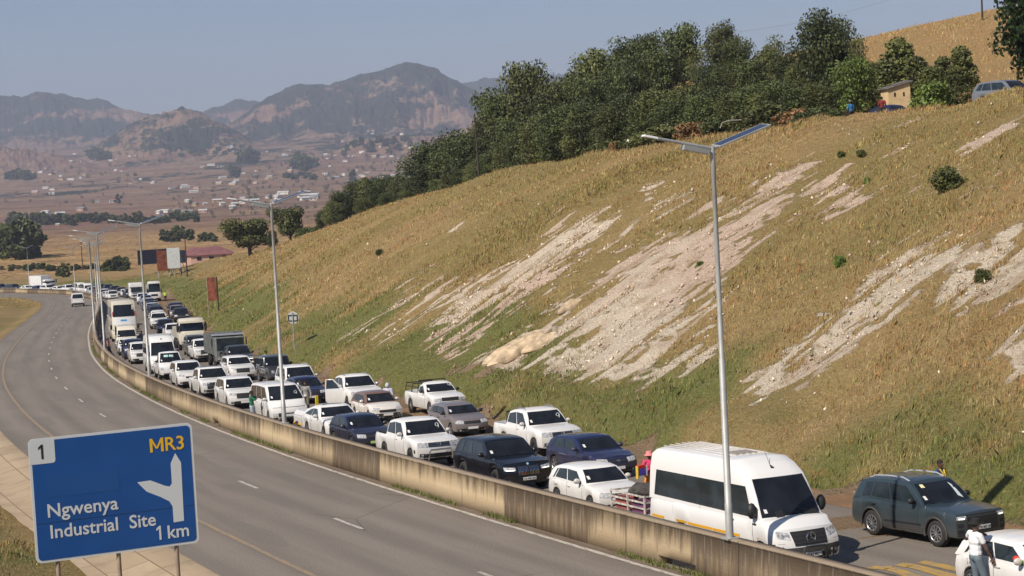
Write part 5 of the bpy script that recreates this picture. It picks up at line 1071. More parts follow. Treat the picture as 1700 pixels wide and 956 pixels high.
van2.patch('x', [(-.93, .26), (.93, .26), (.95, .62), (-.95, .62)], CLAD, 'front_bumper', off=.008, n=(14, 4), thick=1)
dp = V('pickup', DGREY, 'charcoal pickup with lit lamps pulling a tall grey truck canopy', 'pickup', 91.2, 9.3, 0, **dict(DCAB, lit=True, grille=(.5, .72, .96), chrome=True, mirror='p', badge=None, rimm=None))
V('pickup', WHITE, 'white double-cab pickup left of the tall grey canopy, with a big chrome grille', 'pickup', 104.8, 8.3, 0, **dict(DCAB, badge=None, grille=(.46, .68, 1.04), bars=4, hl=(.5, .88, .88, 1.04)))
LSUV = dict(SUVD, lod=1, fog=True, badge=None); LH = dict(HATCH, lod=1, badge=None, vw=False); LDC = dict(DCAB, lod=1, badge=None)
s1 = V('suv', DGREY, 'dark SUV tucked under the front of the cream lorry', 'SUV', 114.5, 8.6, 0, **LSUV)
s2 = V('suv', WHITE, 'white SUV partly behind the third lamp post, behind the second minibus', 'SUV', 108.5, 3.4, 0, **dict(LSUV, L=4.5))
s3 = V('suv', NAVY, 'navy SUV with a chrome lower trim, third from the cream minibus', 'SUV', 116.0, 3.3, 0, **dict(LSUV, H=1.66))
s4 = V('hatchback', WHITE, 'narrow white car peeping out beside the navy SUV', 'hatchback', 123.5, 3.1, 0, **LH)
QT = dict(L=5.9, W=1.95, H=2.30, wb=3.86, fo=1.0, wr=.34, sill=.28, belt=1.28, hoodc=1.26, hoodf=1.04, xwb=-.45, xft=-1.30, xrt=-5.7, xrb=-5.86, wtop=.86, curv=(.18, .06), nose=[(.2, .08), (.4, 0), (.6, 0), (.9, .08), (1.05, .2)], hl=(.60, .70, .86, .88), grille=(.5, .74, .84), bars=1,
    intake=(.5, .32, .44), pil=[.22, .55, .8], lod=1, badge=None, side=(-.95, -1.45, -5.6, -5.55), prof=vanprof(5.9, 2.30, 1.28, -.45, 2.0, -1.15), wst=1.93)
qt = V('minibus', CREAM, 'cream minibus taxi in front of the coach', 'minibus', 131.5, 3.4, 0, **QT)

# cage trailer behind the first minibus
def trailer_root(label, cat, t, off, yaw=0, name='trailer'):
    r = empty(name); tag(r, label, cat); place(r, t, off, yaw); return r
RUSTW = mat('chipped_white_steel', (.50, .46, .40), rough=.7, var=.45, vscale=9)
tr = trailer_root('small white cage trailer loaded with bundles between minibus and white hatchback', 'trailer', 5.75, 3.1)
f_ = MB()
for z in (.62, .80, .98, 1.16):
    for y in (-.70, .70): f_.box((-1.15, y, z), (2.1, .03, .05))
    for x in (-.1, -2.2): f_.box((x, 0, z), (.03, 1.4, .05))
for x in (-.1, -1.15, -2.2):
    for y in (-.70, .70): f_.box((x, y, .84), (.05, .05, .72))
f_.build('cage', RUSTW, tr)
MB().box((-1.15, 0, .50), (2.15, 1.44, .10)).box((-1.15, .74, .42), (.9, .16, .05)).box((-1.15, -.74, .42), (.9, .16, .05)).box((-1.85, -.72, .42), (.5, .02, .2)).build('chassis', RUSTW, tr)
MB().tube([(-.1, 0, .48), (.75, 0, .48)], .035, 6).build('drawbar', RUSTW, tr)
for sg in (1, -1):
    t_, r2, d2 = wheelmesh(.29, .17, 'steel'); o = link(bpy.data.objects.new('wheel', t_), tr); o.location = (-1.15, sg*.74, .29); o.rotation_euler = (0, 0, 0 if sg > 0 else math.pi); link(bpy.data.objects.new('rim', r2), o)
MB().box((-2.21, -.35, .55), (.02, .3, .1)).build('number_plate', PLATE, tr)
def lump(name, c, r, m, label, cat, t, off, seed=0, sharp=80):
    b = MB(); b.ball((0, 0, 0), r, nu=18, nv=12); rg = random.Random(seed)
    ph = [rg.uniform(0, 6) for _ in range(9)]
    b.v = [(x*(1+.18*math.sin(7*y+ph[0])*math.cos(6*x+ph[1])), y*(1+.15*math.sin(6*x+ph[2])), z*(1+.22*math.sin(9*x+ph[3])*math.cos(8*y+ph[4]))) for x, y, z in b.v]
    b.v = [(x+c[0], y+c[1], z+c[2]) for x, y, z in b.v]
    o = b.build(name, m, None, sharp); tag(o, label, cat); place(o, t, off); return o
DCL = mat('dark_cloth', (.05, .045, .04), rough=.95, var=.6, vscale=5)
lump('bundle', (-1.05, 0, 1.20), (.85, .58, .20), DCL, 'dark cloth bundle heaped over the top of the cage trailer', 'bundle', 5.75, 3.1, 3)
def boxthing(name, c, d, m, label, cat, t, off, bevel=.02):
    o = MB().box(c, d).build(name, m, None, None, bevel); tag(o, label, cat); place(o, t, off); return o
boxthing('suitcase', (-1.75, -.40, .80), (.7, .45, .38), mat('red_case', (.30, .08, .07), .6, var=.3), 'dull red case low in the rear of the cage trailer', 'suitcase', 5.75, 3.1)
boxthing('suitcase', (-.65, -.38, .80), (.75, .5, .36), mat('purple_case', (.16, .05, .13), .6, var=.3), 'purple case in the front half of the cage trailer', 'suitcase', 5.75, 3.1)
boxthing('suitcase', (-.7, .30, .82), (.8, .5, .40), mat('black_case', (.02, .02, .022), .6, var=.3), 'black case deep inside the cage trailer', 'suitcase', 5.75, 3.1)
# covered trailer behind the coupe SUV
tr = trailer_root('small white trailer with domed cover behind the coupe-backed SUV', 'trailer', 42.75, 3.7)
MB().box((-1.0, 0, .62), (1.9, 1.35, .42)).build('tub', WHITE, tr, None, .05)
MB().box((-1.0, 0, .95), (1.92, 1.38, .26), None, .82).build('cover', WHITE, tr, None, .06)
MB().tube([(-.1, 0, .45), (.55, 0, .45)], .035, 6).build('drawbar', PLAS, tr)
MB().box((-1.0, -.70, .44), (1.7, .04, .08)).box((-1.0, .70, .44), (1.7, .04, .08)).build('side_reflector', YSTR, tr)
for sg in (1, -1):
    t_, r2, d2 = wheelmesh(.28, .17, 'steel'); o = link(bpy.data.objects.new('wheel', t_), tr); o.location = (-1.2, sg*.70, .28); o.rotation_euler = (0, 0, 0 if sg > 0 else math.pi); link(bpy.data.objects.new('rim', r2), o)
# tall grey canopy on wheels behind the charcoal pickup: a steel tipper body
tp = trailer_root('tall grey steel tipper truck body behind the charcoal pickup', 'truck', 96.8, 9.1, name='tipper_truck')
TG = mat('scuffed_grey_steel', (.20, .21, .20), rough=.55, metal=.3, var=.3, vscale=2.5)
b_ = MB(); b_.box((-2.9, -1.2, 1.8), (4.6, .08, 1.5)).box((-2.9, 1.2, 1.8), (4.6, .08, 1.5)).box((-5.2, 0, 1.8), (.08, 2.4, 1.5)).box((-.6, 0, 1.9), (.08, 2.4, 1.7)).box((-2.9, 0, 1.35), (4.6, 2.4, .1))
for i in range(8): b_.box((-.8-i*.6, -1.26, 1.8), (.08, .06, 1.5)); b_.box((-.8-i*.6, 1.26, 1.8), (.08, .06, 1.5))
b_.build('tipper_body', TG, tp)
MB().box((-.02, 0, 2.55), (1.15, 2.45, .08)).build('cab_canopy', mat('canopy_grey', (.34, .35, .40), .4), tp)
cb = MB(); cb.box((0.15, 0, 1.45), (1.2, 2.25, 1.9)); cb.build('cab', TG, tp, None, .08)
MB().box((.77, 0, 1.85), (.03, 2.0, .9)).build('windscreen', GLASS2, tp)
MB().box((.77, 0, 1.0), (.04, 1.6, .5)).build('grille', PLAS, tp)
for sg in (1, -1):
    MB().box((.78, sg*.85, .75), (.03, .3, .18)).build('headlight', LENS, tp); MB().box((.4, sg*1.33, 2.0), (.12, .08, .6)).build('mirror', PLAS, tp)
    for x in (0, -3.6): o = link(bpy.data.objects.new('wheel', wheelmesh(.5, .3, 'steel')[0]), tp); o.location = (x, sg*1.0, .5)
MB().box((-2.2, 0, .75), (5.8, .9, .25)).build('chassis', DARKIN, tp)

# cream cab-over lorry with a drop-side body
def lorry(label, paintm, t, off, tall=3.0, cargo=None, cap=False, name='lorry', yaw=0, sleeper=False):
    H = tall; p = dict(L=2.25, W=2.4, H=H, wb=.0, fo=1.25, wr=.50, tw=.30, sill=.55, belt=1.72, hoodc=1.70, hoodf=1.68, xwb=-.10, xft=-.30, xrt=-2.1, xrb=-2.2, wtop=.93, nose=[(.5, .02), (.7, 0), (1.5, .02), (1.7, .05)], curv=(.10, .02), hl=(.78, .72, 1.04, .90), hls=0,
        grille=(.62, 1.02, 1.42), bars=3, intake=(.95, .58, .68), platez=.66, pil=[.6], side=(-.55, -.62, -2.0, -2.0), fog=False, mirror='p', msz=(.22, .22, .75), mx=.05, rim='steel', lod=1, badge=None, wst=H-.42, wsb=1.80, sidetop=H-.4, sidebot=1.8, disc=False, axles=[])
    v = Veh(name, paintm, **p); tag(v.root, label, 'lorry', 'vehicles queuing towards the border'); place(v.root, t, off, yaw)
    v.add('chassis', MB().box((-5.0, 0, .85), (6.2, .9, .25)).mesh('chassis', DARKIN))
    for x in (-5.6, -6.9):
        for sg in (1, -1): v.add('wheel', wheelmesh(.5, .3, 'steel')[0], loc=(x, sg*1.0, .5))
    if cargo: v.add('cargo_body', MB().box((-5.3, 0, 1.1+cargo[1]/2), (5.6, 2.4, cargo[1])).mesh('cargo_body', cargo[0]))
    if cap: v.add('sun_visor', MB().box((.02, 0, H-.30), (.28, 2.3, .10)).mesh('sun_visor', paintm))
    return v
man = lorry('cream cab-over lorry with dark grille facing the camera above the white cars', CREAM, 124.5, 9.0, 2.95, (CREAM, .9), True)
lump('crate_load', (0, 0, 0), (.9, .5, .5), mat('pale_load', (.45, .38, .28), .9, var=.5, vscale=6), 'pale heap of tied goods on a low vehicle beside the cream lorry', 'load', 131, 6.9, 5).location.z += .9
act = lorry('white cab-over lorry with dark mirrors at the head of the far lane near the billboards', WHITE, 300, 10.8, 3.8, (mat('trailer_grey', (.3, .3, .3), .6), 2.1), True)
# coach
bus = Veh('coach', CREAM, L=12, W=2.6, H=4.3, wb=6.2, fo=2.5, wr=.48, tw=.30, sill=.34, belt=1.35, hoodc=1.33, hoodf=1.30, xwb=-.06, xft=-.55, xrt=-11.8, xrb=-11.95, wtop=.92, nose=[(.3, .06), (.6, 0), (1.2, .04)], curv=(.34, .08), hl=(.82, .66, 1.12, .84), hls=.03, grille=(.3, .62, .78), bars=1,
    intake=(.8, .40, .52), platez=.5, pil=[.12, .26, .40, .54, .68, .84], side=(-.9, -1.1, -11.6, -11.6), fog=False, mirror='p', msz=(.2, .22, .5), mx=-.35, rim='steel', lod=1, badge=None, sidebot=2.5, sidetop=3.6, wsb=2.66, wst=3.9, disc=False, rcrown=.07, prof=None, wsm=.16)
tag(bus.root, 'tall cream and white coach with red marker panels by the windscreen', 'coach', 'vehicles queuing towards the border'); place(bus.root, 149, 3.7, 1)
bus.patch('x', [(-1.0, 1.05), (1.0, 1.05), (.98, 1.75), (-.98, 1.75)], GLASS2, 'lower_windscreen', off=.014, n=(10, 4)); bus.patch('x', [(-1.15, 1.82), (1.15, 1.82), (1.12, 2.60), (-1.12, 2.60)], WHITE, 'front_panel', off=.012, n=(10, 4)); bus.patch('x', [(-.34, 2.18), (.30, 2.18), (.30, 2.36), (-.34, 2.36)], mat('blue_logo', (.04, .28, .62), .5), 'blue_sign', off=.02, n=(3, 1))
for sg in (1, -1): bus.patch('x', [(sg*1.08, 2.75), (sg*1.18, 2.75), (sg*1.15, 3.2), (sg*1.07, 3.2)], RED, 'red_marker', off=.02, n=(1, 3))

SW_ = mat('chalk_white', (.6, .66, .66), .8)
for v_ in (am, am2, hx, st):   # a pale 9 marked at the edge of the windscreen
    h = v_.ray('x', .56, v_.p['belt']+.34)
    if h: v_.add('windscreen_number', MB().tube([(math.cos(a)*.065, math.sin(a)*.075+.05, 0) for a in np.linspace(0, 6.28, 10)], .013, 4).tube([(.065, .05, 0), (.06, -.06, 0), (.0, -.11, 0)], .013, 4).mesh('windscreen_number', SW_), loc=h+Vector((.03, 0, 0)), rot=(math.radians(62), 0, math.pi/2))

# ================================================================== STREET FURNITURE
# T-shaped solar lamps standing on the barrier
PANEL = mat('solar_cells', (.012, .02, .06), rough=.12, coat=1); WHT = mat('white_enamel', (.78, .78, .76), rough=.35)
def make_lamp():
    r = empty('street_lamp'); H = 9.95
    MB().tube([(0, 0, 0), (0, 0, .9), (0, 0, .91), (0, 0, 4.6), (0, 0, 4.62), (0, 0, H-.75), (0, 0, H-.74), (0, 0, H)], [.105, .10, .092, .082, .070, .058, .066, .066], 12).build('pole', GALV, r, 50)
    MB().box((0, 0, .02), (.34, .34, .04)).build('base_plate', GALV, r)
    MB().tube([(0, 0, H-.05), (-1.72, 0, H+.30)], [.045, .036], 8).build('lamp_arm', GALV, r, 50)
    MB().box((0, 0, 0), (.75, .20, .12), Matrix.Translation((-.50, 0, H-.05)) @ Matrix.Rotation(math.radians(11.5), 4, 'Y')).build('battery_box', GALV, r)
    MB().tube([(0, 0, H-.05), (1.62, 0, H+.46)], [.05, .04], 8).build('panel_arm', GALV, r, 50)
    a = math.atan2(.51, 1.62); M = Matrix.Translation((.86, 0, H+.25)) @ Matrix.Rotation(-a, 4, 'Y') @ Matrix.Rotation(math.radians(6), 4, 'X')
    MB().box((0, 0, .0), (1.62, .42, .035), M).build('panel_frame', GALV, r)
    MB().box((0, 0, .022), (1.50, .31, .008), M).build('solar_panel', PANEL, r)
    M2 = Matrix.Translation((-1.78, 0, H+.32)) @ Matrix.Rotation(math.atan2(.35, 1.72), 4, 'Y')
    MB().box((0, 0, 0), (.42, .17, .05), M2, .8).build('luminaire', WHT, r)
    return r
LT = [(-1.85, 'tallest-looking solar street lamp, nearest, rising in front of the large minibus'), (37.4, 'solar street lamp rising in front of the white minivan'), (76.0, 'solar street lamp beside the second high-roof minibus'), (114.4, 'solar street lamp by the cream minibus taxi, fourth from the camera'),
      (152.8, 'fifth solar street lamp, beside the coach'), (190, 'sixth solar street lamp, just past the coach'), (228, 'seventh solar street lamp, before the road bends'), (266, 'eighth solar street lamp along the bend'), (304, 'ninth solar street lamp along the bend'),
      (342, 'solar street lamp right of the oncoming white car'), (380, 'solar street lamp behind the white van in the far left queue'), (412, 'solar street lamp behind the far row of white vans'), (446, 'leftmost far solar street lamp at the edge of the dark trees'), (484, 'solar street lamp outside the far bend')]
lamp = make_lamp()
for i, (t, lab) in enumerate(LT):
    o = lamp if i == 0 else copy_tree(lamp); x, y = XY(t, .68 if i else .58); o.location = (x, y, float(zF(y))+1.165)
    tx = float(np.interp(t, _tt, _dx)); ty = float(np.interp(t, _tt, _dy)); o.rotation_euler = (0, 0, math.atan2(-tx, ty)+(0 if i == 0 else random.uniform(-.03, .03))); tag(o, lab, 'street lamp', 'solar street lamps on the barrier')

# ---- the blue direction sign
def lerp3(a, b, t): return a+(b-a)*t
SB = mat('sign_blue', (.004, .070, .27), rough=.45, var=.07, vscale=1.2); SW = mat('sign_white', (.62, .64, .64), rough=.45); SY = mat('sign_yellow', (.78, .46, .02), rough=.45); SBK = mat('sign_black', (.015, .015, .018), rough=.5); PST = mat('rusty_post', (.30, .22, .16), rough=.8, var=.3)
A0 = Vector((-11.86, 43.3, .22)); B0 = Vector((-8.18, 44.9, .22)); WD = (B0-A0).length; HT = 3.04
sg_ = empty('direction_sign', (0, 0, 0)); ux = (B0-A0).normalized(); uz = Vector((0, 0, 1)); un = ux.cross(uz)
sg_.matrix_world = Matrix((ux, -un, uz)).transposed().to_4x4(); sg_.location = A0           # local x along the board, y away, z up
tag(sg_, 'big blue road sign reading Ngwenya Industrial Site 1 km with a white forked arrow', 'road sign')
def rrect(w, h, r, x0=0, z0=0, n=6):
    P = []
    for cx, cz, a in ((w-r, h-r, 0), (r, h-r, 90), (r, r, 180), (w-r, r, 270)):
        for k in range(n+1): t = math.radians(a+90*k/n); P.append((x0+cx+r*math.cos(t), z0+cz+r*math.sin(t)))
    return P
def plate(P, y0, y1, name, m, par):
    n = len(P); b = MB(); b.add([(x, y0, z) for x, z in P]+[(x, y1, z) for x, z in P], [tuple(range(n)), tuple(range(2*n-1, n-1, -1))]+[(i, i+n, (i+1) % n+n, (i+1) % n) for i in range(n)]); return b.build(name, m, par)
plate(rrect(WD, HT, .13), 0, .03, 'border', SW, sg_); board = plate(rrect(WD-.12, HT-.12, .10, .06, .06), -.006, .0, 'board', SB, sg_)
plate([(.02, HT-.62)]+[(.56, HT-.62)]+[(.60, HT-.60)]+[(.62, HT-.55), (.62, HT-.055), (.16, HT-.055), (.09, HT-.08), (.045, HT-.16), (.02, HT-.3)], -.010, -.006, 'number_panel', SW, sg_)
arrow = [(3.40, .59), (3.40, .99), (3.33, 1.13), (3.11, 1.27), (2.78, 1.44), (2.56, 1.70), (2.89, 1.71), (3.25, 1.53), (3.36, 1.50), (3.42, 1.57), (3.42, 2.07), (3.55, 2.32), (3.68, 2.07), (3.66, .60)]
def tri(P, y0, y1, name, m, par, x0, z0):
    bm = bmesh.new(); vs = [bm.verts.new((x0+x, y0, z0+z)) for x, z in P]; f = bm.faces.new(vs); r = bmesh.ops.extrude_face_region(bm, geom=[f])
    for v_ in [g_ for g_ in r['geom'] if isinstance(g_, bmesh.types.BMVert)]: v_.co.y = y1
    bmesh.ops.triangulate(bm, faces=[f_ for f_ in bm.faces if len(f_.verts) > 4]); bmesh.ops.recalc_face_normals(bm, faces=bm.faces); me = bpy.data.meshes.new(name); bm.to_mesh(me); bm.free(); me.materials.append(m); return link(bpy.data.objects.new(name, me), par)
tri(arrow, -.011, -.006, 'arrow', SW, sg_, 0, 0)
def one(x, z, s, m): tri([(0, 0), (0, .56*s), (-.13*s, .46*s), (-.13*s, .56*s), (.02*s, .70*s), (.10*s, .70*s), (.10*s, 0)], -.016, -.010, 'lettering', m, sg_, x, z)
one(.29, HT-.50, .50, SBK); one(3.02, .20, .50, SW)
tri([(0, 0), (0, .345), (.06, .345), (.17, .13), (.28, .345), (.34, .345), (.34, 0), (.275, 0), (.275, .235), (.195, .085), (.145, .085), (.065, .235), (.065, 0)], -.015, -.012, 'lettering', SY, sg_, 2.93, HT-.64)
for txt, size, x, z, m in (('R3', .50, 3.55, HT-.64, SY), ('Ngwenya', .485, 1.19, 1.09, SW), ('Industrial  Site', .485, 1.66, .57, SW), ('km', .485, 3.50, .20, SW)):
    o = bpy.data.objects.new('lettering', textmesh(txt, size, m, extrude=.003)); link(o, sg_); o.scale = (.95 if 'S' not in txt else .93, .95, 1); o.location = (x, -.012, z+.01); o.rotation_euler = (math.pi/2, 0, 0)
MB().box((1.25, -.008, HT-1.22), (1.75, .004, .50)).build('patched_strip', mat('sign_blue_patch', (.007, .075, .27), rough=.3), sg_)
MB().box((WD/2, -.0075, HT-2.08), (WD-.14, .003, .008)).build('panel_joint', SBK, sg_)
for x in (.52, 2.0, 3.45): MB().tube([(x, .08, -4.2), (x, .08, HT-.1)], .055, 8).build('post', PST, sg_, 50)
# ---- small signs
def on_slope(name, px, py, label, cat): 
    P_ = onland(px, py); r = empty(name, P_); tag(r, label, cat); return r
r = on_slope('round_sign', 489, 581, 'back of a round traffic sign on a grey pole in the grass', 'road sign'); r.rotation_euler = (0, 0, -.3)
MB().tube([(0, 0, -.3), (0, 0, 2.95)], .045, 8).build('post', GALV, r, 50); MB().tube([(0, .05, 2.55), (0, .07, 2.55)], .50, 24).build('sign_disc', mat('sign_back', (.40, .40, .38), .5), r, 40)
MB().box((0, .0, 2.75), (.8, .04, .05)).box((0, .0, 2.32), (.8, .04, .05)).box((-.38, 0, 2.54), (.05, .04, .48)).box((.38, 0, 2.54), (.05, .04, .48)).build('bracket', SBK, r)
r = on_slope('information_sign', 355, 520, 'narrow brown sign board on two posts seen from behind', 'road sign'); r.rotation_euler = (0, 0, -.25)
bs = mat('brown_board', (.17, .045, .02), .8, var=.7, vscale=1.6); MB().box((0, 0, 3.0), (1.15, .08, 2.9)).build('board', bs, r)
for x in (-.68, .68): MB().tube([(x, .0, -.5), (x, .0, 4.5)], .07, 6).build('post', SBK if x > 0 else PST, r, 50)
# ---- billboards beyond the bend
def bb(X, Y, z, w, h, lift, yaw, m, label, posts=3, braces=False, name='billboard'):
    r = empty(name, (X, Y, z)); r.rotation_euler = (0, 0, yaw); tag(r, label, 'billboard'); MB().box((0, 0, lift+h/2), (w, .25, h)).build('board', m, r)
    for i in range(posts):
        x = -w*.42+w*.84*i/max(1, posts-1); MB().tube([(x, .35, -2), (x, .35, lift+h+.1)], .12, 6).build('post', GALV if braces else PST, r, 50)
        if braces: MB().tube([(x, .35, lift+h*.8), (x+1.0, 2.6, -1)], .09, 5).build('brace', GALV, r, 50)
    return r
def far_at(px, py, s): Y = FPX/s; ax, az = pixdir(px, py); return ax*Y, Y, CAMH+az*Y
x, y, z = far_at(262, 448, 6.6); bb(x, y, z, 9.6, 3.6, 1.6, .35, mat('navy_board', (.010, .012, .03), .6), 'wide dark navy billboard left of the brown one', 2)
x, y, z = far_at(272, 456, 6.8); bb(x, y, z, 2.9, 4.9, 1.0, .2, bs, 'tall rusty-brown billboard in the middle of the row', 2, True)
x, y, z = far_at(290, 456, 6.8); bb(x, y, z, 3.2, 5.0, 1.6, -.1, mat('pale_board', (.44, .46, .46), .6, var=.15), 'pale grey billboard back with long props', 3, True)
x, y, z = far_at(304, 448, 6.6); bb(x, y, z, 1.9, 3.2, 1.8, .1, MATS['navy_board'], 'small dark billboard at the right end of the row', 1)
# ---- utility poles
def upole(px, py, h, s, label, lean=0, arm=False, P_=None):
    if P_ is None: P_ = atdepth(px, s)
    r = empty('utility_pole', P_); tag(r, label, 'utility pole'); r.rotation_euler = (0, lean, 0); MB().tube([(0, 0, -.5), (0, 0, h)], [.16, .10], 8).build('pole', mat('creosoted_wood', (.05, .035, .028), .9, var=.3), r, 50)
    if arm: MB().box((0, 0, h-.25), (.9, .08, .08)).build('crossarm', MATS['creosoted_wood'], r)
    return r
upole(796, 300, 9.3, crest_s(796)*1.0, 'dark wooden pole leaning before the left part of the wood', -.02)
upole(0, 0, 7.5, 0, 'dark wooden pole on the golden hill cut by the top of the photo', 0, False, onland(1631, 34) or atdepth(1637, 14))
P0 = onland(311, 460); 
if P0: upole(0, 0, 9.0, 0, 'thin pole standing beside the pale billboard', 0, False, P0)
x, y, z = far_at(137, 440, 5.6); upole(0, 0, 8.0, 0, 'distant dark pole behind the far bend', 0, True, (x, y, z-1))
# overhead wire in the sky at the top
a_ = Vector((58, 330, 34)); b_ = Vector((12, 230, 27)); pts = [a_.lerp(b_, t)-Vector((0, 0, 2.2*math.sin(math.pi*t))) for t in np.linspace(0, 1, 12)]
x0, y0, z0 = far_at(1180, 58, 11.0); x1, y1, z1 = far_at(1500, -8, 9.0); A_ = Vector((x0, y0, z0)); B_ = Vector((x1, y1, z1))
tag(MB().tube([A_.lerp(B_, t)-Vector((0, 0, 1.0*math.sin(math.pi*t))) for t in np.linspace(0, 1.6, 14)], .022, 4).build('overhead_wire', GALV), 'thin overhead wire sagging across the sky above the wood', 'wire')

# ---- mud hut
X, Y, Z = atdepth(1492, 22.0); hut = empty('mud_hut', (X, Y, Z)); hut.rotation_euler = (0, 0, .15); tag(hut, 'little mustard mud hut with two tiny window holes and a loose tin roof', 'hut')
zb_ = CAMH+pixdir(1492, 176)[1]*Y-Z; w_, d_, h_ = 1.72, 1.6, 1.75
mud = mat('mud_plaster', (.60, .44, .24), .9, var=.15, vscale=1.5, bump=.5, bscale=6)
b = MB(); b.add([(-w_/2, -d_/2, -1.2), (w_/2, -d_/2, -1.2), (w_/2, d_/2, -1.2), (-w_/2, d_/2, -1.2), (-w_/2, -d_/2, zb_+1.3), (w_/2, -d_/2, zb_+1.75), (w_/2, d_/2, zb_+1.75), (-w_/2, d_/2, zb_+1.3)], [(0, 3, 2, 1), (4, 5, 6, 7), (0, 1, 5, 4), (1, 2, 6, 5), (2, 3, 7, 6), (3, 0, 4, 7)]); b.build('wall', mud, hut)
M = Matrix.Translation((0, 0, zb_+1.57)) @ Matrix.Rotation(-math.atan2(.45, w_), 4, 'Y'); b = MB(); b.box((0, 0, 0), (w_+.45, d_+.35, .05), M); b.box((.35, -.2, .08), (1.1, .9, .06), M); b.box((-.7, .1, .06), (.5, 1.2, .04), M); b.build('roof', mat('old_tin', (.22, .20, .19), .6, metal=.3, var=.4), hut)
for x in (-.35, .35): MB().box((x, -d_/2-.0, zb_+.85), (.13, .03, .30)).build('window', DARKIN, hut)
# ---- tripod with dish, cut brush, bare branch
P_ = onland(1045, 268) or atdepth(1045, crest_s(1045)); P_ = atdepth(1045, crest_s(1045)*1.0); r = empty('tripod', P_); tag(r, 'white dish on a tripod at the crest of the slope', 'tripod')
b = MB(); [b.tube([(0, 0, 1.35), (math.cos(a)*.55, math.sin(a)*.55, -.1)], .022, 5) for a in (0, 2.1, 4.2)]; b.build('tripod_legs', GALV, r); MB().ball((.12, -.1, 1.45), (.22, .10, .24)).build('dish', WHT, r, 60)
X, Y, Z = atdepth(1018, crest_s(1018)*.99); o = MB(); rg = random.Random(3)
for _ in range(60): a = rg.uniform(0, 6.28); o.tube([(rg.uniform(-.5, .3), rg.uniform(-.3, .3), 0), (rg.uniform(-.3, .5), rg.uniform(-.3, .3), rg.uniform(.6, 1.9))], .03, 4)
o = o.build('brush_pile', mat('dead_leaves', (.25, .12, .05), .9, var=.4)); o.location = (X, Y, Z); tag(o, 'pile of dead brown brush beside the tripod at the crest', 'brush pile')
X, Y, Z = atdepth(1222, crest_s(1222)*1.0); o = MB().tube([(-1.1, 0, .7), (-.9, 0, 1.15), (-.3, 0, 1.3), (.4, 0, 1.28), (1.1, 0, 1.35)], .035, 5).tube([(-.2, 0, 1.3), (0, .1, 1.6)], .02, 4).build('dead_branch', BARKP, None, 60); o.location = (X, Y, Z); tag(o, 'bare pale branch arching above the grass behind the nearest lamp head', 'branch')

# ================================================================== PEOPLE
SKIN = mat('brown_skin', (.115, .060, .036), rough=.5); HAIR = mat('black_hair', (.012, .010, .009), rough=.8); SHOE = mat('dark_shoe', (.03, .028, .028), rough=.7)
def cloth(name, c): return mat('cloth_'+name, c, rough=.9, var=.12, vscale=8)
def caps(b, p, q, r0, r1=None, n=10):
    r1 = r0 if r1 is None else r1; p = Vector(p); q = Vector(q); b.tube([p, p.lerp(q, .5), q], [r0, (r0+r1)/2, r1], n); b.ball(p, r0, nu=n, nv=6); b.ball(q, r1, nu=n, nv=6)
def fuse(b, name, m, par, vox):
    me = b.mesh(name, m); o = bpy.data.objects.new(name, me); COL.objects.link(o); md = o.modifiers.new('r', 'REMESH'); md.mode = 'VOXEL'; md.voxel_size = vox; md.use_smooth_shade = True
    sm = o.modifiers.new('s', 'SMOOTH'); sm.iterations = 3; sm.factor = .5
    dg = bpy.context.evaluated_depsgraph_get(); dg.update(); m2 = bpy.data.meshes.new_from_object(o.evaluated_get(dg)); m2.name = name; bpy.data.objects.remove(o)
    if not m2.materials: m2.materials.append(m)
    m2.shade_smooth(); return link(bpy.data.objects.new(name, m2), par)
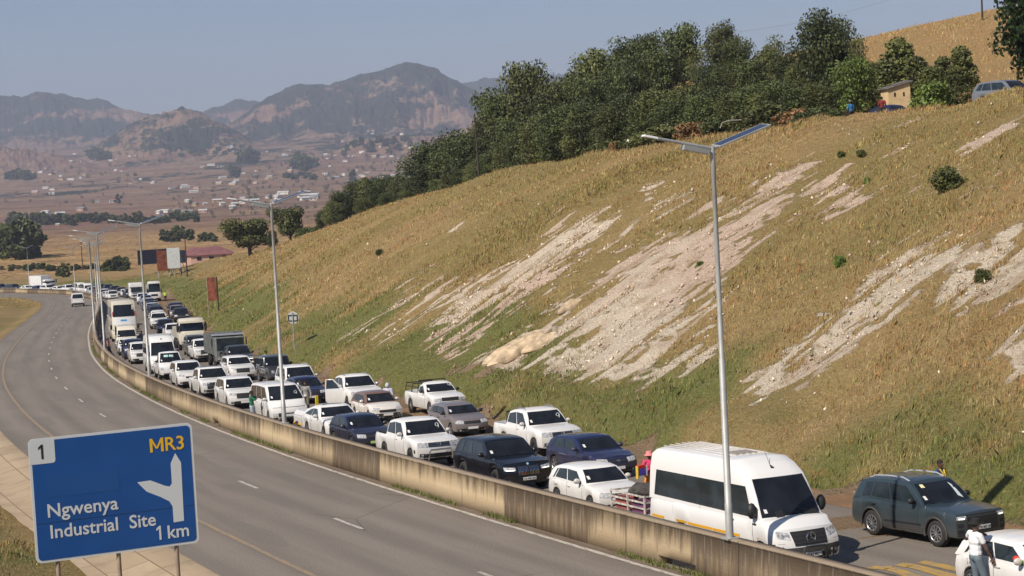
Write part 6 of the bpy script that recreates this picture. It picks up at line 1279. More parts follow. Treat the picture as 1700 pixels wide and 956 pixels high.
def person(label, X, Y, Z, face, shirt, legs, pose='stand', hair='short', vox=.014, scale=1.0, group=None, woman=False, hat=None, sleeve=.9, skirt=False, lean=0.0):
    """x = forwards, y = the person's left"""
    r = empty('person', (X, Y, Z)); r.rotation_euler = (0, 0, face); r.scale = (scale,)*3; tag(r, label, 'person', group)
    sw = .165 if woman else .19; hw_ = .095
    J = dict(pel=(0, 0, .95), che=(lean*.5, 0, 1.27), nec=(lean*.8, 0, 1.45), hea=(lean+.02, 0, 1.60)); sh = {1: (lean*.7, sw, 1.39), -1: (lean*.7, -sw, 1.39)}
    el = {1: (lean*.6-.02, sw+.07, 1.12), -1: (lean*.6-.02, -sw-.07, 1.12)}; wr_ = {1: (lean*.5+.07, sw+.09, .87), -1: (lean*.5+.07, -sw-.09, .87)}; hd = {1: (.03, 0, -1), -1: (.03, 0, -1)}
    kn = {1: (.03, hw_, .50), -1: (.03, -hw_, .50)}; an = {1: (0, hw_+.01, .08), -1: (0, -hw_-.01, .08)}
    if pose == 'lean':      # left forearm laid on a car roof, right arm hanging by the door
        el[1] = (.04, .42, 1.22); wr_[1] = (.28, .22, 1.33); hd[1] = (.6, -.8, 0); el[-1] = (.10, -.27, 1.12); wr_[-1] = (.22, -.26, .90); hd[-1] = (.3, 0, -1); kn[1] = (.06, .10, .50); an[1] = (-.08, .13, .08); kn[-1] = (.12, -.10, .52); an[-1] = (.05, -.12, .08)
    elif pose == 'reach':   # both hands up at a car window
        el[1] = (.22, .24, 1.30); wr_[1] = (.36, .14, 1.52); hd[1] = (.3, 0, 1); el[-1] = (.22, -.22, 1.25); wr_[-1] = (.40, -.12, 1.42); hd[-1] = (.6, 0, .6)
    elif pose == 'carry':
        el[1] = (.02, .26, 1.13); wr_[1] = (.24, .20, 1.08); hd[1] = (1, 0, -.1); el[-1] = (-.02, -.25, 1.12); wr_[-1] = (.18, -.30, 1.02); hd[-1] = (1, 0, -.2)
    elif pose == 'arm_out':
        el[1] = (.18, .30, 1.32); wr_[1] = (.36, .36, 1.22); hd[1] = (1, .2, -.3); an[1] = (.12, .12, .08); kn[1] = (.12, .10, .5)
    elif pose == 'walk':
        kn[1] = (.14, .09, .52); an[1] = (.16, .1, .08); kn[-1] = (.0, -.09, .5); an[-1] = (-.24, -.1, .14); el[1] = (-.12, .26, 1.14); el[-1] = (.12, -.26, 1.14); wr_[-1] = (.26, -.24, .98)
    elif pose == 'sit':
        for k in (1, -1): kn[k] = (.42, hw_*k*1.3, .50+.0); an[k] = (.40, hw_*k*1.3, .08)
        for d_ in (J,): d_['pel'] = (0, 0, .52); d_['che'] = (.06, 0, .84); d_['nec'] = (.1, 0, 1.02); d_['hea'] = (.13, 0, 1.17)
        for k in (1, -1): sh[k] = (.08, sw*k, .96); el[k] = (.14, (sw+.07)*k, .70); wr_[k] = (.34, .12*k, .62); hd[k] = (1, 0, -.2)
    b = MB(); pel, che, nec, hea = (Vector(J[k]) for k in ('pel', 'che', 'nec', 'hea'))
    b.ball(pel, (.11, .155, .12)); b.ball(pel.lerp(che, .5), (.10, .135, .16)); b.ball(che, (.115, sw*.86, .17)); caps(b, che+Vector((0, 0, .12)), nec, .075, .055); caps(b, nec, hea-Vector((0, 0, .05)), .052, .05)
    b.ball(hea, (.092, .074, .115), nu=14, nv=10); b.ball(hea+Vector((.015, 0, -.06)), (.07, .055, .06)); b.ball(hea+Vector((.095, 0, -.015)), (.022, .016, .026)); b.ball(hea+Vector((.086, 0, -.055)), (.014, .028, .012))
    for k in (1, -1):
        b.ball(hea+Vector((0, .076*k, -.01)), (.018, .012, .030)); s0, e0, w0 = Vector(sh[k]), Vector(el[k]), Vector(wr_[k]); caps(b, che+Vector((0, .08*k, .13)), s0, .06, .055); caps(b, s0, e0, .050, .040); caps(b, e0, w0, .040, .026)
        d_ = Vector(hd[k]).normalized(); side = d_.orthogonal().normalized(); sd = d_.cross(side); P0 = w0+d_*.055; b.ball(P0, .036, nu=8, nv=6); b.ball(w0+d_*.035, .030, nu=8, nv=6)
        for i, L_ in enumerate((.070, .082, .078, .060)):
            q = P0+sd*(.030-.020*i)+d_*.02; b.tube([q, q+d_*L_*.55, q+d_*L_*.85+side*.020], [.0105, .0095, .007], 6)
        q = w0+d_*.03+sd*.028; b.tube([q, q+sd*.03+d_*.03, q+sd*.035+d_*.06], [.012, .011, .008], 6)
        h0 = pel+Vector((0, hw_*k, -.03)); caps(b, h0, kn[k], .085, .056); caps(b, kn[k], an[k], .054, .036); caps(b, an[k], Vector(an[k])+Vector((.13, 0, -.045)), .036, .030)
    fuse(b, 'body', SKIN, r, vox*.62)
    s = MB(); g = .006; s.ball(pel+Vector((0, 0, .06)), (.125+g, .165+g*.6, .12)); s.ball(pel.lerp(che, .5), (.115+g, .15+g, .18)); s.ball(che+Vector((0, 0, .01)), (.125+g, sw*.90+g, .18)); 
    for k in (1, -1):
        s0, e0, w0 = Vector(sh[k]), Vector(el[k]), Vector(wr_[k]); caps(s, che+Vector((0, .07*k, .12)), s0, .075, .068); caps(s, s0, s0.lerp(e0, min(1, sleeve)), .070, .062)
        if sleeve > 1: caps(s, e0, e0.lerp(w0, .92), .056, .040)
    caps(s, che+Vector((0, 0, .1)), nec-Vector((0, 0, .035)), .085, .066); fuse(s, 'shirt', shirt, r, vox)
    l = MB(); l.ball(pel+Vector((0, 0, -.02)), (.125, .172, .12))
    if skirt: l.tube([pel+Vector((0, 0, .05)), pel+Vector((0, 0, -.2)), pel+Vector((.02, 0, -.62))], [.15, .20, .24], 14)
    else:
        for k in (1, -1): caps(l, pel+Vector((0, hw_*k, -.05)), kn[k], .098, .072); caps(l, kn[k], Vector(kn[k]).lerp(Vector(an[k]), .93), .070, .056)
    fuse(l, 'trousers' if not skirt else 'skirt', legs, r, vox)
    for k in (1, -1): a = Vector(an[k]); MB().ball(a+Vector((.06, 0, -.035)), (.135, .052, .045), nu=12, nv=7).build('shoe', SHOE, r, 60)
    if hair: MB().ball(hea+Vector((-.012, 0, .030)), (.098, .082, .098), nu=14, nv=9).build('hair', HAIR, r, 60)
    for k in (1, -1): MB().ball(hea+Vector((.086, .030*k, .012)), (.008, .012, .007), nu=6, nv=5).build('eye', mat('eye_white', (.5, .48, .45), .3), r, 60)
    if hat:
        hm_, kind = hat; c0 = hea+Vector((0, 0, .07)); q = MB()
        if kind == 'bucket': q.tube([c0+Vector((0, 0, -.06)), c0+Vector((0, 0, -.03)), c0+Vector((0, 0, .03)), c0+Vector((0, 0, .07))], [.175, .118, .105, .085], 16)
        elif kind == 'hood': q.ball(hea+Vector((-.02, 0, .0)), (.125, .115, .15), nu=12, nv=9)
        else: q.tube([c0+Vector((0, 0, -.04)), c0+Vector((0, 0, -.035)), c0+Vector((0, 0, -.03)), c0+Vector((0, 0, .06))], [.16, .16, .108, .09], 16)
        q.build('hat' if kind != 'hood' else 'hood', hm_, r, 50)
    return r
def at_road(px, py, lift=0):
    t, o = roadpt(px, py); x, y = XY(t, o); return float(x), float(y), float(zF(y))+lift
def heading(t, yaw): tx = float(np.interp(t, _tt, _dx)); ty = float(np.interp(t, _tt, _dy)); return math.atan2(-ty, -tx)+math.radians(yaw)   # 0 = the way the queue faces
def at_lane(t, off): x, y = XY(t, off); return float(x), float(y), float(zF(y))
P = person
JEAN = cloth('grey_jeans', (.13, .17, .20)); WT = cloth('white', (.78, .77, .78)); DK = cloth('dark', (.02, .02, .025)); KH = cloth('khaki', (.20, .17, .12)); GRY = cloth('grey', (.28, .27, .26))
P('person in white T-shirt, grey jeans and black hat leaning on the nearest white hatchback', *at_lane(-7.2, 4.02), heading(-7, 82), WT, JEAN, 'lean', vox=.010, sleeve=.45, hat=(mat('black_felt', (.015, .014, .014), .9), 'brim'), scale=1.12)
P('person in blue jacket with a yellow scarf standing beyond the grey-green SUV', *at_lane(2.4, 10.6), heading(2.4, 20), cloth('blue_jacket', (.02, .06, .14)), DK, 'stand', vox=.013, sleeve=1.1, scale=1.04)
sc_ = MB(); sc_.tube([(.06, .10, 1.46), (.115, .05, 1.36), (.14, .03, 1.24)], [.03, .03, .035], 6).tube([(.06, -.10, 1.46), (.115, -.05, 1.36), (.14, -.03, 1.24)], [.03, .03, .035], 6)
o = sc_.build('scarf', cloth('yellow', (.65, .42, .06)), None, 60); x, y, z = at_lane(2.4, 10.6); o.location = (x, y, z); o.rotation_euler = (0, 0, heading(2.4, 20)); o.scale = (1.04,)*3; tag(o, 'yellow scarf round the neck of the person in the blue jacket', 'scarf')
PK = cloth('pink', (.62, .055, .15)); px_, py_, pz_ = at_lane(11.5, 5.7)
w_ = P('person in pink shirt and pink bucket hat behind the cage trailer', px_, py_, pz_, heading(8.1, -8), PK, cloth('orange', (.75, .25, .02)), 'carry', vox=.011, woman=True, hat=(cloth('pink_hat', (.75, .22, .22)), 'bucket'), skirt=True)
MB().tube([(.10, .13, 1.42), (.16, .02, 1.22), (.12, -.16, 1.02)], .016, 5).tube([(-.08, .12, 1.42), (-.15, 0, 1.2), (-.05, -.17, 1.0)], .016, 5).build('shoulder_strap', DK, w_, 60)
o = MB().box((0, 0, 0), (.10, .30, .42)).build('goods_pack', cloth('red', (.62, .03, .03)), None, None, .02); d0 = Vector((math.cos(heading(8.1, -8)), math.sin(heading(8.1, -8)), 0)); l0 = Vector((-d0.y, d0.x, 0))
pk = empty('goods_pack', Vector((px_, py_, pz_+1.12))+d0*.30-l0*.42); pk.rotation_euler = (0, 0, heading(8.1, 10)); bpy.data.objects.remove(o); tag(pk, 'red, blue and yellow packet of goods held out by the person in pink', 'packet')
MB().box((0, 0, .17), (.10, .34, .12)).build('red_band', cloth('red', (.62, .03, .03)), pk, None, .015); MB().box((0, .03, 0), (.10, .26, .22)).build('blue_band', cloth('violet', (.10, .07, .45)), pk, None, .015)
MB().box((.0, -.155, 0), (.11, .05, .42)).build('yellow_edge', cloth('yellow', (.65, .42, .06)), pk); MB().box((0, .20, .02), (.09, .07, .34)).build('white_edge', WT, pk)
P('person in green top and pale trousers reaching up to the window of the white minivan', *at_lane(50.0, 2.15), heading(50, 70), cloth('green', (.02, .14, .065)), cloth('pale_blue', (.40, .45, .55)), 'reach', vox=.014, woman=True, scale=1.02)
P('person in hooded lavender top standing between the hatchback and single-cab pickup', *at_road(646, 690), heading(44, 150), cloth('lavender', (.52, .50, .60)), cloth('maroon', (.06, .02, .03)), 'arm_out', hair=None, hat=(cloth('lavender', (.52, .50, .60)), 'hood'), sleeve=1.1)
P('person in grey top and camouflage trousers beside the dark blue hatchback', *at_road(510, 686), heading(55, -30), GRY, KH, 'stand', scale=1.02, sleeve=1.1)
x, y, z = at_road(500, 682); P('second person in pale grey, half hidden behind the one in camouflage trousers', x, y, z, heading(56, 40), cloth('stone', (.36, .35, .33)), KH, 'walk', sleeve=1.1)
x, y, z = at_road(527, 682); o = MB().box((0, 0, .55), (.06, .16, .62)).build('safety_board', cloth('bright_yellow', (.85, .62, .02))); o.location = (x, y, z); o.rotation_euler = (0, 0, heading(55, 10)); tag(o, 'tall bright yellow packet standing in front of the dark blue hatchback', 'packet')
P('person in yellow shirt standing behind the white crossover', *at_road(443, 622), heading(82, 60), cloth('soft_yellow', (.70, .52, .22)), DK, 'carry', scale=1.03)
P('person in white top standing behind the dark grey off-roader', *at_road(465, 626), heading(80, 0), WT, DK, 'stand', scale=1.0)
P('person in yellow-green safety vest by the white cab-over lorry', *at_lane(296, 12.6), heading(296, 0), cloth('safety_green', (.52, .80, .10)), DK, 'stand', vox=.03, scale=1.15)
for px, py, sh_, lab, f_ in ((168, 584, DK, 'person in dark clothes squeezed between barrier and cream minibus', 30), (175, 589, cloth('dull_violet', (.10, .06, .14)), 'person in dull violet walking along the barrier near the cream minibus', 0), (181, 592, cloth('dusty_pink', (.42, .16, .14)), 'person in dusty pink and white cap beside the cream minibus', 60),
    (218, 572, DK, 'person in black behind the cream minibus, left of the lamp post', 10), (226, 566, cloth('brown', (.12, .06, .04)), 'person in brown in the gap between the queues', 90), (250, 588, cloth('dark_red', (.16, .02, .02)), 'person in dark red just right of the third lamp post', 40), (236, 578, GRY, 'person in grey between the queues behind the second minibus', 120)):
    P(lab, *at_road(px, py), heading(130, f_), sh_, DK, 'walk' if px % 2 else 'stand', vox=.024)
P('seated person in dark clothes on the dirt shoulder behind the cream lorry', *at_road(297, 533), heading(150, -40), DK, DK, 'sit', vox=.03, scale=1.15)
for px, py, sh_, lab in ((301, 458, DK, 'person in black at the foot of the pale billboard'), (311, 459, WT, 'person in white trousers and black jacket right of the billboards')):
    q = onland(px, py) or far_at(px, py, 6.6); P(lab, *q, 1.0, DK, sh_, 'stand', vox=.04, scale=1.15)
X, Y, Z = atdepth(1417, crest_s(1417)*.985); P('person in blue coat and hat by the blue cars at the crest', X, Y, Z, 2.0, cloth('bright_blue', (.03, .16, .34)), DK, 'stand', vox=.022, hat=(KH, 'brim'), scale=1.05)
X, Y, Z = atdepth(1469, crest_s(1469)*.975); P('person in dark red beside the mud hut at the crest', X, Y, Z, 1.2, cloth('dark_red', (.16, .02, .02)), DK, 'stand', vox=.022)
X, Y, Z = atdepth(997, crest_s(997)*.985); P('person with a white cap standing at the crest left of the tripod', X, Y, Z-.3, 2.4, DK, DK, 'stand', vox=.024, hat=(WT, 'bucket'))
# cloth at the nearest hatchback's window
fl = MB(); fl.ball((0, 0, 0), (.16, .07, .09), nu=10, nv=7); o = empty('scarf_bundle'); x, y, z = at_lane(-8.35, 4.42); o.location = (x, y, z+1.03); o.rotation_euler = (0, 0, heading(-8.3, 0)); tag(o, 'red, yellow and green cloth bundled at the open window of the nearest hatchback', 'cloth')
for nm, dx, c_ in (('red_cloth', -.16, (.60, .04, .02)), ('green_cloth', .10, (.03, .30, .08)), ('yellow_cloth', .20, (.75, .60, .05))): q = MB().ball((0, 0, 0), (.15, .08, .09), nu=10, nv=7).build(nm, cloth(nm, c_), o, 60); q.location = (dx, 0, .02 if dx < 0 else -.03+.06*(dx > .15))

# ================================================================== FAR VEHICLES
LQ = 'vehicles queuing towards the border'
base = {}
def proto(kind, name, pm, **kw): base[kind] = Veh(name, pm, **dict(kw, lod=2, disc=False)); return base[kind]
proto('hatchback', 'hatchback', WHITE, **LH); proto('SUV', 'suv', WHITE, **LSUV); proto('pickup', 'pickup', WHITE, **LDC); proto('minibus', 'minibus', WHITE, **QT)
proto('saloon', 'saloon', WHITE, **dict(HATCH, L=4.6, W=1.78, H=1.44, wb=2.65, xwb=-1.25, xft=-1.95, xrt=-3.2, xrb=-3.95, deck=.93, badge=None, vw=False))
COLN = dict(white=WHITE, black=BLACK, navy=NAVY, grey=GREY, silver=SILVER, charcoal=DGREY, red=RED, blue=BLUE, cream=CREAM)
used = set()
def far_veh(kind, colr, t, off, label, yaw=0, rev=False, scale=1.0, group=LQ):
    v = base[kind]
    if kind not in used: used.add(kind); r = v.root; 
    else: r = None
    if r is None: r = clone(v, COLN[colr])
    else:
        for ch in r.children:
            if ch.type == 'MESH' and ch.data.materials[0] == v.paint: ch.material_slots[0].link = 'OBJECT'; ch.material_slots[0].material = COLN[colr]
    tag(r, label, kind if kind != 'SUV' else 'SUV', group); place(r, t, off, yaw, rev)
    if scale != 1: r.scale = (scale,)*3
    return r
ORD = ['first', 'second', 'third', 'fourth', 'fifth', 'sixth', 'seventh', 'eighth', 'ninth', 'tenth', 'eleventh', 'twelfth', 'thirteenth', 'fourteenth', 'fifteenth', 'sixteenth', 'seventeenth', 'eighteenth', 'nineteenth', 'twentieth']
LEN = dict(hatchback=4.0, SUV=4.7, pickup=5.25, minibus=5.9, saloon=4.6)
def lane(t, off, spec, where, sc=1.0, gap=1.7):
    for i, s in enumerate(spec.split()):
        c_, k = s.split('-'); far_veh({'s': 'SUV', 'h': 'hatchback', 'p': 'pickup', 'm': 'minibus', 'd': 'saloon'}[k], c_, t, off+random.uniform(-.25, .25), f'{c_} {dict(s="SUV", h="hatchback", p="pickup", m="minibus", d="saloon car")[k]}, {ORD[i]} {where}', random.uniform(-2, 2), scale=sc)
        t += LEN[{'s': 'SUV', 'h': 'hatchback', 'p': 'pickup', 'm': 'minibus', 'd': 'saloon'}[k]]*sc+gap+random.uniform(-.3, .8)
    return t
lane(163, 3.6, 'white-h navy-s white-s charcoal-p white-m silver-d white-s navy-h white-p black-s white-h red-d', 'in line behind the coach, along the barrier', 1.06)
lane(136, 8.6, 'silver-h white-p', 'behind the cream lorry in the middle lane')
far_veh('pickup', 'white', 176, 8.3, 'nearest of three white cars stacked one behind another in the middle lane', scale=1.05)
far_veh('SUV', 'white', 186, 8.5, 'middle one of three white cars stacked one behind another in the middle lane', scale=1.05)
far_veh('hatchback', 'white', 196, 8.7, 'farthest of three white cars stacked one behind another in the middle lane', scale=1.08)
far_veh('SUV', 'black', 192, 11.6, 'black SUV on the right of the three stacked white cars', scale=1.05)
far_veh('SUV', 'navy', 158, 8.4, 'navy SUV ahead of the three stacked white cars', scale=1.0)
lane(205, 8.6, 'navy-s charcoal-s silver-p red-d black-s charcoal-h navy-s silver-s white-h', 'beyond the three stacked white cars in the middle lane', 1.08)
lane(204, 11.6, 'grey-s black-p charcoal-s navy-h', 'beyond the black SUV in the right-hand lane', 1.08)
lane(272, 8.4, 'blue-s charcoal-d white-p', 'before the bend, left of the cab-over lorry', 1.1)
# motorhome
mh = empty('motorhome'); tag(mh, 'white motorhome with an overhanging front above its dark windscreen', 'motorhome', LQ); place(mh, 316, 8.0); mh.scale = (1.15,)*3
MB().box((-3.9, 0, 1.85), (5.2, 2.3, 2.3)).build('living_cabin', WHITE, mh, None, .08); MB().box((-1.0, 0, 2.62), (1.9, 2.25, .75), None, .93).build('overcab', WHITE, mh, None, .1)
b = MB(); b.box((-1.0, 0, 1.0), (2.0, 1.95, 1.1), None, .94); b.build('cab', WHITE, mh, None, .08); MB().box((-.10, 0, 1.86), (.6, 1.8, .72), None, .9).build('windscreen', GLASS, mh); MB().box((.01, 0, .85), (.04, 1.1, .3)).build('grille', PLAS, mh)
for sg in (1, -1):
    MB().box((.01, sg*.78, .92), (.04, .3, .2)).build('headlight', LENS, mh)
    for x in (-.9, -4.9): o = link(bpy.data.objects.new('wheel', wheelmesh(.36, .24, 'steel')[0]), mh); o.location = (x, sg*.9, .36)
lane(330, 3.8, 'white-s white-h silver-d white-s charcoal-s red-h', 'along the barrier where the road bends', 1.12)
lane(329, 8.2, 'white-p navy-s black-h white-h charcoal-s', 'behind the motorhome in the middle lane', 1.12)
FL = 'in the far row behind the barrier, from the right'
t = lane(375, 4.2, 'silver-s white-m white-m white-p white-h white-s navy-h white-d charcoal-s navy-s white-h', FL, 1.12, .6)
lane(372, 8.8, 'charcoal-s navy-p black-s grey-s black-h', 'in the second row behind the far white vans', 1.12, 2.5)
# white box truck in the far row
bt = lorry('white box truck standing above the far row of white cars', WHITE, 415, 8.2, 2.6, (WHITE, 2.3)); bt.root.scale = (1.1,)*3
# the one vehicle on the empty carriageway, driving away
ow = Veh('hatch_van', WHITE, **dict(QT, L=4.6, H=1.95, W=1.90, wb=2.9, belt=1.12, xwb=-.75, xft=-1.6, xrt=-4.4, xrb=-4.56, side=(-1.2, -1.75, -4.35, -4.3), prof=None, hoodc=1.1, hoodf=.95, wst=1.8, rear=True, lod=1)); tag(ow.root, 'lone white van driving away on the empty carriageway', 'van'); place(ow.root, 303, -3.2, 0, True); ow.root.scale = (1.25,)*3
# cars on the track behind the crest
def crest_car(kind, colr, px, s, label, yaw):
    X, Y, Z = atdepth(px, s); r = clone(base[kind], COLN[colr]); tag(r, label, kind, 'cars parked behind the crest'); d = heading(60, yaw); r.matrix_world = Matrix.Translation((X, Y, Z+.02)) @ Matrix.Rotation(d, 4, 'Z'); return r
COLN['silver'] = paint('dull_silver_paint', (.14, .155, .18)); crest_car('SUV', 'silver', 1726, 26.0, 'silver SUV parked at the top of the slope under the big tree', 14)
crest_car('hatchback', 'blue', 1412, 22.3, 'blue car half hidden by the crest beside the person in blue', 14); crest_car('saloon', 'navy', 1524, 23.3, 'dark blue car half hidden by grass in front of the mud hut', 14); crest_car('hatchback', 'navy', 1384, 21.9, 'navy car at the left end of the cars behind the crest', 14)
# ================================================================== VALLEY: houses and trees
def on_far(px, py):
    ax, az = pixdir(px, py); 
    for Y in np.geomspace(500, 9500, 260):
        if CAMH+az*Y < zfar(ax*Y, Y): return ax*Y, Y, zfar(ax*Y, Y)
    return None
HW = [mat('lime_wall', (.72, .68, .60), .8), mat('ochre_wall', (.50, .36, .20), .8), mat('pink_wall', (.52, .34, .27), .8)]; HR = [mat('tin_roof', (.62, .62, .60), .45, metal=.2), mat('red_roof', (.30, .07, .05), .7), mat('grey_roof', (.22, .22, .23), .6)]
def house_mesh(i):
    w, d, h = [(11, 7, 2.9), (17, 7, 3.0), (7, 6, 2.8)][i]; wl = MB(); wl.box((0, 0, h/2-1), (w, d, h+2)); rf = MB(); o = .5
    rf.add([(-w/2-o, -d/2-o, h), (w/2+o, -d/2-o, h), (w/2+o, d/2+o, h), (-w/2-o, d/2+o, h), (-w/2-o*.5, 0, h+1.7), (w/2+o*.5, 0, h+1.7)], [(0, 1, 5, 4), (2, 3, 4, 5), (1, 2, 5), (3, 0, 4), (0, 3, 2, 1)])
    wd = MB(); wd.box((0, 0, 0), (1.5, .12, 1.1)); return wl.mesh('wall', HW[0]), rf.mesh('roof', HR[0]), wd.mesh('window', DARKIN), w, d
HM = [house_mesh(i) for i in range(3)]
def house(px, py, i, wc, rc, label, group, sc=1.0, rot=None, win=True):
    q = on_far(px, py)
    if q is None: return
    r = empty('house', q); r.rotation_euler = (0, 0, random.uniform(-.7, .7) if rot is None else rot); r.scale = (sc,)*3; tag(r, label, 'house', group); wl, rf, wd, w, d = HM[i]
    for nm, me, m_ in (('wall', wl, HW[wc]), ('roof', rf, HR[rc])): o = link(bpy.data.objects.new(nm, me), r); o.material_slots[0].link = 'OBJECT'; o.material_slots[0].material = m_
    if win:
        for x in (-w*.3, w*.3): o = link(bpy.data.objects.new('window', wd), r); o.location = (x, -d/2-.03, 1.5)
WN = ('white', 'ochre', 'pinkish'); RN = ('pale tin', 'red', 'grey')
CL = [(72, 285, 3, 25, 6, 'on the rise above the left plain'), (135, 263, 5, 28, 7, 'by the wood at the foot of the left mountains'), (200, 264, 4, 26, 4, 'in the row below the small hill'), (75, 284, 3, 20, 4, 'left of the tree belt'), (120, 297, 5, 22, 6, 'in the hamlet on the left plain'), (60, 317, 4, 28, 6, 'scattered low on the left plain'), (180, 335, 3, 18, 4, 'by the lone round tree'),
    (200, 282, 3, 25, 4, 'on the plain below the row'), (245, 303, 5, 30, 6, 'mid-plain left of centre'), (300, 315, 6, 34, 6, 'along the lane in mid-valley'), (345, 280, 4, 22, 5, 'above mid-valley'), (375, 250, 4, 18, 6, 'high under the small hill'), (395, 300, 7, 36, 9, 'in the village left of the second lamp'), (430, 291, 6, 30, 8, 'behind the second lamp head'), (470, 255, 4, 30, 6, 'high on the slope above the lamp'),
    (520, 280, 7, 40, 9, 'in the upper village'), (560, 262, 6, 36, 8, 'near the mountain foot'), (600, 245, 7, 36, 9, 'right under the big mountain'), (650, 225, 6, 40, 6, 'tucked against the mountain woods'), (620, 292, 7, 40, 8, 'above the dark tree clump'), (545, 292, 6, 30, 5, 'in the row of pale buildings'), (650, 268, 6, 36, 8, 'right end of the valley village'), (690, 255, 4, 20, 8, 'next to the wood edge'),
    (350, 340, 8, 44, 8, 'in the town left of the second lamp'), (300, 352, 5, 40, 6, 'in the near-town row'), (430, 335, 7, 30, 7, 'in the town by the second lamp'), (490, 330, 8, 34, 7, 'in the town right of the second lamp'), (525, 328, 5, 20, 6, 'by the big pale shed'), (110, 356, 5, 40, 5, 'among the belt of trees at left'), (40, 372, 2, 16, 2, 'beside the tall dark trees')]
rg = random.Random(5)
for px, py, n, sx, sy, where in CL:
    for k in range(n):
        wc = rg.choices((0, 1, 2), (6, 2, 1))[0]; rc = rg.choices((0, 1, 2), (6, 1, 2))[0]; i = rg.choices((0, 1, 2), (5, 2, 4))[0]; yy = py+rg.uniform(-sy, sy)
        house(px+rg.uniform(-sx, sx), yy, i, wc, rc, f'{WN[wc]} {RN[rc].replace(" ", "-")}-roofed house {where}', 'houses '+where, rg.uniform(.8, 1.15), win=py > 320)
# nearer buildings
house(42, 378, 1, 2, 1, 'long pinkish building with red roof behind tall dark trees at left', None, .55, .1); house(96, 376, 2, 1, 0, 'small cream hut alone on the brown plain', None, .55, .1)
def hiproof(px, py, s, w, d, h, rc, label, rot=0):
    X, Y, Z = far_at(px, py, s); r = empty('house', (X, Y, Z)); r.rotation_euler = (0, 0, rot); tag(r, label, 'house'); MB().box((0, 0, h/2-1), (w, d, h+2)).build('wall', HW[2], r)
    b = MB(); o = .6; b.add([(-w/2-o, -d/2-o, h), (w/2+o, -d/2-o, h), (w/2+o, d/2+o, h), (-w/2-o, d/2+o, h), (-w*.18, 0, h+2.3), (w*.18, 0, h+2.3)], [(0, 1, 5, 4), (2, 3, 4, 5), (1, 2, 5), (3, 0, 4), (0, 3, 2, 1)]); b.build('roof', rc, r)
    for x in (-w*.3, 0, w*.3): MB().box((x, -d/2-.05, h*.55), (1.3, .1, 1.0)).build('window', DARKIN, r)
RB = mat('maroon_roof', (.20, .085, .085), .6, var=.2, vscale=.4)
hiproof(352, 434, 5.6, 12, 8, 2.2, RB, 'low house with a wide maroon hipped roof beyond the billboards', .15); hiproof(328, 433, 5.4, 9, 7, 1.9, RB, 'smaller maroon-roofed house left of the wide one', -.2); hiproof(456, 432, 6.3, 5, 4, 1.2, RB, 'maroon roof corner showing at the foot of the second lamp', .1)
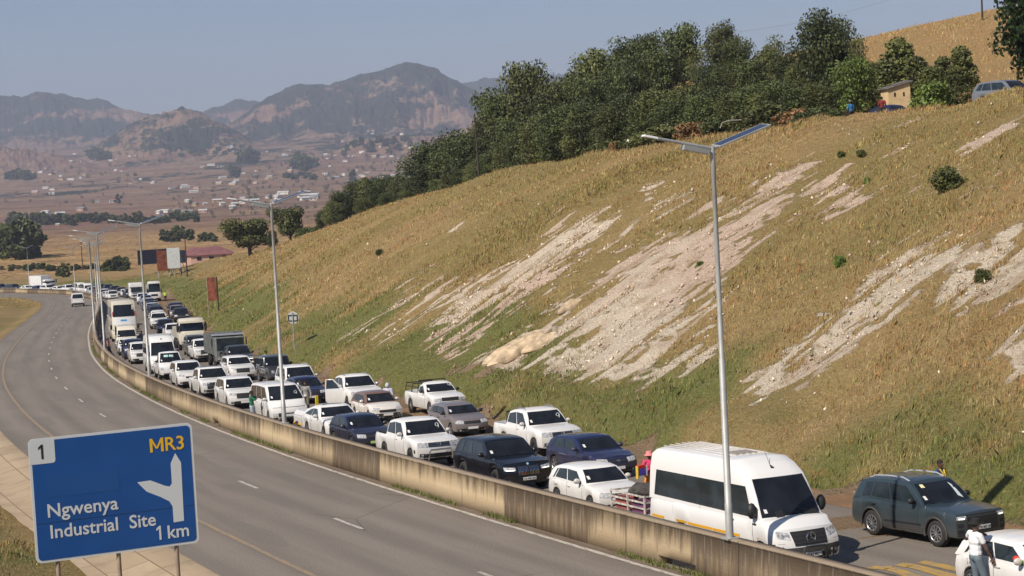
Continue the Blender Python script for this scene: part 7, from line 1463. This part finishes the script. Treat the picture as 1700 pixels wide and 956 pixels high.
# trees of the plain
def far_tree(px, py, hpx, label, group=None, w=1.0, i=0, kind='far', cat='tree', name='tree'):
    q = on_far(px, py)
    if q is None: return
    tree(kind, i, q[0], q[1], q[2]-.5, hpx*q[1]/FPX, w, label=label, group=group, cat=cat, name=name)
k = 0
for x0, x1, y0, y1, n, hp, w, lab in ((0, 55, 425, 432, 10, 58, .8, 'tall dark gum tree in the stand at the left edge'), (15, 125, 371, 375, 20, 18, 1.2, 'dark tree of the belt across the left plain'), (130, 275, 366, 372, 28, 14, 1.3, 'dark tree of the belt in front of the town'), (270, 330, 362, 370, 12, 12, 1.3, 'dark tree below the town'),
        (10, 60, 296, 300, 12, 14, 1.3, 'bluish tree in the far wood at the left edge'), (150, 185, 262, 268, 12, 14, 1.3, 'bluish tree in the wood under the small hill'), (400, 425, 268, 272, 6, 20, 1.2, 'dark tree in the cluster left above the second lamp'), (490, 525, 275, 285, 9, 22, 1.1, 'bluish tree in the village wood'), (380, 400, 286, 300, 4, 16, 1.1, 'round tree in the valley village'),
        (470, 520, 292, 300, 10, 10, 1.4, 'low tree in the hedge of the village'), (270, 320, 395, 402, 7, 22, 1.0, 'green tree on the field below the town'), (335, 362, 398, 402, 4, 17, 1.0, 'dark green round tree on the near field'), (0, 210, 446, 452, 22, 12, 1.3, 'bush of the hedge behind the far queue'), (175, 212, 447, 452, 6, 26, 1.0, 'dark tree behind the lamp posts'), (95, 110, 462, 466, 3, 22, .9, 'dark small tree just behind the far queue'),
        (500, 545, 405, 412, 6, 16, 1.2, 'green bush at the end of the cut slope'), (280, 420, 240, 262, 16, 8, 1.4, 'bluish tree at the mountain foot'), (560, 700, 235, 262, 20, 12, 1.2, 'bluish tree scattered under the big mountain'), (585, 592, 298, 300, 1, 17, .8, 'tall round tree above the dark clump')):
    for j in range(n):
        k += 1; far_tree(x0+(x1-x0)*(j+rg.uniform(.1, .9))/n, rg.uniform(y0, y1), hp*rg.uniform(.7, 1.15), lab, 'group: '+lab if n > 1 else None, w*rg.uniform(.8, 1.3), k)
# the hundreds of small trees and bushes sprinkled over the valley, one mass
fc = TV['far'][0][0]; nv = len(fc.vertices); cv = np.zeros(nv*3, np.float32); fc.vertices.foreach_get('co', cv); cv = cv.reshape(-1, 4, 3)[::5]; VV = []
for x0, x1, y0, y1, n in ((100, 420, 285, 345, 60), (400, 560, 250, 320, 90), (540, 700, 225, 300, 110), (290, 540, 322, 362, 90), (0, 200, 262, 345, 35), (0, 420, 225, 262, 50)):
    for j in range(n):
        q = on_far(rg.uniform(x0, x1), rg.uniform(y0, y1))
        if q: h_ = rg.uniform(2, 7)*q[1]/FPX/9; a_ = rg.uniform(0, 6.28); ca, sa = math.cos(a_), math.sin(a_); w_ = h_*rg.uniform(.7, 1.5); x_ = cv[..., 0]*w_; y_ = cv[..., 1]*w_; VV.append(np.stack([x_*ca-y_*sa+q[0], x_*sa+y_*ca+q[1], cv[..., 2]*h_+q[2]-.3], -1).reshape(-1, 3))
VV = np.concatenate(VV); tag(npmesh('valley_bushes', VV, np.arange(len(VV)).reshape(-1, 4), LEAF, attrs={'tone': np.full(len(VV), .5)}), kind='stuff')
far_tree(197, 338, 16, 'lone dark round tree on the plain', None, .8, 0)

# ================================================================== LABELS: look-alikes that share one are told apart by their order from the left
TENS = ['', '', 'twenty', 'thirty', 'forty', 'fifty', 'sixty', 'seventy', 'eighty', 'ninety']
def ordn(i):
    if i < 20: return ORD[i]
    n = i+1; a, b = divmod(n, 10)
    return TENS[a][:-1]+'ieth' if b == 0 else TENS[a]+'-'+ORD[b-1]
bpy.context.view_layer.update(); bag = {}
for o in S.objects:
    if o.parent is None and 'label' in o.keys(): bag.setdefault(o['label'], []).append(o)
for lab, L_ in bag.items():
    if len(L_) > 1:
        L_.sort(key=lambda o: float(project(*[np.float64(c) for c in o.matrix_world.translation])[0]))
        for i, o in enumerate(L_): o['label'] = f'{lab}, {ordn(i)} from left'
